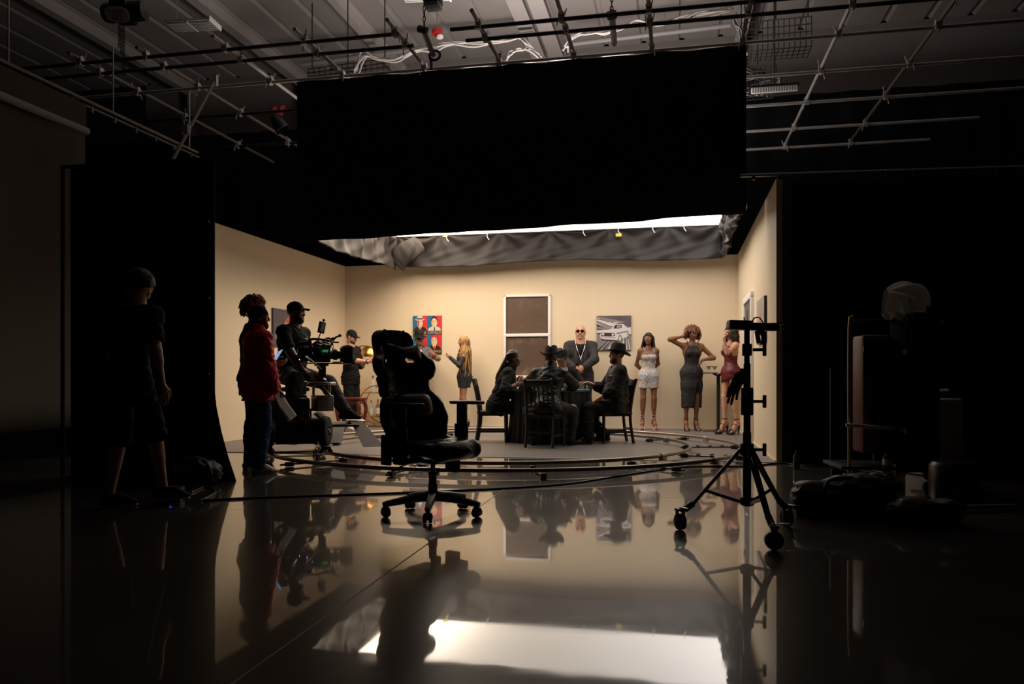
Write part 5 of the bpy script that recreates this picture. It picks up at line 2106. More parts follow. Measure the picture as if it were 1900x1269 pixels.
for (cx, cy) in cast:
    d = Vector((cx - stx, cy - sty, 0))
    u = d.normalized()
    b = MB()
    side = Vector((-u.y, u.x, 0))
    for q in (0.012, -0.012):
        b.tube([u * 0.035 + side * q + Vector((0, 0, 0.50)), d * 0.86 + side * q * 0.6 + Vector((0, 0, 0.135))], 0.0105, M_dark, 8)
    b.tube([d * 0.8 + Vector((0, 0, 0.165)), d * 0.93 + Vector((0, 0, 0.125))], 0.020, M_dark, 10)
    b.build('leg', st)
    b = MB()
    b.tube([u * 0.03 + Vector((0, 0, 0.19)), d * 0.60 + Vector((0, 0, 0.245))], 0.010, M_dark, 8)
    b.build('brace', st)
    b = MB()
    w0 = d + Vector((0, 0, 0.051))
    ax = Vector((0.93, 0.36, 0)) if cx < 1.2 else (Vector((0.95, 0.3, 0)) if cx > 1.6 else Vector((0.15, 1, 0)).normalized())
    b.cyl(w0 - ax * 0.014, w0 + ax * 0.014, 0.050, M_dark, 24)
    b.cyl(w0 - ax * 0.020, w0 + ax * 0.020, 0.018, M_steel, 12)
    for q in (1, -1):
        b.box(w0 + ax * 0.022 * q + Vector((0, 0, 0.03)), (0.03, 0.006, 0.085), M_dark, math.atan2(ax.y, ax.x) + PI / 2, bev=0.002)
    b.box(w0 + Vector((0, 0, 0.072)), (0.055, 0.05, 0.014), M_dark, math.atan2(ax.y, ax.x), bev=0.004)
    b.tube([w0 + Vector((0, 0, 0.07)), d * 0.90 + Vector((0, 0, 0.135))], 0.016, M_dark, 10)
    pl = ax.cross(Vector((0, 0, 1)))
    b.box(w0 + Vector((0, 0, 0.088)) + pl * 0.055, (0.03, 0.06, 0.008), M_steel, math.atan2(ax.y, ax.x), bev=0.003)
    b.build('caster', st)

M_glove = bpy.data.materials.new('striped_work_glove')
M_glove.use_nodes = True
nt = M_glove.node_tree
pb = nt.nodes['Principled BSDF']
pb.inputs['Roughness'].default_value = 0.8
tc = nt.nodes.new('ShaderNodeTexCoord')
wv = nt.nodes.new('ShaderNodeTexWave')
wv.inputs['Scale'].default_value = 16
wv.inputs['Distortion'].default_value = 3.5
wv.inputs['Detail'].default_value = 2
wv.bands_direction = 'DIAGONAL'
nt.links.new(tc.outputs['Object'], wv.inputs['Vector'])
cr = nt.nodes.new('ShaderNodeValToRGB')
cr.color_ramp.elements[0].position = 0.48
cr.color_ramp.elements[0].color = (0.012, 0.011, 0.010, 1)
cr.color_ramp.elements[1].position = 0.62
cr.color_ramp.elements[1].color = (0.92, 0.76, 0.52, 1)
nt.links.new(wv.outputs['Fac'], cr.inputs[0])
nt.links.new(cr.outputs[0], pb.inputs['Base Color'])
for gi, (base, tips) in enumerate([((-0.055, -0.05, 0.925), [(-0.135, -0.075, 0.812), (-0.128, -0.06, 0.775), (-0.105, -0.045, 0.765), (-0.072, -0.04, 0.795), (-0.025, -0.07, 0.83)])]):
    bs = V3(*base)
    md_ = unit(V3(*tips[1]) - bs)
    sv = unit(V3(0.85, 0.25, 0) - md_ * (V3(0.85, 0.25, 0) @ md_))
    pr = [cone(bs - md_ * 0.03, bs + md_ * 0.02, 0.020, 0.027, 0.02)]
    for k_, tp_ in enumerate(tips):
        tp_ = V3(*tp_)
        kn = bs + md_ * (0.055 if k_ < 4 else 0.01) + sv * (-0.026 + 0.017 * k_)
        mid = (kn + tp_) / 2 + V3(-0.006, -0.008, 0.004)
        pr += [cone(bs + sv * (-0.02 + 0.012 * k_), kn, 0.017, 0.0115, 0.010), cone(kn, mid, 0.0098, 0.0092, 0.003), cone(mid, tp_, 0.0092, 0.0075, 0.003)]
    b = MB()
    add_field(b, pr, 0.0035, M_glove)
    go = b.build('work_glove', None, 180)
    go.location = (stx, sty, 0)
    tag(go, 'black and tan work glove with spread fingers hanging on the stand column', 'glove')

# ---------------------------------------------------------------- circular dolly track
RC = Vector((-0.1, 10.1, 0))
RI, RO = 2.33, 2.95
tr = thing('dolly_track', 'round camera dolly track of two steel rails around the card table', 'track', RC)
M_rail = mat('steel_rail', (0.30, 0.25, 0.20), 0.32, 0.85, noise=0.15, nscale=6)
for r in (RI, RO):
    b = MB()
    b.tube([(r * math.cos(2 * PI * k / 120), r * math.sin(2 * PI * k / 120), 0.075) for k in range(120)], 0.021, M_rail, 10, closed=True)
    rl = b.build('rail', tr)
    for k in range(6):
        an = 2 * PI * (k + 0.3) / 6
        b = MB()
        t_ = Vector((-math.sin(an), math.cos(an), 0))
        c_ = Vector((r * math.cos(an), r * math.sin(an), 0.075))
        b.tube([c_ - t_ * 0.05, c_ + t_ * 0.05], 0.027, M_steel, 10)
        b.box(c_ + Vector((0, 0, -0.035)), (0.05, 0.10, 0.03), M_steel, an, bev=0.004)
        b.build('joint_clamp', rl)
for k in range(13):
    an = 2 * PI * (k + 0.02) / 13
    u = Vector((math.cos(an), math.sin(an), 0))
    b = MB()
    b.tube([u * (RI - 0.07) + Vector((0, 0, 0.026)), u * (RO + 0.10) + Vector((0, 0, 0.026))], 0.011, M_dark, 6)
    for r in (RI, RO):
        b.box(u * r + Vector((0, 0, 0.026)), (0.085, 0.055, 0.044), M_dark, an, bev=0.006)
    if k % 3 == 0:
        for q in (0.25, 0.5, 0.75):
            b.box(u * (RI + 0.62 * q) + Vector((0, 0, 0.050)), (0.05, 0.022, 0.022), M_steel, an + 0.6, bev=0.004)
    b.build('sleeper', tr)

# ---------------------------------------------------------------- camera dolly, cinema camera
dx, dy = -2.57, 9.35
DR = math.atan2(dy - RC.y, dx - RC.x) + PI      # local x points to the table
dl = thing('camera_dolly', 'black camera dolly with rubber tyres, seat and steel side boards riding the round track', 'camera dolly', (dx, dy, 0), DR)
M_rub = mat('black_rubber', (0.012, 0.012, 0.012), 0.7, spec=0.3)
M_alu = mat('brushed_aluminium', (0.50, 0.48, 0.46), 0.4, 0.85, noise=0.15, nscale=18)
M_sb = mat('grey_sideboard', (0.85, 0.79, 0.75), 0.55, noise=0.1)
b = MB()
b.box((0, 0, 0.40), (0.50, 1.30, 0.10), M_dark, bev=0.012)
b.box((0, 0.1, 0.50), (0.36, 0.80, 0.12), M_dark, bev=0.02)
b.box((0, -0.62, 0.38), (0.62, 0.10, 0.10), M_dark, bev=0.012)
b.box((0, 0.62, 0.38), (0.62, 0.10, 0.10), M_dark, bev=0.012)
b.box((-0.10, -0.12, 0.52), (0.50, 0.86, 0.34), M_dark, bev=0.03)
b.box((-0.12, -0.50, 0.46), (0.40, 0.16, 0.22), M_dark, bev=0.02)
b.box((0, -0.56, 0.30), (0.46, 0.22, 0.24), M_dark, bev=0.02)
b.build('chassis', dl)
for sx in (1, -1):
    for sy in (1, -1):
        b = MB()
        c0 = Vector((sx * 0.31, sy * 0.58, 0.315))
        b.lathe([(0.05, -0.05), (0.13, -0.052), (0.160, -0.042), (0.170, -0.015), (0.170, 0.015), (0.160, 0.042), (0.13, 0.052), (0.05, 0.05)], M_rub, c0, 30, axis=(0.94, 0.33 * sx * sy, 0))
        wh = b.build('wheel', dl)
        b = MB()
        b.lathe([(0, -0.055), (0.022, -0.055), (0.028, -0.045), (0.05, -0.03), (0.12, -0.025), (0.125, 0), (0.12, 0.025), (0.05, 0.03), (0.028, 0.045), (0.022, 0.055), (0, 0.055)], M_dark, c0, 24, axis=(0.94, 0.33 * sx * sy, 0))
        b.lathe([(0, -0.058), (0.018, -0.058), (0.018, 0.058), (0, 0.058)], M_alu, c0, 14, axis=(0.94, 0.33 * sx * sy, 0))
        b.build('hub', wh)
        b = MB()
        b.box((sx * 0.31, sy * 0.58, 0.135), (0.11, 0.34, 0.045), M_dark, bev=0.008)
        for q in (-0.12, 0.12):
            for e in (-0.05, 0.05):
                a0 = Vector((sx * 0.31 + e * 0.9, sy * 0.58 + q, 0.112))
                b.cyl(a0 - Vector((e * 0.35, 0, 0.012)), a0 + Vector((e * 0.35, 0, 0.012)), 0.036, M_dark, 14)
        b.build('track_bogie', dl)
# pillar with perforated box and upper frame
b = MB()
b.box((0.30, -0.28, 0.62), (0.20, 0.20, 0.18), M_alu, 0.3, bev=0.006)
pf = b.build('perforated_box', dl)
b = MB()
for i in range(7):
    for j in range(7):
        b.cyl(Vector((0.30, -0.28, 0)) + Matrix.Rotation(0.3, 3, 'Z') @ Vector((-0.084 + 0.028 * i, -0.101, 0.545 + 0.025 * j)), Vector((0.30, -0.28, 0)) + Matrix.Rotation(0.3, 3, 'Z') @ Vector((-0.084 + 0.028 * i, -0.097, 0.545 + 0.025 * j)), 0.009, M_dark, 8)
b.build('holes', pf)['kind'] = 'stuff'
b = MB()
for x, y in ((0.20, -0.36), (0.38, -0.36), (0.20, -0.18), (0.38, -0.18)):
    b = MB()
    b.tube([(x, y, 0.70), (x, y, 0.83)], 0.011, M_alu, 8)
    b.build('riser_post', dl)
b = MB()
b.tube([(0.38, -0.37, 0.71), (0.30, -0.37, 0.82)], 0.013, M_alu, 6)
b.build('diagonal_brace', dl)
b = MB()
b.lathe([(0, 0.865), (0.16, 0.865), (0.165, 0.858), (0.165, 0.838), (0.16, 0.83), (0, 0.83)], M_alu, (0.29, -0.27, 0), 30)
b.build('turret_plate', dl)
b = MB()
b.box((-0.02, -0.15, 0.70), (0.28, 0.50, 0.03), M_alu, bev=0.005)
b.box((0.02, -0.30, 0.80), (0.20, 0.02, 0.16), M_alu, Matrix.Rotation(0.35, 3, 'X'), bev=0.004)
b.box((-0.02, -0.12, 0.865), (0.30, 0.36, 0.02), M_alu, bev=0.004)
b.box((0.06, -0.30, 0.62), (0.09, 0.04, 0.06), M_steel, bev=0.004)
b.build('push_tray', dl)
b = MB()
b.lathe([(0, 0.80), (0.15, 0.80), (0.175, 0.785), (0.175, 0.765), (0.15, 0.75), (0, 0.75)], M_rub, (0, 0.12, 0), 26)
b.tube([(0, 0.12, 0.75), (0, 0.12, 0.55)], 0.03, M_alu, 12)
b.build('seat', dl)
# side boards: sloping steel panels on the set side
b = MB()
b.box((0.50, -0.10, 0.36), (0.42, 0.62, 0.025), M_dark, bev=0.004)
b.prism([(0.62, 0.40), (0.76, 0.40), (0.98, 0.12), (0.74, 0.12)], (1, 0, 0), Vector((0, 0.75, 1)), (0, 1, 0), (0, -0.62, 0), 0.018, M_sb)
b.prism([(0.34, 0.37), (0.62, 0.37), (0.56, 0.12), (0.26, 0.12)], (1, 0, 0), Vector((0, 0.6, 1)), (0, 1, 0), (0, 0.10, 0), 0.018, M_sb)
b.box((0.70, -0.05, 0.40), (0.20, 0.42, 0.02), M_alu, bev=0.004)
b.build('side_board', dl)
b = MB()
b.box((-0.34, -0.25, 0.335), (0.24, 0.5, 0.02), M_dark)
b.tube([(-0.25, -0.62, 0.42), (-0.25, -0.70, 0.80), (-0.25, -0.62, 1.0)], 0.014, M_dark, 8)
b.build('push_bar', dl)

camx = thing('cinema_camera', 'rigged cinema camera with matte box, monitor and cables on the dolly turret', 'camera',
             Vector((dx, dy, 0)) + Matrix.Rotation(DR, 3, 'Z') @ Vector((0.29, -0.27, 0.866)), math.radians(24))
camx.scale = (0.86, 0.86, 0.93)
# local x: lens direction, z up; the head sits on the turret plate
b = MB()
b.lathe([(0.075, 0), (0.075, 0.03), (0.045, 0.05), (0.04, 0.16), (0.06, 0.17), (0.06, 0.20), (0, 0.20)], M_dark, n=20)
b.box((0, 0.0, 0.215), (0.17, 0.13, 0.03), M_dark, bev=0.006)
b.box((0, -0.075, 0.14), (0.09, 0.03, 0.16), M_dark, bev=0.006)
hd = b.build('fluid_head', camx)
b = MB()
b.tube([(-0.02, -0.09, 0.16), (-0.14, -0.20, 0.25), (-0.27, -0.32, 0.31)], [0.009, 0.009, 0.012], M_steel, 8)
b.build('pan_handle', hd)
b = MB()
b.box((-0.02, 0, 0.34), (0.26, 0.14, 0.19), M_dark, bev=0.01)
b.box((-0.23, 0, 0.34), (0.17, 0.11, 0.16), M_dark, bev=0.008)
b.box((0.0, -0.075, 0.35), (0.16, 0.02, 0.11), M_dark, bev=0.004)
b.box((0.02, 0, 0.45), (0.20, 0.06, 0.03), M_dark, bev=0.006)
bd = b.build('body', camx)
b = MB()
b.box((0.03, -0.086, 0.385), (0.085, 0.003, 0.032), mat('green_readout', (0.02, 0.05, 0.02), 0.4, emis=(0.1, 0.6, 0.15), estr=0.25))
b.build('status_display', bd)
for (x, y, z, c, r) in ((-0.13, -0.072, 0.36, (0.2, 0.35, 1.0), 0.006), (-0.20, -0.062, 0.30, (0.2, 0.4, 1.0), 0.006), (-0.20, -0.062, 0.315, (1, 0.25, 0.2), 0.004), (-0.30, -0.06, 0.275, (0.3, 0.5, 1.0), 0.006), (-0.02, -0.076, 0.42, (0.1, 0.9, 0.6), 0.006)):
    b = MB()
    b.ball((x, y, z), r, mat('led_%d%d' % (c[0] * 10, c[1] * 100), (0.1, 0.1, 0.1), 0.4, emis=c, estr=4.0), 8, 5)
    b.build('indicator_light', bd)
b = MB()
b.lathe([(0, 0.10), (0.055, 0.10), (0.055, 0.16), (0.062, 0.16), (0.062, 0.21), (0.052, 0.21), (0.052, 0.27), (0, 0.27)], M_dark, (0, 0, 0.34), 24, axis=(1, 0, 0))
for q in range(14):
    an = 2 * PI * q / 14
    b.box((0.185, 0.063 * math.cos(an), 0.34 + 0.063 * math.sin(an)), (0.04, 0.008, 0.008), M_dark)
b.build('lens', camx)
b = MB()
for (y, z, d) in ((0, 0.43, (0.02, 0.20, 0.012)), (0, 0.25, (0.02, 0.20, 0.012)), (0.098, 0.34, (0.02, 0.01, 0.18)), (-0.098, 0.34, (0.02, 0.01, 0.18))):
    b.box((0.28, y, z), d, M_dark, bev=0.003)
b.prism([(0.28, 0.43), (0.40, 0.445), (0.40, 0.235), (0.28, 0.25)], (1, 0, 0), (0, 0, 1), (0, 1, 0), (0, -0.105, 0), 0.006, M_dark)
b.prism([(0.28, 0.43), (0.40, 0.445), (0.40, 0.235), (0.28, 0.25)], (1, 0, 0), (0, 0, 1), (0, 1, 0), (0, 0.10, 0), 0.006, M_dark)
b.box((0.34, 0, 0.445), (0.12, 0.20, 0.006), M_dark)
b.box((0.34, 0, 0.237), (0.12, 0.20, 0.006), M_dark)
b.build('matte_box', camx)
b = MB()
for y in (-0.03, 0.03):
    b.tube([(-0.30, y, 0.232), (0.36, y, 0.232)], 0.0075, M_steel, 8)
b.box((0.20, -0.0, 0.245), (0.10, 0.12, 0.02), M_alu, bev=0.003)
b.build('support_rod', camx)
b = MB()
b.tube(bez([(-0.17, 0, 0.52), (-0.08, 0, 0.535), (0.12, 0, 0.51), (0.14, 0, 0.46)], 5), 0.016, M_dark, 10)
b.tube([(-0.13, 0, 0.43), (-0.15, 0, 0.525)], 0.014, M_dark, 8)
b.tube(bez([(0.02, 0.03, 0.52), (0.10, 0.04, 0.55), (0.16, 0.02, 0.53), (0.19, 0.0, 0.56), (0.24, 0.0, 0.58)], 5), 0.013, M_dark, 8)
b.ball((0.16, 0.02, 0.54), 0.026, M_dark)
b.ball((0.25, 0.0, 0.585), 0.022, M_dark)
b.box((0.19, 0, 0.50), (0.09, 0.03, 0.022), M_dark, bev=0.008)
b.tube([(-0.30, 0.02, 0.47), (-0.14, 0.02, 0.49)], 0.03, M_dark, 12)
b.build('top_handle', camx)
b = MB()
b.box((0, 0, 0), (0.105, 0.025, 0.145), M_dark, bev=0.006)
mo = b.build('monitor', camx)
mo.location = (0.0, -0.02, 0.68)
mo.rotation_euler = (0.15, 0.14, 0.5)
b = MB()
b.box((0, -0.0135, 0.005), (0.05, 0.003, 0.105), M_grey)
b.ball((0.01, 0, 0.095), 0.018, M_dark)
b.tube([(0.01, 0, 0.07), (0.01, 0, 0.095)], 0.007, M_dark, 8)
b.tube([(0, 0, -0.07), (0.0, 0.02, -0.12), (0.01, 0.03, -0.17)], 0.008, M_dark, 8)
b.build('battery_plate', mo)
rd = random.Random(3)
M_cableblue = mat('blue_cable', (0.03, 0.16, 0.26), 0.4)
for i in range(9):
    b = MB()
    z0 = rd.uniform(0.36, 0.46)
    x0 = rd.uniform(-0.2, 0.05)
    b.tube(bez([(x0, -0.085, z0), (x0 + rd.uniform(-.05, .05), -0.13, z0 + rd.uniform(-0.02, 0.08)), (x0 + rd.uniform(0, .12), -0.12, z0 + rd.uniform(-.06, .06)), (x0 + rd.uniform(0.02, .15), -0.08, rd.uniform(0.30, 0.50))], 6), 0.005, M_cableblue if i % 4 == 0 else M_dark, 6)
    b.build('cable', camx)

# ---------------------------------------------------------------- lamp, stool, bar cart, bottles
Dl = 14.35
lamp = thing('floor_lamp', 'brass arc floor lamp with dome shade near the left back corner', 'lamp', G(663, Dl))
b = MB()
b.lathe([(0, 0.025), (0.13, 0.025), (0.14, 0.015), (0.14, 0), (0, 0)], M_gold, n=30)
b.build('base', lamp)
b = MB()
b.tube(bez([(0, 0, 0.02), (0, 0, 0.7), (0, 0, 1.36), (0.03, 0, 1.465), (0.10, 0, 1.49), (0.20, 0, 1.49)], 8), 0.010, M_gold, 10)
b.build('pole', lamp)
b = MB()
prof = [(0.175 * math.cos(a), 1.30 + 0.19 * math.sin(a)) for a in [PI / 2 * k / 10 for k in range(11)]]
b.lathe(prof, M_gold, (0.205, 0, 0), 36)
b.build('lamp_shade', lamp, 60, solid=0.004)
b = MB()
b.ball((0.205, 0, 1.36), 0.032, M_white)
b.tube([(0.205, 0, 1.38), (0.205, 0, 1.49)], 0.012, M_gold, 8)
b.build('bulb', lamp)

M_redw = mat('red_stained_wood', (0.12, 0.018, 0.011), 0.35, spec=0.5, noise=0.25, nscale=14, stretch=(1, 1, 0.25))
sl = thing('wooden_stool', 'dark red wooden stool with curved legs beside the dolly', 'stool', G(652, 13.15), SET_A)
b = MB()
b.box((0, 0, 0.565), (0.44, 0.34, 0.035), M_redw, bev=0.012)
b.box((0, 0, 0.515), (0.38, 0.28, 0.065), M_redw, bev=0.006)
b.build('seat', sl)
for sx in (1, -1):
    for sy in (1, -1):
        b = MB()
        b.tube(bez([(sx * 0.165, sy * 0.12, 0.53), (sx * 0.20, sy * 0.145, 0.40), (sx * 0.17, sy * 0.125, 0.18), (sx * 0.19, sy * 0.14, 0.05), (sx * 0.205, sy * 0.15, 0.0)], 5), [0.034] * 5 + [0.032] * 5 + [0.022] * 5 + [0.02] * 6, M_redw, 8)
        b.build('leg', sl)

Dc = 14.62
cx_, cy_ = (706 - 950) * Dc / F, Dc
bar = thing('bar_cart', 'round brass bar cart with two mirror shelves and bottles against the back wall', 'bar cart', (cx_, cy_, 0), SET_A)
for y in (0.17, -0.17):
    b = MB()
    b.tube([(0.35 * math.cos(2 * PI * k / 48), y, 0.42 + 0.35 * math.sin(2 * PI * k / 48)) for k in range(48)], 0.011, M_gold, 8, closed=True)
    b.build('ring_frame', bar)
M_shelf = mat('smoked_glass_shelf', (0.12, 0.08, 0.04), 0.1, spec=0.7)
for z, w_ in ((0.635, 0.56), (0.20, 0.54)):
    b = MB()
    b.box((0, 0, z), (w_, 0.33, 0.010), M_shelf)
    sh = b.build('shelf', bar)
    b = MB()
    b.tube([(w_ / 2, 0.17, z), (-w_ / 2, 0.17, z), (-w_ / 2, -0.17, z), (w_ / 2, -0.17, z)], 0.010, M_gold, 6, closed=True)
    b.build('rail', sh)
for sx in (1, -1):
    for y in (0.17, -0.17):
        b = MB()
        b.tube([(sx * 0.20, y, 0.13), (sx * 0.20, y, 0.045)], 0.009, M_gold, 8)
        b.cyl((sx * 0.20, y - 0.012, 0.024), (sx * 0.20, y + 0.012, 0.024), 0.024, M_gold, 14)
        b.build('caster', bar)

M_glassb = mat('clear_glass', (0.70, 0.80, 0.92), 0.05, alpha=0.24, spec=0.8)
M_thin = mat('thin_glass', (0.9, 0.9, 0.9), 0.05, alpha=0.14, spec=0.8)
M_label = mat('paper_label', (0.68, 0.66, 0.62), 0.6)
M_blue = mat('blue_label', (0.03, 0.09, 0.28), 0.5)
M_orange = mat('orange_cap', (0.75, 0.16, 0.03), 0.5)
M_amber = mat('amber_liquor', (0.35, 0.20, 0.04), 0.1, alpha=0.8)


def bottle(label, lx, ly, z, h_, r, body, capm, labm):
    q = Matrix.Rotation(SET_A, 3, 'Z') @ Vector((lx, ly, 0))
    t = thing('bottle', label, 'bottle', (cx_ + q.x, cy_ + q.y, z), 0, 'bottles on the bar cart')
    b = MB()
    b.lathe([(0, 0), (r, 0.002), (r, h_ * 0.58), (r * 0.8, h_ * 0.66), (r * 0.36, h_ * 0.74), (r * 0.34, h_ * 0.93), (0, h_ * 0.93)], body, n=22)
    b.build('glass', t)
    b = MB()
    b.lathe([(0, h_), (r * 0.38, h_), (r * 0.38, h_ * 0.86), (0, h_ * 0.86)], capm, n=16)
    b.build('cap', t)
    b = MB()
    b.lathe([(r * 1.01, h_ * 0.12), (r * 1.02, h_ * 0.13), (r * 1.02, h_ * 0.48), (r * 1.01, h_ * 0.49)], labm, n=22)
    b.build('paper_label', t)
    return t


bottle('tall clear bottle with dark blue cap on the top shelf of the bar cart', -0.14, -0.02, 0.641, 0.31, 0.042, M_glassb, M_blue, M_glassb)
bottle('clear bottle with pinkish label half hidden on the top shelf of the bar cart', 0.13, 0.02, 0.641, 0.24, 0.045, M_glassb, M_whitec, mat('pink_label', (0.62, 0.33, 0.27), 0.6))
bottle('clear bottle with orange cap and white label on the bottom shelf of the bar cart', -0.17, -0.03, 0.206, 0.29, 0.038, M_glassb, M_orange, M_label)
bottle('yellowish bottle with gold cap on the bottom shelf of the bar cart', -0.04, -0.03, 0.206, 0.31, 0.038, M_amber, M_gold, M_label)

# ---------------------------------------------------------------- tall table, cocktails
tt = thing('cocktail_table', 'tall round black cocktail table on a single post between the two women at the right', 'table', G(1333, 13.38))
b = MB()
b.lathe([(0, 1.003), (0.295, 1.003), (0.30, 0.995), (0.295, 0.985), (0, 0.985)], M_dark, n=40)
b.build('table_top', tt)
b = MB()
b.tube([(0, 0, 0.985), (0, 0, 0.03)], 0.032, M_dark, 16)
b.lathe([(0.10, 0.985), (0.09, 0.965), (0.04, 0.94)], M_dark, n=20)
b.build('post', tt)
b = MB()
b.lathe([(0, 0.05), (0.04, 0.045), (0.08, 0.02), (0.26, 0.010), (0.265, 0), (0, 0)], M_dark, n=36)
b.build('base', tt)
for label, px, D, col in (('martini glass of pink cocktail on the tall table', 1315, 13.28, (0.95, 0.13, 0.28)), ('martini glass of yellow cocktail on the tall table', 1326, 13.33, (0.95, 0.88, 0.18))):
    t = thing('martini_glass', label, 'glass', G(px, D, 1.004), 0, 'cocktails on the tall table')
    b = MB()
    b.lathe([(0, 0), (0.036, 0.001), (0.036, 0.004), (0.006, 0.010), (0.006, 0.035), (0.062, 0.115), (0.0605, 0.115), (0.004, 0.038), (0, 0.038)], M_thin, n=26)
    b.build('glass_bowl', t)
    b = MB()
    b.lathe([(0, 0.040), (0.004, 0.041), (0.054, 0.108), (0, 0.108)], mat('cocktail_%d' % px, col, 0.1, emis=None), n=26)
    b.build('drink', t)

# ---------------------------------------------------------------- window, door, pictures on the set walls
M_frost = mat('brown_frosted_glass', (0.115, 0.075, 0.052), 0.32, spec=0.4, noise=0.25, nscale=3, bump=0.15, bscale=90)
nt = M_frost.node_tree
pb = nt.nodes['Principled BSDF']
tc = nt.nodes.new('ShaderNodeTexCoord')
sp1 = nt.nodes.new('ShaderNodeTexNoise')
sp1.inputs['Scale'].default_value = 95
sp1.inputs['Detail'].default_value = 2
sp2 = nt.nodes.new('ShaderNodeTexNoise')
sp2.inputs['Scale'].default_value = 4.0
mm = nt.nodes.new('ShaderNodeMath')
mm.operation = 'MULTIPLY'
mr_ = nt.nodes.new('ShaderNodeMapRange')
mr_.inputs['From Min'].default_value = 0.345
mr_.inputs['From Max'].default_value = 0.42
mr_.inputs['To Max'].default_value = 0.55
mixs = nt.nodes.new('ShaderNodeMix')
mixs.data_type = 'RGBA'
mixs.inputs[7].default_value = (0.42, 0.34, 0.27, 1)
for n_ in (sp1, sp2):
    nt.links.new(tc.outputs['Object'], n_.inputs['Vector'])
nt.links.new(sp1.outputs['Fac'], mm.inputs[0])
nt.links.new(sp2.outputs['Fac'], mm.inputs[1])
nt.links.new(mm.outputs[0], mr_.inputs['Value'])
nt.links.new(mr_.outputs[0], mixs.inputs[0])
old = pb.inputs['Base Color'].links[0].from_socket
nt.links.new(old, mixs.inputs[6])
nt.links.new(mixs.outputs[2], pb.inputs['Base Color'])


def wall_frame(p, w_, h_):
    """matrix for something hung flat on the back wall with its lower left corner at p: x right, z up, -y out of the wall"""
    return Matrix.Translation(p) @ Matrix.Rotation(SET_A, 4, 'Z')


wl, wr_ = on_back(935, 698), on_back(1022, 698)
ztop = on_back(978, 547).z
W_, H_ = (wr_ - wl).length, ztop - wl.z
wn = bpy.data.objects.new('window_1', None)
C.objects.link(wn)
wn.matrix_world = wall_frame(wl, W_, H_)
struct(wn)
b = MB()
fw = 0.045
b.box((fw / 2, -0.02, H_ / 2), (fw, 0.05, H_), M_white, bev=0.004)
b.box((W_ - fw / 2, -0.02, H_ / 2), (fw, 0.05, H_), M_white, bev=0.004)
b.box((W_ / 2, -0.02, H_ - 0.02), (W_, 0.05, 0.04), M_white, bev=0.004)
b.box((W_ / 2, -0.03, -0.01), (W_ + 0.04, 0.09, 0.045), M_white, bev=0.005)
b.box((W_ / 2, -0.025, H_ * 0.505), (W_, 0.045, 0.055), M_white, bev=0.004)
o = b.build('window_frame')
o.parent = wn
for z0, z1 in ((0.02, H_ * 0.49), (H_ * 0.52, H_ - 0.03)):
    b = MB()
    b.box((W_ / 2, -0.008, (z0 + z1) / 2), (W_ - 2 * fw + 0.01, 0.008, z1 - z0), M_frost)
    o = b.build('window_pane')
    o.parent = wn

# door on the right wall
def side_frame(b_, z=0.0):
    """frame on the right set wall: x runs towards the camera, -y out of the wall into the set"""
    m = Matrix.Identity(4)
    xax = -RY
    yax = RX
    for i in range(3):
        m[i][0] = xax[i]
        m[i][1] = yax[i]
        m[i][2] = (0, 0, 1)[i]
    p = S(0, b_, z)
    m.translation = p
    return m


def b_of(px):
    p = on_side(px, 700, 0)
    return (CORNER - p).dot(RY)


d0, d1 = b_of(1383.5), b_of(1398.5)
dn = bpy.data.objects.new('door_1', None)
C.objects.link(dn)
dn.matrix_world = side_frame(d0)
struct(dn)
DW_, DHT = d1 - d0, 2.06
b = MB()
b.box((0.05, -0.02, DHT / 2), (0.10, 0.05, DHT), M_white, bev=0.005)
b.box((DW_ - 0.045, -0.02, DHT / 2), (0.09, 0.05, DHT), M_white, bev=0.005)
b.box((DW_ / 2, -0.02, DHT + 0.02), (DW_, 0.05, 0.09), M_white, bev=0.005)
o = b.build('door_frame')
o.parent = dn
M_door = mat('brown_grey_door', (0.060, 0.048, 0.045), 0.45, noise=0.1)
b = MB()
b.box((DW_ / 2, -0.012, DHT / 2), (DW_ - 0.19, 0.02, DHT - 0.05), M_door, bev=0.003)
iw = DW_ - 0.19
for z0, z1 in ((0.18, 0.62), (0.78, 1.32), (1.48, 1.92)):
    for q in (-1, 1):
        b.box((DW_ / 2 + q * iw * 0.23, -0.024, (z0 + z1) / 2), (iw * 0.34, 0.012, z1 - z0), M_door, bev=0.005)
o = b.build('door_leaf')
o.parent = dn
b = MB()
kx = DW_ - 0.16
b.lathe([(0, 0.075), (0.022, 0.07), (0.03, 0.055), (0.022, 0.035), (0.01, 0.03), (0.01, 0.008), (0.03, 0.006), (0.03, 0)], M_silver, (kx, -0.022, 1.0), 16, axis=(0, -1, 0))
o = b.build('door_handle')
o.parent = dn
for z in (0.3, 1.05, 1.8):
    b = MB()
    b.box((0.105, -0.035, z), (0.03, 0.012, 0.10), M_dark)
    o = b.build('door_hinge')
    o.parent = dn

# pictures
def canvas(name, label, mtx, w_, h_, edge):
    t = thing(name, label, 'picture')
    t.matrix_world = mtx
    b = MB()
    b.box((w_ / 2, -0.016, h_ / 2), (w_, 0.03, h_), edge)
    b.build('canvas', t)
    return t


def flat(b, pts, m, lvl, sc=(1, 1), o=(0, 0)):
    """flat painted shape on a canvas front"""
    y = -0.0315 - 0.0004 * lvl
    b.add([(o[0] + x * sc[0], y, o[1] + z * sc[1]) for x, z in pts], [tuple(range(len(pts)))], m)


def oval(cx, cz, rx, rz, n=18, a0=0, a1=2 * PI):
    return [(cx + rx * math.cos(a0 + (a1 - a0) * k / n), cz + rz * math.sin(a0 + (a1 - a0) * k / n)) for k in range(n + (0 if a1 - a0 > 6.2 else 1))]


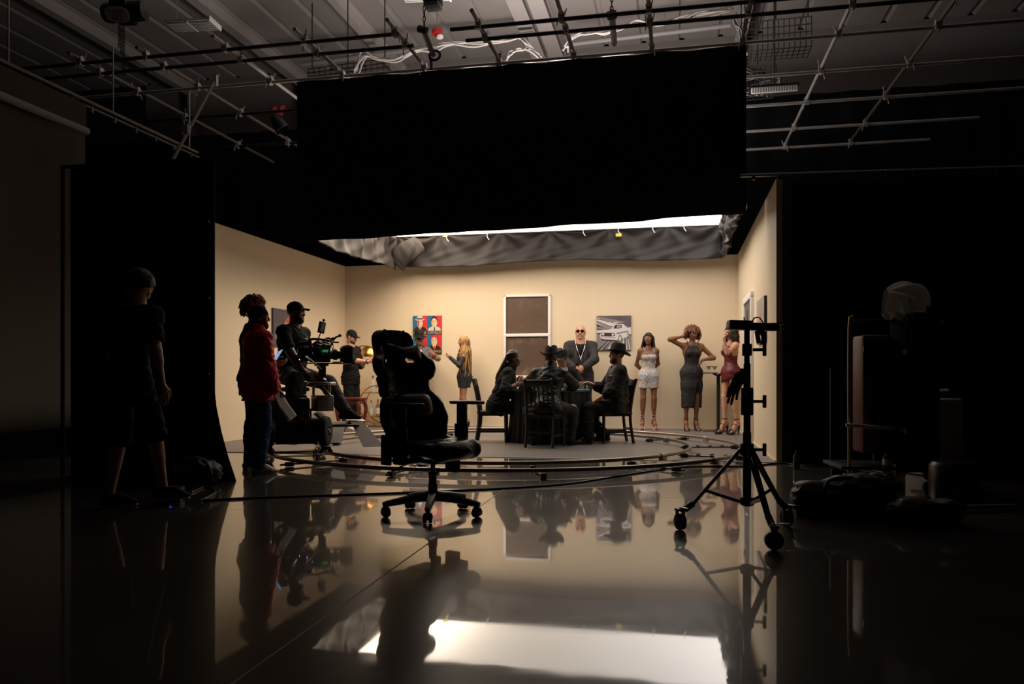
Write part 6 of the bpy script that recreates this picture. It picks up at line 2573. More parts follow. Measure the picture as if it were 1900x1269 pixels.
pr_, pb_, pc_, pk_, py_ = mat('poster_red', (0.62, 0.030, 0.035), 0.5), mat('poster_blue', (0.012, 0.14, 0.27), 0.5), mat('poster_cream', (0.70, 0.58, 0.42), 0.5), mat('poster_black', (0.014, 0.012, 0.012), 0.5), mat('poster_yellow', (0.72, 0.45, 0.12), 0.5)
pl_, pr2 = on_back(767, 656), on_back(820, 656)
pw, ph_ = (pr2 - pl_).length, on_back(793, 586).z - pl_.z
po = canvas('portrait_poster', 'red and blue poster of four portrait panels with lettering on the back wall', wall_frame(pl_, pw, ph_), pw, ph_, pb_)
words_ = ['LUCIANO', 'LUCIANO', 'CAPONE', 'COSTELLO']
for k in range(4):
    cx0, cz0 = (k % 2) * 0.5, (k // 2) * 0.5
    b = MB()
    sc_ = (pw / 2, ph_ / 2)
    og = (cx0 * pw, cz0 * ph_)
    flat(b, [(0, 0), (.5, 0), (.5, 1), (0, 1)], pb_, 1, sc_, og)
    flat(b, [(.5, 0), (1, 0), (1, 1), (.5, 1)], pr_, 1, sc_, og)
    flat(b, [(0, 0), (1, 0), (1, .20), (0, .20)], pk_, 4, sc_, og)
    suit = pk_ if k != 3 else pc_
    flat(b, [(.05, .20), (.12, .34), (.36, .44), (.64, .44), (.90, .34), (.97, .20)], suit, 2, sc_, og)
    flat(b, [(.36, .44), (.52, .20), (.64, .44)], pc_, 3, sc_, og)
    flat(b, [(.48, .40), (.56, .40), (.58, .20), (.46, .20)], pr_ if k != 3 else pb_, 3.5, sc_, og)
    flat(b, oval(.50, .64, .20, .25), pc_, 4, sc_, og)
    flat(b, [(.31, .66), (.36, .48), (.46, .40), (.43, .56), (.45, .72), (.36, .80)], pr_ if k % 2 == 0 else py_, 5, sc_, og)
    # features
    for ex in (.43, .58):
        flat(b, oval(ex, .67, .035, .013, 8), pk_, 6, sc_, og)
        flat(b, [(ex - .05, .70), (ex + .05, .71), (ex + .05, .725), (ex - .05, .715)], pk_, 6, sc_, og)
    flat(b, [(.50, .66), (.53, .57), (.48, .57)], py_, 6, sc_, og)
    flat(b, [(.43, .51), (.57, .51), (.55, .49), (.45, .49)], pr_, 6, sc_, og)
    if k == 2:
        flat(b, oval(.50, .80, .34, .05), pc_, 7, sc_, og)
        flat(b, [(.28, .82), (.32, .97), (.50, 1.0), (.68, .97), (.72, .82)], pc_, 7, sc_, og)
        flat(b, [(.28, .81), (.29, .87), (.71, .87), (.72, .81)], pk_, 8, sc_, og)
    else:
        flat(b, [(.29, .66), (.27, .80), (.34, .93), (.50, .97), (.66, .92), (.72, .80), (.70, .66), (.66, .78), (.58, .85), (.42, .86), (.33, .78)], pk_ if k != 1 else pr_, 7, sc_, og)
    vs, fs = text_mesh(words_[k], 0.2)
    xs = [v[0] for v in vs]
    s_ = 0.90 * pw / 2 / (max(xs) - min(xs))
    zs = [v[2] for v in vs]
    s2 = 0.125 * ph_ / 2 / (max(zs) - min(zs))
    b.add([(og[0] + pw / 4 + v[0] * s_, -0.0340, og[1] + 0.10 * ph_ / 2 + v[2] * s2) for v in vs], fs, py_ if k != 3 else pc_)
    b.build('portrait_panel', po, 30)

cw, cg, cd, cm = mat('paint_white', (0.66, 0.62, 0.62), 0.5), mat('paint_grey', (0.24, 0.21, 0.22), 0.5), mat('paint_black', (0.035, 0.028, 0.032), 0.5), mat('paint_mauve', (0.36, 0.30, 0.31), 0.5)
cl_, cr_ = on_back(1107.5, 650), on_back(1171, 650)
kw, kh = (cr_ - cl_).length, on_back(1139, 586).z - cl_.z
co_ = canvas('car_painting', 'black and white canvas of a speeding classic car on the back wall', wall_frame(cl_, kw, kh), kw, kh, cd)
b = MB()
sc_ = (kw, kh)
flat(b, [(0.004, 0.004), (.996, 0.004), (.996, .996), (0.004, .996)], mat('painted_sky', (0.10, 0.085, 0.095), 0.5, noise=0.6, nscale=9), 1, sc_)
rd = random.Random(8)
for i in range(16):
    a = rd.uniform(0, 1)
    y0 = 0.62 + 0.36 * a
    flat(b, [(0.0, y0), (0.0, y0 + rd.uniform(.01, .035)), (rd.uniform(.4, 1.0), y0 - rd.uniform(.10, .28)), (rd.uniform(.3, .7), y0 - .16)], [cg, cm, cw, cg][i % 4], 2 + i * 0.05, sc_)
flat(b, [(0, 0), (1, 0), (1, .42), (.6, .40), (0, .46)], cg, 3, sc_)
for i in range(18):
    x = rd.uniform(-0.1, 1.0)
    flat(b, [(max(0, x), 0.004), (min(.995, max(0.01, x + rd.uniform(.03, .09))), 0.004), (min(.99, .55 + (x - .2) * .45), .40)], [cw, cm, cd, cw][i % 4], 4 + i * 0.05, sc_)
flat(b, [(0, .50), (0, .58), (.4, .60), (.45, .56)], cw, 5, sc_)
flat(b, [(.62, .62), (1, .66), (1, .46), (.8, .44)], cw, 5, sc_)
flat(b, [(.12, .33), (.70, .27), (.92, .36), (.80, .30), (.60, .24), (.16, .28)], cd, 6, sc_)
flat(b, [(.11, .36), (.10, .46), (.14, .54), (.30, .59), (.44, .62), (.50, .73), (.58, .765), (.78, .755), (.86, .67), (.96, .60), (.97, .48), (.90, .38), (.70, .33), (.55, .30), (.20, .32)], cw, 7, sc_)
flat(b, [(.49, .63), (.53, .725), (.60, .74), (.73, .73), (.73, .645), (.60, .625)], cd, 8, sc_)
flat(b, [(.58, .645), (.60, .715), (.70, .71), (.70, .655)], cm, 9, sc_)
flat(b, [(.13, .42), (.14, .51), (.52, .50), (.54, .42), (.40, .40)], cd, 8, sc_)
flat(b, oval(.19, .465, .035, .035, 12), cw, 9, sc_)
flat(b, oval(.47, .455, .035, .035, 12), cw, 9, sc_)
flat(b, [(.12, .385), (.55, .355), (.55, .375), (.12, .405)], cg, 9, sc_)
flat(b, oval(.685, .335, .055, .10, 16), cd, 9, sc_)
flat(b, oval(.685, .335, .035, .075, 16), cw, 10, sc_)
flat(b, oval(.915, .43, .030, .075, 14), cd, 9, sc_)
flat(b, oval(.915, .43, .017, .05, 14), cw, 10, sc_)
flat(b, [(.56, .50), (.90, .56), (.95, .53), (.60, .46)], cg, 8.5, sc_)
b.build('painted_picture', co_, 30)

# left wall picture (its frame towards the camera), right wall picture
def left_frame(p):
    m = Matrix.Identity(4)
    xax = RY
    yax = -RX
    for i in range(3):
        m[i][0] = xax[i]
        m[i][1] = yax[i]
        m[i][2] = (0, 0, 1)[i]
    m.translation = p
    return m


lp0, lp1 = on_side(503.5, 642, 7.34), on_side(557, 642, 7.34)
lw = (lp1 - lp0).length
lh = on_side(503.5, 571, 7.34).z - lp0.z
lo_ = canvas('wall_picture', 'dark canvas picture with a red hanging lamp on the left set wall behind the operator', left_frame(lp0), lw, lh, cd)
b = MB()
sc_ = (lw, lh)
flat(b, [(0.01, 0.01), (.99, 0.01), (.99, .99), (.01, .99)], mat('painted_room', (0.075, 0.065, 0.085), 0.5, noise=0.5, nscale=10, stretch=(4, 4, 0.6)), 1, sc_)
flat(b, [(.0, .10), (.95, .05), (.98, .25), (.1, .30)], mat('painted_table', (0.06, 0.10, 0.12), 0.5), 2, sc_)
pbn, prr = mat('painted_brown', (0.32, 0.16, 0.09), 0.5), mat('painted_red', (0.62, 0.06, 0.03), 0.5)
for x in (.15, .30, .48, .66, .82):
    flat(b, oval(x, .40, .07, .10, 12), [pbn, cm, pbn, cg, pbn][int(x * 5)], 3, sc_)
    flat(b, oval(x, .27, .09, .10, 12), cg, 2.5, sc_)
flat(b, [(.36, .66), (.64, .66), (.55, .78), (.50, .82), (.45, .78)], prr, 4, sc_)
flat(b, [(.40, .66), (.60, .66), (.75, .42), (.25, .42)], mat('painted_glow', (0.34, 0.34, 0.36), 0.5), 2.2, sc_)
flat(b, [(.495, .82), (.505, .82), (.505, .97), (.495, .97)], prr, 4, sc_)
b.build('painted_picture', lo_, 30)
q0, q1 = b_of(1408.5), b_of(1423)
rp = on_side(1423, 634, 0)
rh = on_side(1423, 548, 0).z - rp.z
ro_ = canvas('wall_picture', 'pale grey canvas picture with an orange streak on the right set wall past the door', side_frame(q0, rp.z), q1 - q0, rh, cd)
b = MB()
sc_ = (q1 - q0, rh)
flat(b, [(.01, .01), (.99, .01), (.99, .99), (.01, .99)], mat('painted_mist', (0.42, 0.37, 0.35), 0.5, noise=0.5, nscale=7), 1, sc_)
for i in range(8):
    x = rd.uniform(.05, .9)
    flat(b, [(x, .05), (x + .05, .05), (x + rd.uniform(-.1, .15), .9)], [cg, cw, cm][i % 3], 2 + i * .05, sc_)
flat(b, [(.50, .35), (.62, .36), (.66, .62), (.56, .70), (.50, .55)], mat('painted_orange', (0.75, 0.16, 0.06), 0.5), 4, sc_)
b.build('painted_picture', ro_, 30)
# thin white skirting on the back and right walls
for i, (p0, p1) in enumerate(((S(7.34, 0.01), S(0, 0.01)), (S(0.01, 0), S(0.01, d0)), (S(0.01, d1), S(0.01, 5.39)))):
    b = MB()
    d = p1 - p0
    c = (p0 + p1) / 2
    b.box((c.x, c.y, 0.014), (d.length, 0.012, 0.02), M_wall, math.atan2(d.y, d.x))
    struct(b.build(['baseboard_back', 'baseboard_right', 'baseboard_right_front'][i]))
# ---------------------------------------------------------------- pipe grid over the studio
GZ = 5.05
M_pipe_b = mat('black_grid_pipe', (0.030, 0.028, 0.028), 0.4, 0.3, noise=0.3, nscale=20)
M_pipe_l = mat('shaded_grid_pipe', (0.20, 0.17, 0.14), 0.45, 0.4, noise=0.25, nscale=10)  # pipe colour darkened to stand for the dimmer light at the sides
M_pipe_s = mat('bare_grid_pipe', (0.62, 0.58, 0.56), 0.35, 0.4, noise=0.25, nscale=10)


def GP(px, py, z=GZ):
    D = (z - EYE) * F / (700 - py)
    return Vector(((px - 950) * D / F, D, z))


def ab(p):
    q = CORNER - p
    return q.dot(RX), q.dot(RY)


grid = thing('pipe_grid', 'grid of clamped steel pipes hung under the studio ceiling', 'pipe grid', S(3.3, 4.3, GZ), SET_A)
GI = Matrix.Rotation(-SET_A, 3, 'Z')


def gl(p):
    return GI @ (Vector(p) - grid.location)


clamp_me = None


def clamp(parent, p, k):
    global clamp_me
    if clamp_me is None:
        b = MB()
        b.tube([(-0.035, 0, 0.0), (0.035, 0, 0.0)], 0.037, M_pipe_s, 8)
        b.tube([(0, -0.035, -0.055), (0, 0.035, -0.055)], 0.037, M_pipe_s, 8)
        b.box((0, 0, -0.028), (0.05, 0.05, 0.05), M_pipe_s)
        b.tube([(0.03, 0.03, 0.0), (0.05, 0.05, 0.085)], 0.008, M_pipe_s, 6)
        b.tube([(-0.03, -0.03, -0.05), (-0.05, -0.04, -0.14)], 0.007, M_pipe_s, 6)
        clamp_me = b.mesh('clamp')
    o = bpy.data.objects.new('clamp', clamp_me)
    C.objects.link(o)
    o.parent = parent
    o.location = p
    o.rotation_euler = (0, 0, (k % 4) * PI / 2)


runs = []          # pipes along the set's width: (a0, a1, b, z, material)
aA, bA = ab(GP(700, 62))
lineA = bA
for (a0, a1, b_, m) in ((10.6, 4.28, ab(GP(899, 39))[1], M_pipe_b), (10.2, 4.22, ab(GP(915, 63))[1], M_pipe_b),
                        (3.65, -3.0, ab(GP(1030, 28))[1], M_pipe_b), (3.55, -3.4, ab(GP(1030, 52))[1], M_pipe_b),
                        (10.4, -4.6, SB1 + 0.10, M_pipe_s), (9.6, 6.5, ab(GP(450, 205))[1], M_pipe_b),
                        (0.30, -5.2, ab(GP(1370, 137))[1], M_pipe_s), (0.25, -4.2, ab(GP(1368, 192))[1], M_pipe_s),
                        (0.2, -3.6, ab(GP(1372, 239))[1], M_pipe_s), (0.2, -3.2, ab(GP(1372, 273))[1], M_pipe_s), (9.0, 6.6, ab(GP(500, 262))[1], M_pipe_b)):
    runs.append((a0, a1, b_, m))
cross = []         # pipes running in depth, lying over the others
for (px, py, bend) in ((140, 105, 0.4), (265, 95, 0.6), (405, 75, 0.8), (555, 62, 1.0), (725, 45, 1.0), (880, 28, 1.2), (1035, 5, 1.2)):
    a, b_ = ab(GP(px, py))
    cross.append((a, b_, bend))
for px in (1203, 1392, 1583, 1772):
    a, b_ = ab(GP(px, 0))
    cross.append((a, b_ + 1.6, -0.6 if px > 1500 else 1.2))
for (a0, a1, b_, m) in runs:
    b = MB()
    b.tube([gl(S(a0, b_, GZ - 0.055)), gl(S(a1, b_, GZ - 0.055))], 0.024, m, 10)
    b.build('pipe', grid)
kk = 0
for (a, b0, b1) in cross:
    b = MB()
    b.tube([gl(S(a, b0 + 0.12, GZ)), gl(S(a, b1, GZ))], 0.024, M_pipe_l if a > 7.2 or a < -1.6 else M_pipe_s, 10)
    o = b.build('pipe', grid)
    for (a0, a1, b_, m) in runs:
        if min(a0, a1) - 0.05 <= a <= max(a0, a1) + 0.05 and b1 - 0.05 <= b_ <= b0 + 0.1:
            clamp(o, gl(S(a, b_, GZ)), kk)
            kk += 1
# drop pipe and slanting arm at the left
b = MB()
b.tube([gl(P(405, 138, 10.7)), gl(P(303, 330, 9.3))], 0.022, M_pipe_l, 8)
o = b.build('slanting_arm', grid)
b = MB()
b.box(gl(P(345, 240, 9.85)), (0.09, 0.07, 0.11), M_pipe_s)
b.build('arm_clamp', o)
b = MB()
b.box(gl(P(400, 150, 10.6)), (0.05, 0.05, 0.14), M_pipe_s)
b.build('arm_clamp', o)

# hoists with chains
M_chain = mat('black_chain', (0.05, 0.048, 0.046), 0.4, 0.7)


def chain(b, p0, p1, r=0.018, m=None):
    d = Vector(p1) - Vector(p0)
    n = max(2, int(d.length / (r * 2.6)))
    for i in range(n):
        c = Vector(p0) + d * (i + .5) / n
        ring = []
        for k in range(8):
            an = 2 * PI * k / 8
            x, z = math.cos(an) * r * 0.75, math.sin(an) * r * 1.7
            ring.append(c + (Vector((x, 0, z)) if i % 2 else Vector((0, x, z))))
        b.tube(ring, r * 0.28, m or M_chain, 5, closed=True)


hp0 = P(232, 22, 9.2)
h1 = thing('chain_hoist', 'black chain hoist with white oval label and hanging chains at the upper left', 'hoist', hp0, math.radians(-8))
b = MB()
b.lathe([(0, 0.26), (0.10, 0.25), (0.115, 0.2), (0.115, -0.2), (0.10, -0.25), (0, -0.26)], M_dark, (0, 0, 0), 24, axis=(1, 0, 0))
b.box((-0.02, 0, 0.02), (0.22, 0.26, 0.27), M_dark, bev=0.03)
b.tube([(-0.02, 0, 0.14), (-0.02, 0, 3.2)], 0.012, M_dark, 6)
b.build('motor_body', h1)
b = MB()
pts = [(0.10 * math.copysign(abs(math.cos(a)) ** 0.7, math.cos(a)), 0.058 * math.copysign(abs(math.sin(a)) ** 0.8, math.sin(a))) for a in [2 * PI * k / 28 for k in range(28)]]
b.prism(pts, (1, 0, 0), (0, 0, 1), (0, -1, 0), (0.0, -0.132, 0.0), 0.006, M_white)
lb = b.build('oval_label', h1)
lb.rotation_euler = (0.62, 0.12, 0)
lb.location = (0.02, -0.055, -0.03)
lb.scale = (1.5, 1.0, 1.5)
for tx, sz, z in (('CM', 0.055, -0.018), ('LODESTAR', 0.030, 0.026)):
    vs, fs = text_mesh(tx, sz)
    b = MB()
    b.add([(-v[0], -0.1402, z - v[2]) for v in vs], fs, mat('label_ink', (0.02, 0.02, 0.02), 0.5))
    b.build('lettering', lb)
b = MB()
for x, l in ((-0.09, 0.28), (-0.03, 0.60), (-0.06, 0.36)):
    chain(b, (x, 0.02, -0.13), (x, 0.02, -0.13 - l), 0.016)
b.build('chain', h1)['kind'] = 'stuff'
hp0 = P(803, -8, 9.6)
h2 = thing('chain_hoist', 'dark chain hoist above the drape whose chain runs down to the pipe grid', 'hoist', hp0, SET_A)
b = MB()
b.box((0, 0, 0.12), (0.20, 0.24, 0.46), M_dark, bev=0.03)
b.box((0, 0, -0.13), (0.18, 0.20, 0.05), M_grey, bev=0.01)
b.tube([(0, 0, 0.3), (0, 0, 2.4)], 0.012, M_dark, 6)
b.build('motor_body', h2)
b = MB()
e = P(786, 48, 9.6) - hp0
e = Matrix.Rotation(-SET_A, 3, 'Z') @ e
chain(b, (e.x, 0, 0.2), (e.x, 0, e.z), 0.022)
b.build('chain', h2)['kind'] = 'stuff'
b = MB()
q0 = Matrix.Rotation(-SET_A, 3, 'Z') @ (P(785, 55, 9.7) - hp0)
q1 = Matrix.Rotation(-SET_A, 3, 'Z') @ (P(804, 103, 10.1) - hp0)
b.tube([q0, q1], 0.035, M_alu, 4)
b.tube([q0 + Vector((-0.06, 0, 0.02)), q0 + Vector((0.05, 0, -0.02))], 0.045, M_dark, 8)
b.build('drop_bar', h2)
b = MB()
M_purple = mat('purple_sling', (0.05, 0.035, 0.22), 0.6)
b.tube([q1 + Vector((0.07 * math.cos(t * PI / 8) + 0.02, 0, 0.06 * math.sin(t * PI / 8))) for t in range(16)], 0.018, M_purple, 6, closed=True)
b.build('sling', h2)
b = MB()
b.tube([q1 + Vector((-0.03, 0, -0.06)), q1 + Vector((-0.025, 0, -0.18))], 0.02, mat('red_hook', (0.35, 0.02, 0.03), 0.5), 8)
b.build('hook', h2)
c3 = P(1135, 2, 9.0)
t = thing('hanging_chain', 'chain from the ceiling holding the pipe grid right of centre', 'chain', c3)
b = MB()
chain(b, (0, 0, 1.6), (0, 0, -0.12), 0.022)
b.build('chain_links', t)['kind'] = 'stuff'
b = MB()
q = P(1140, 82, 9.75) - c3
b.tube([(0, 0, -0.12), q], 0.036, M_alu, 4)
b.tube([Vector((-0.05, 0, -0.17)), Vector((0.05, 0, -0.15))], 0.05, M_dark, 8)
b.build('drop_bar', t)

# ceiling lights (off), alarm, conduit, cable trays, cables
for i, (px, py, D, lab) in enumerate(((357, 49, 11.6, 'white switched off high bay light panel hanging at the upper left'), (790, -6, 11.8, 'white switched off high bay light panel cut off by the top of the picture'))):
    c = P(px, py, D)
    t = thing('high_bay_light', lab, 'ceiling light', c, SET_A + 0.1)
    b = MB()
    b.box((0, 0, 0.02), (0.70, 0.34, 0.03), M_white, bev=0.006)
    b.box((0.345, 0, 0.03), (0.03, 0.38, 0.08), M_white, bev=0.01)
    b.box((0, 0, 0.0), (0.02, 0.34, 0.02), M_white)
    b.build('housing', t)
    for sx in (-0.17, 0.17):
        b = MB()
        b.box((sx, 0, -0.002), (0.31, 0.30, 0.012), M_grey, bev=0.003)
        for q in range(5):
            b.box((sx, -0.12 + 0.06 * q, -0.010), (0.30, 0.012, 0.006), M_white)
        b.build('louvre', t)
    b = MB()
    for sx in (-0.25, 0.25):
        b.tube([(sx, 0, 0.04), (sx * 0.7, 0, CZ - c.z)], 0.004, M_steel, 5)
    b.build('wire', t)

t = thing('fire_alarm', 'red and white fire alarm strobe near the top centre', 'alarm', P(811, 64, 14.6))
b = MB()
b.lathe([(0, 0.10), (0.09, 0.09), (0.10, 0.05), (0.10, 0), (0, 0)], mat('alarm_red', (0.55, 0.02, 0.02), 0.4), n=20)
b.tube([(0, 0, 0.1), (0, 0, CZ - P(811, 64, 14.6).z)], 0.012, M_steel, 6)
b.build('horn', t)
b = MB()
b.lathe([(0.05, 0.0), (0.07, -0.03), (0.06, -0.07), (0, -0.08)], M_white, (0.05, 0, 0), 16)
b.build('strobe', t)

b = MB()
pa, pb2 = P(1060, 82, 15.4), P(1356, 47, 14.4)
b.tube([pa, pb2], 0.045, M_grey, 10)
for q in (0.25, 0.6, 0.95):
    m_ = pa.lerp(pb2, q)
    b.tube([m_, m_ + Vector((0, 0, 0.5))], 0.012, M_steel, 6)
o = b.build('conduit_pipe')
tag(o, 'light grey conduit pipe behind the right half of the drape top', 'pipe')
b = MB()
pa, pb2 = P(560, 120, 16.2), P(990, 62, 15.4)
b.tube([pa, pb2], 0.05, M_grey, 10)
o = b.build('conduit_pipe')
tag(o, 'light grey conduit pipe behind the left half of the drape top', 'pipe')

M_wire = mat('black_wire', (0.02, 0.02, 0.02), 0.5)
M_cab = mat('pale_cable', (0.50, 0.47, 0.45), 0.5)


def tray(label, p0, p1, h_, n):
    t = thing('cable_tray', label, 'cable tray', p0)
    p0, p1 = Vector((0, 0, 0)), Vector(p1) - Vector(p0)
    d = p1 - p0
    b = MB()
    for k in range(5):
        z = -h_ * k / 4
        b.tube([p0 + Vector((0, 0, z)), p1 + Vector((0, 0, z))], 0.010, M_wire, 5)
    for k in range(n + 1):
        c = p0 + d * k / n
        b.tube([c, c + Vector((0, 0, -h_))], 0.008, M_wire, 5)
        b.tube([c + Vector((0, 0, -h_)), c + Vector((0.1, 0.45, -h_))], 0.008, M_wire, 5)
    for k in range(4):
        o_ = Vector((0.1, 0.45, 0)) * (k / 3)
        b.tube([p0 + Vector((0, 0, -h_)) + o_, p1 + Vector((0, 0, -h_)) + o_], 0.008, M_wire, 5)
    b.build('wire_basket', t)
    for q in (0.05, 0.5, 0.95):
        b = MB()
        c = p0 + d * q
        b.tube([c, c + Vector((0, 0, 1.2))], 0.012, M_wire, 6)
        b.build('hanger', t)
    return t


tray('black wire mesh cable tray at the upper right beside the drape', P(1376, 43, 13.8), P(1506, 30, 13.2), 0.50, 13)
tray('black wire mesh cable tray holding cables above the left part of the drape', P(572, 128, 14.6), P(722, 108, 14.0), 0.30, 14)
tray('lower black cable tray stuffed with cables beside the right edge of the drape', P(1372, 126, 13.2), P(1440, 118, 12.9), 0.40, 7)

rd = random.Random(31)


def bundle(label, pts, D, n, spread=0.05, m=None, r=0.014):
    t = thing('cable_bundle', label, 'cables', P(pts[0][0], pts[0][1], D))
    o = t.location
    for k in range(n):
        b = MB()
        ww = [P(x, y, D) - o + Vector((rd.uniform(-spread, spread), rd.uniform(-spread, spread), rd.uniform(-spread, spread))) for x, y in pts]
        b.tube(bez(ww, 6), r, m or M_cab, 6)
        b.build('cable', t)


bundle('bundle of pale cables swagging along the ceiling left of centre', [(662, 132), (676, 102), (702, 106), (735, 110), (770, 94), (802, 92), (826, 82), (880, 82), (940, 72), (966, 70), (974, 76), (985, 95)], 13.6, 5)
bundle('bundle of pale cables arching along the ceiling right of centre', [(1050, 92), (1064, 70), (1088, 60), (1120, 58), (1150, 50), (1180, 42), (1220, 42), (1270, 36), (1300, 28), (1345, 18), (1356, 8)], 12.6, 5)
bundle('small bundle of pale cables looping behind the middle of the drape top', [(938, 112), (948, 98), (966, 92), (985, 92), (1000, 104)], 13.4, 3)
bundle('dark tangled cables hanging beside the right edge of the drape', [(1362, 30), (1368, 46), (1376, 62), (1378, 84), (1384, 100)], 11.0, 4, 0.04, mat('mixed_cable', (0.30, 0.28, 0.27), 0.5), 0.012)
t = thing('cable_coil', 'tangle of coiled cables lying in the lower tray at the upper right', 'cables', P(1405, 146, 13.05))
for k in range(14):
    b = MB()
    c = Vector((rd.uniform(-0.34, 0.30), rd.uniform(0.02, 0.3), rd.uniform(-0.22, 0.10)))
    rr = rd.uniform(0.06, 0.16)
    ph0 = rd.uniform(0, 6)
    b.tube([c + Vector((rr * math.cos(a * 0.5 + ph0) * 1.3, 0.05 * math.sin(a), rr * math.sin(a * 0.5 + ph0) * 0.6 + 0.004 * a)) for a in range(26)], 0.009, M_cab if k % 2 else M_wire, 5)
    b.build('cable', t)
t = thing('tube_light', 'pale switched off tube light bar at the upper right beside the drape', 'ceiling light', P(1437, 166, 12.4), SET_A)
b = MB()
b.box((0, 0, 0), (0.70, 0.06, 0.09), M_white, bev=0.01)
for q in range(18):
    b.box((-0.33 + 0.039 * q, -0.032, 0), (0.008, 0.006, 0.085), M_grey)
b.build('diffuser', t)
b = MB()
b.box((0, 0.01, 0.06), (0.74, 0.09, 0.03), M_dark)
b.tube([(0, 0, 0.07), (0, 0, 1.5)], 0.012, M_dark, 6)
b.build('housing', t)

t = thing('stage_light', 'stage light with red yoke clamp hanging left of the drape', 'stage light', P(516, 222, 12.4), 0.4)
M_redp = mat('red_bracket', (0.50, 0.025, 0.02), 0.45)
b = MB()
b.prism([(-0.10, 0.14), (-0.04, 0.20), (0.0, 0.12), (0.05, 0.22), (0.11, 0.22), (0.07, 0.08), (-0.03, 0.08)], (1, 0, 0), (0, 0, 1), (0, 1, 0), (0, -0.04, 0), 0.08, M_redp)
b.build('yoke_clamp', t)
b = MB()
b.lathe([(0, 0.13), (0.07, 0.12), (0.10, 0.0), (0.115, -0.13), (0.105, -0.135), (0.095, -0.02), (0, 0.0)], M_dark, (0, 0, -0.05), 20, axis=(-0.5, 0.2, 0.8))
b.tube([(0, 0, 0.08), (0, 0, 0.02)], 0.02, M_dark, 8)
b.build('lamp_head', t)
b = MB()
b.tube([(0, 0, 0.18), (0.0, 0, GZ - P(516, 222, 12.4).z)], 0.016, M_dark, 6)
b.build('hanging_rod', t)

# ---------------------------------------------------------------- black curtains, grey screen
def curtain(name, label, p0, p1, z0, z1, folds=2.2, amp=0.05, m=None, flare=0.0, n=None):
    p0, p1 = Vector(p0), Vector(p1)
    d = p1 - p0
    L = d.length
    nrm = Vector((-d.y, d.x, 0)).normalized()
    b = MB()
    N = n or int(L * 26) + 20

    def fn(u, v):
        x = u * L
        k = 0.4 + 0.6 * (1 - v)
        off = amp * k * (math.sin(x * folds * 2 * PI + math.sin(x * 3.1)) + 0.4 * math.sin(x * folds * 5.1 + 1))
        p = p0 + d * u + nrm * off
        fl = flare * max(0, 1 - v * 3.2) ** 1.6 * max(0, (u - 0.5) * 2)
        p += d.normalized() * fl
        return (p.x, p.y, z0 + (z1 - z0) * v)
    b.grid(fn, N, 14, m or M_black)
    o = b.build(name, None, 180, solid=0.008)
    tag(o, label, 'curtain')
    return o


curtain('black_curtain', 'long black sheet added behind the whole set in place of the unlit studio', S(16, -1.2), S(-7.5, -1.2), 0, 6.2, 1.2, 0.06)  # added sheet, keeps the studio behind the set dark
curtain('black_curtain', 'black curtain hanging in front of the left set wall edge', (-4.1, 7.32, 0), (-2.66, 7.06, 0), 0, 2.86, 2.6, 0.05, flare=0.22)
curtain('black_curtain', 'black curtain hanging from a rail right of the set', (3.05, 8.62, 0), (9.5, 7.7, 0), 0, 3.05, 1.4, 0.06)
b = MB()
b.tube([(2.46, 8.50, 3.09), (9.5, 7.62, 3.09)], 0.02, M_steel, 8)
for q in range(26):
    c = Vector((2.46, 8.50, 3.06)).lerp(Vector((9.5, 7.62, 3.06)), (q + .5) / 26)
    b.box(c, (0.03, 0.03, 0.04), M_dark)
o = b.build('curtain_rail')
tag(o, 'steel curtain rail with hooks over the black curtain at the right', 'rail')
b = MB()
b.tube([(-4.2, 7.36, 2.88), (-2.68, 7.09, 2.88)], 0.018, M_black, 8)
b.tube([(-2.71, 7.17, 0.0), (-2.71, 7.17, 2.9)], 0.014, M_dark, 8)
b.tube([(-4.2, 7.38, 0.0), (-4.2, 7.38, 2.9)], 0.018, M_black, 8)
for z in (2.3, 1.62, 0.95):
    b.ball((-2.69, 7.0, z), 0.011, M_gold)
o = b.build('curtain_stand')
tag(o, 'dark pipe frame with brass grommets carrying the left black curtain', 'frame')
b = MB()
tr0, tr1 = Vector((-5.75, 6.2, 4.22)), Vector((-4.62, 11.6, 4.22))
b.tube([tr0, tr1], 0.022, M_pipe_l, 8)
b.tube([tr0 + Vector((0.02, 0, -0.07)), tr1 + Vector((0.02, 0, -0.07))], 0.014, M_pipe_l, 8)
for q in range(14):
    c = tr0.lerp(tr1, (q + .5) / 14)
    b.box(c + Vector((0.02, 0, -0.09)), (0.025, 0.05, 0.07), M_steel)
    if q % 4 == 1:
        b.tube([c, c + Vector((0, 0, GZ - 4.22))], 0.01, M_pipe_s, 6)
o = b.build('curtain_track')
tag(o, 'double curtain track hanging along the left side of the studio', 'rail')
sc_t = thing('grey_screen', 'tall grey pull down backdrop screen at the far left', 'screen', (-5.34, 8.0, 0), PI / 2 + SET_A)
M_screeng = mat('grey_backdrop', (0.07, 0.058, 0.048), 0.9, noise=0.05)
b = MB()
b.grid(lambda u, v: (1.36 * u, 0.02 * math.sin(u * 5), 0.35 + 3.45 * v), 12, 12, M_screeng)
b.build('screen_sheet', sc_t, 180, solid=0.004)
b = MB()
b.tube([(-0.03, 0, 3.84), (1.42, 0, 3.84)], 0.045, M_grey, 12)
b.box((0.7, 0, 4.02), (1.40, 0.012, 0.28), M_screeng)
b.build('roller', sc_t)
b = MB()
b.tube([(0, 0, 0.35), (1.36, 0, 0.35)], 0.018, M_black, 8)
for q in (0.1, 1.3):
    b.tube([(q, 0, 0.0), (q, 0, 0.36)], 0.018, M_black, 8)
b.build('bottom_bar', sc_t)

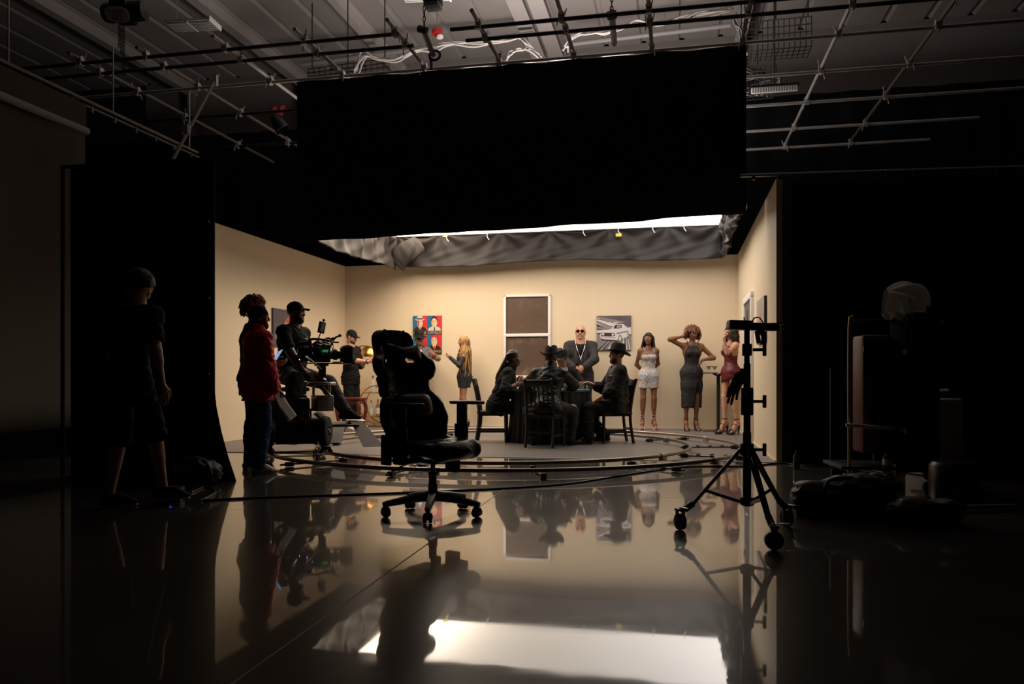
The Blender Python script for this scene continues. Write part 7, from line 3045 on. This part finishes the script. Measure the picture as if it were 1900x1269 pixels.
# ---------------------------------------------------------------- gear at the right
M_case_r = mat('dark_red_case', (0.13, 0.02, 0.012), 0.5, noise=0.2, nscale=8)
M_case_g = mat('grey_plastic_case', (0.75, 0.72, 0.70), 0.5, noise=0.1)
M_brassy = mat('worn_brass_tube', (0.85, 0.60, 0.34), 0.5, 0.5)
cD = 6.6
eq = thing('equipment_cart', 'tall upright equipment cart of metal tubes at the right', 'cart', G(1640, cD), math.radians(-6))


def ex(px, dz=0):
    return (px - 1640) * cD / F


b = MB()
for x in (ex(1578), ex(1661)):
    b.tube(bez([(x, 0, 0.10), (x, 0, 1.33), (x + (0.04 if x < -0.1 else -0.04), 0, 1.39)], 4), 0.013, M_brassy, 8)
    b.tube([(x, 0.5, 0.10), (x, 0.5, 1.0)], 0.016, M_dark, 8)
    b.tube([(x, 0, 0.14), (x, 0.5, 0.14)], 0.016, M_dark, 8)
b.tube([(ex(1578), 0, 1.39), (ex(1661), 0, 1.39)], 0.013, M_dark, 8)
b.tube([(ex(1661), 0, 0.14), (ex(1790), 0.1, 0.14)], 0.016, M_dark, 8)
b.build('upright_frame', eq)
b = MB()
b.box((ex(1668), 0.25, 0.16), (0.95, 0.55, 0.03), M_dark, bev=0.006)
b.build('deck', eq)
b = MB()
b.tube(bez([(ex(1570), -0.03, 0.52), (ex(1595), -0.04, 0.515), (ex(1650), -0.03, 0.495), (ex(1664), -0.01, 0.52)], 4), 0.016, M_white, 8)
b.build('cross_bar', eq)
for x, y in ((ex(1590), 0.02), (ex(1765), 0.02), (ex(1590), 0.48), (ex(1765), 0.48)):
    b = MB()
    b.cyl((x, y - 0.02, 0.065), (x, y + 0.02, 0.065), 0.065, M_rub, 20)
    b.box((x, y, 0.12), (0.06, 0.06, 0.05), M_dark)
    b.build('caster', eq)
b = MB()
b.box((0, 0, 0.60), (0.24, 0.22, 1.0), M_case_r, bev=0.03)
b.box((0.0, -0.112, 0.40), (0.16, 0.01, 0.10), M_dark, bev=0.004)
b.box((-0.01, -0.112, 0.78), (0.03, 0.02, 0.14), M_dark, bev=0.008)
b.box((0.0, -0.112, 0.98), (0.23, 0.012, 0.05), M_dark)
o = b.build('hard_case')
o.location = G(1616, cD + 0.16, 0.178)
tag(o, 'dark red hard case standing on the equipment cart', 'case')
b = MB()
b.box((0, 0, 0.64), (0.31, 0.26, 1.27), M_black, bev=0.045)
b.box((0, -0.132, 0.62), (0.25, 0.012, 1.05), M_dark, bev=0.01)
for z in (0.3, 0.95):
    b.box((-0.15, -0.09, z), (0.02, 0.09, 0.05), M_dark, bev=0.006)
o = b.build('tall_case')
o.location = G(1697, cD - 0.05, 0.178)
o.rotation_euler = (0, 0, math.radians(8))
tag(o, 'tall black upright case in front of the cart under the clear plastic bag', 'case')
b = MB()
b.box((0, 0, 0.36), (0.30, 0.42, 0.72), M_case_g, bev=0.03)
for z in (0.16, 0.40, 0.58):
    b.box((0.02, -0.214, z), (0.16, 0.012, 0.03), M_dark)
for (x, z, w_, h_) in ((-0.05, 0.30, 0.02, 0.22), (0.0, 0.40, 0.10, 0.02), (0.0, 0.30, 0.08, 0.02), (0.0, 0.20, 0.10, 0.02), (-0.05, 0.58, 0.02, 0.12), (0.02, 0.64, 0.12, 0.02)):
    b.box((x + 0.05, -0.216, z), (w_, 0.016, h_), M_case_g, bev=0.004)
b.tube(bez([(0.13, -0.1, 0.72), (0.15, -0.1, 0.79), (0.25, -0.08, 0.80)], 4), 0.016, M_grey, 8)
o = b.build('hard_case')
o.location = G(1733, 7.5, 0.001)
o.rotation_euler = (0, 0, math.radians(-72))
tag(o, 'grey plastic hard case with moulded ribs behind the tall black case', 'case')

# clear plastic bag draped on top
M_plastic = mat('clear_plastic', (0.92, 0.90, 0.88), 0.25, alpha=0.55, spec=1.0, bump=0.6, bscale=14)


def bagfn(u, v):
    an = 2 * PI * u
    r = 0.17 * math.sin(PI * (0.06 + 0.9 * v)) ** 0.7 * (1 + 0.22 * math.sin(an * 3 + v * 5) + 0.1 * math.sin(an * 7))
    return (-0.10 + 0.36 * (v - 0.35) + 0.3 * r * math.cos(an), r * math.sin(an) * 0.8, 0.16 - 0.12 * v + r * math.cos(an) * 0.75 - 0.10 * max(0, math.cos(an + PI)) * (1 - v) * 1.2)


b = MB()
b.grid(bagfn, 44, 24, M_plastic, closed_u=True)
b.grid(lambda u, v: (-0.20 + 0.10 * u + 0.05 * v, -0.15 - 0.02 * math.sin(u * 9), 0.12 - 0.26 * v * (1 - abs(u - 0.6) * 0.8)), 14, 12, M_plastic)
o = b.build('plastic_bag', None, 180)
o.location = G(1692, cD - 0.03, 1.455)
tag(o, 'crumpled clear plastic bag lying on top of the tall black case', 'plastic bag')
b = MB()
add_field(b, [ell((0, 0, 0.2), (0.12, 0.12, 0.22), None, 0.05), cone((0.02, 0, 0.3), (0.06, 0, 0.05), 0.10, 0.05, 0.05)], 0.014, M_black, wr=0.03, wf=9)
o = b.build('hanging_bag', None, 180)
o.location = G(1762, cD, 0.98)
o.rotation_euler = (0, -0.2, 0)
tag(o, 'black cloth bag hanging on the right side of the tall black case', 'bag')


def duffel(label, px, D, L, r, h_, rot, m, seed):
    b = MB()
    rr = random.Random(seed)
    pr = [cone((-L / 2, 0, h_ * 0.45), (L / 2, 0.02, h_ * 0.5), r * 0.95, r, 0.08)]
    for k in range(5):
        pr.append(ell((rr.uniform(-L / 2, L / 2), rr.uniform(-0.05, 0.05), h_ * rr.uniform(0.4, 0.75)), (r * rr.uniform(.5, .9), r * 0.8, h_ * rr.uniform(.3, .5)), None, 0.08))
    add_field(b, pr, 0.014, m, clips=[((0, 0, 0.004), (0, 0, -1))], wr=0.022, wf=9)
    o = b.build('duffel_bag', None, 180)
    o.location = G(px, D)
    o.rotation_euler = (0, 0, rot)
    tag(o, label, 'bag')
    b = MB()
    b.tube(bez([(-0.15, -r * 0.9, h_ * 0.5), (-0.10, -r * 0.7, h_ * 1.02), (0.08, -r * 0.7, h_ * 1.05), (0.14, -r * 0.9, h_ * 0.5)], 6), 0.012, m, 6)
    b.build('strap', o)
    return o


M_nylon = mat('black_nylon', (0.035, 0.030, 0.030), 0.5, spec=0.4, noise=0.3, nscale=10)
duffel('large black duffel bag on the floor left of the equipment cart', 1562, 5.25, 0.42, 0.13, 0.24, -0.15, M_nylon, 5)
duffel('crumpled dark sand bag at the foot of the tall black case', 1628, 5.75, 0.20, 0.10, 0.20, 0.9, mat('dark_grey_nylon', (0.04, 0.037, 0.037), 0.5, noise=0.3), 9)
duffel('low black bag on the floor at the right before the lying pole', 1715, 4.95, 0.28, 0.09, 0.12, 0.1, M_nylon, 15)
b = MB()
b.lathe([(0, 0.30), (0.15, 0.29), (0.17, 0.26), (0.17, 0.03), (0.15, 0.0), (0, 0)], M_dark, n=26)
o = b.build('black_drum')
o.location = G(1770, 5.9)
tag(o, 'round black drum case on the floor right of the cart', 'case')
b = MB()
p0, p1 = G(1672, 5.35, 0.03), G(1885, 5.45, 0.03)
b.tube([p0, p1], 0.018, M_steel, 10)
b.tube([p0.lerp(p1, 0.35), p0.lerp(p1, 0.55)], 0.026, M_dark, 10)
b.box(p0.lerp(p1, 0.4), (0.05, 0.06, 0.05), M_dark, bev=0.01)
o = b.build('stand_pole')
tag(o, 'steel stand pole lying on the floor at the lower right', 'pole')
b = MB()
b.lathe([(0, 0.12), (0.014, 0.12), (0.016, 0.11), (0.033, 0.10), (0.033, 0.01), (0.03, 0), (0, 0)], M_redw, n=20)
b.lathe([(0.0335, 0.03), (0.0335, 0.08)], M_white, n=20)
o = b.build('drink_can')
o.location = G(1645, 6.35, 0.0) + Vector((0, 0, 0.195))
o.location = G(1646, 6.42, 0.178)
tag(o, 'red and white drink can standing on the deck of the equipment cart', 'can')
b = MB()
b.lathe([(0, 0.19), (0.012, 0.19), (0.012, 0.16), (0.034, 0.13), (0.034, 0), (0, 0)], mat('green_bottle', (0.04, 0.06, 0.035), 0.2, spec=0.6), n=18)
o = b.build('water_bottle')
o.location = G(1478, 7.9)
tag(o, 'small dark bottle on the floor just right of the set wall', 'bottle')

# ---------------------------------------------------------------- floor: cables, joints, gear at the left
M_fcable = mat('black_floor_cable', (0.014, 0.013, 0.013), 0.45)


def floor_cable(label, pts, r=0.008):
    w_ = [G(px, 1347.8 / (py - 700), r) for px, py in pts]
    b = MB()
    b.tube(bez(w_, 10), r, M_fcable, 8)
    o = b.build('floor_cable')
    tag(o, label, 'cable')


floor_cable('thin black cable crossing the glossy floor behind the gaming chair', [(372, 930), (480, 925), (600, 921), (720, 917), (840, 912), (960, 906), (1060, 898), (1150, 884), (1235, 871)])
floor_cable('black cable snaking from the set edge to the gear at the right', [(1236, 870), (1300, 866), (1380, 866), (1450, 861), (1500, 866), (1580, 868), (1640, 878)])
floor_cable('short black cable curling beside the gear at the left curtain', [(330, 902), (352, 915), (380, 905), (400, 915), (372, 931)])
for i, (pts, r) in enumerate((([(938, 906), (800, 1005), (640, 1119), (400, 1290)], 0.004), ([(0, 958), (700, 948), (1440, 922), (1900, 905)], 0.002))):
    b = MB()
    w_ = [G(px, 1347.8 / (py - 700), 0.0006) for px, py in pts]
    d = (w_[-1] - w_[0]).normalized()
    s_ = Vector((-d.y, d.x, 0)) * r
    b.add([w_[0] - s_, w_[0] + s_, w_[-1] + s_, w_[-1] - s_], [(0, 1, 2, 3)], mat('joint_filler', (0.20, 0.17, 0.15), 0.6))
    struct(b.build('trim_%d' % (i + 2)))
duffel('black gear bag with tangled cables at the foot of the left curtain', 362, 6.75, 0.22, 0.11, 0.20, 0.3, M_nylon, 25)
t = thing('battery_box', 'small black box with a blue light on the floor beside the walking person', 'battery', G(326, 5.9), 0.2)
b = MB()
b.box((0, 0, 0.05), (0.10, 0.16, 0.10), M_dark, bev=0.01)
b.build('housing', t)
b = MB()
b.box((-0.02, -0.081, 0.055), (0.012, 0.004, 0.05), mat('blue_light', (0.02, 0.02, 0.1), 0.4, emis=(0.06, 0.10, 1.0), estr=1.2))
b.build('indicator_light', t)
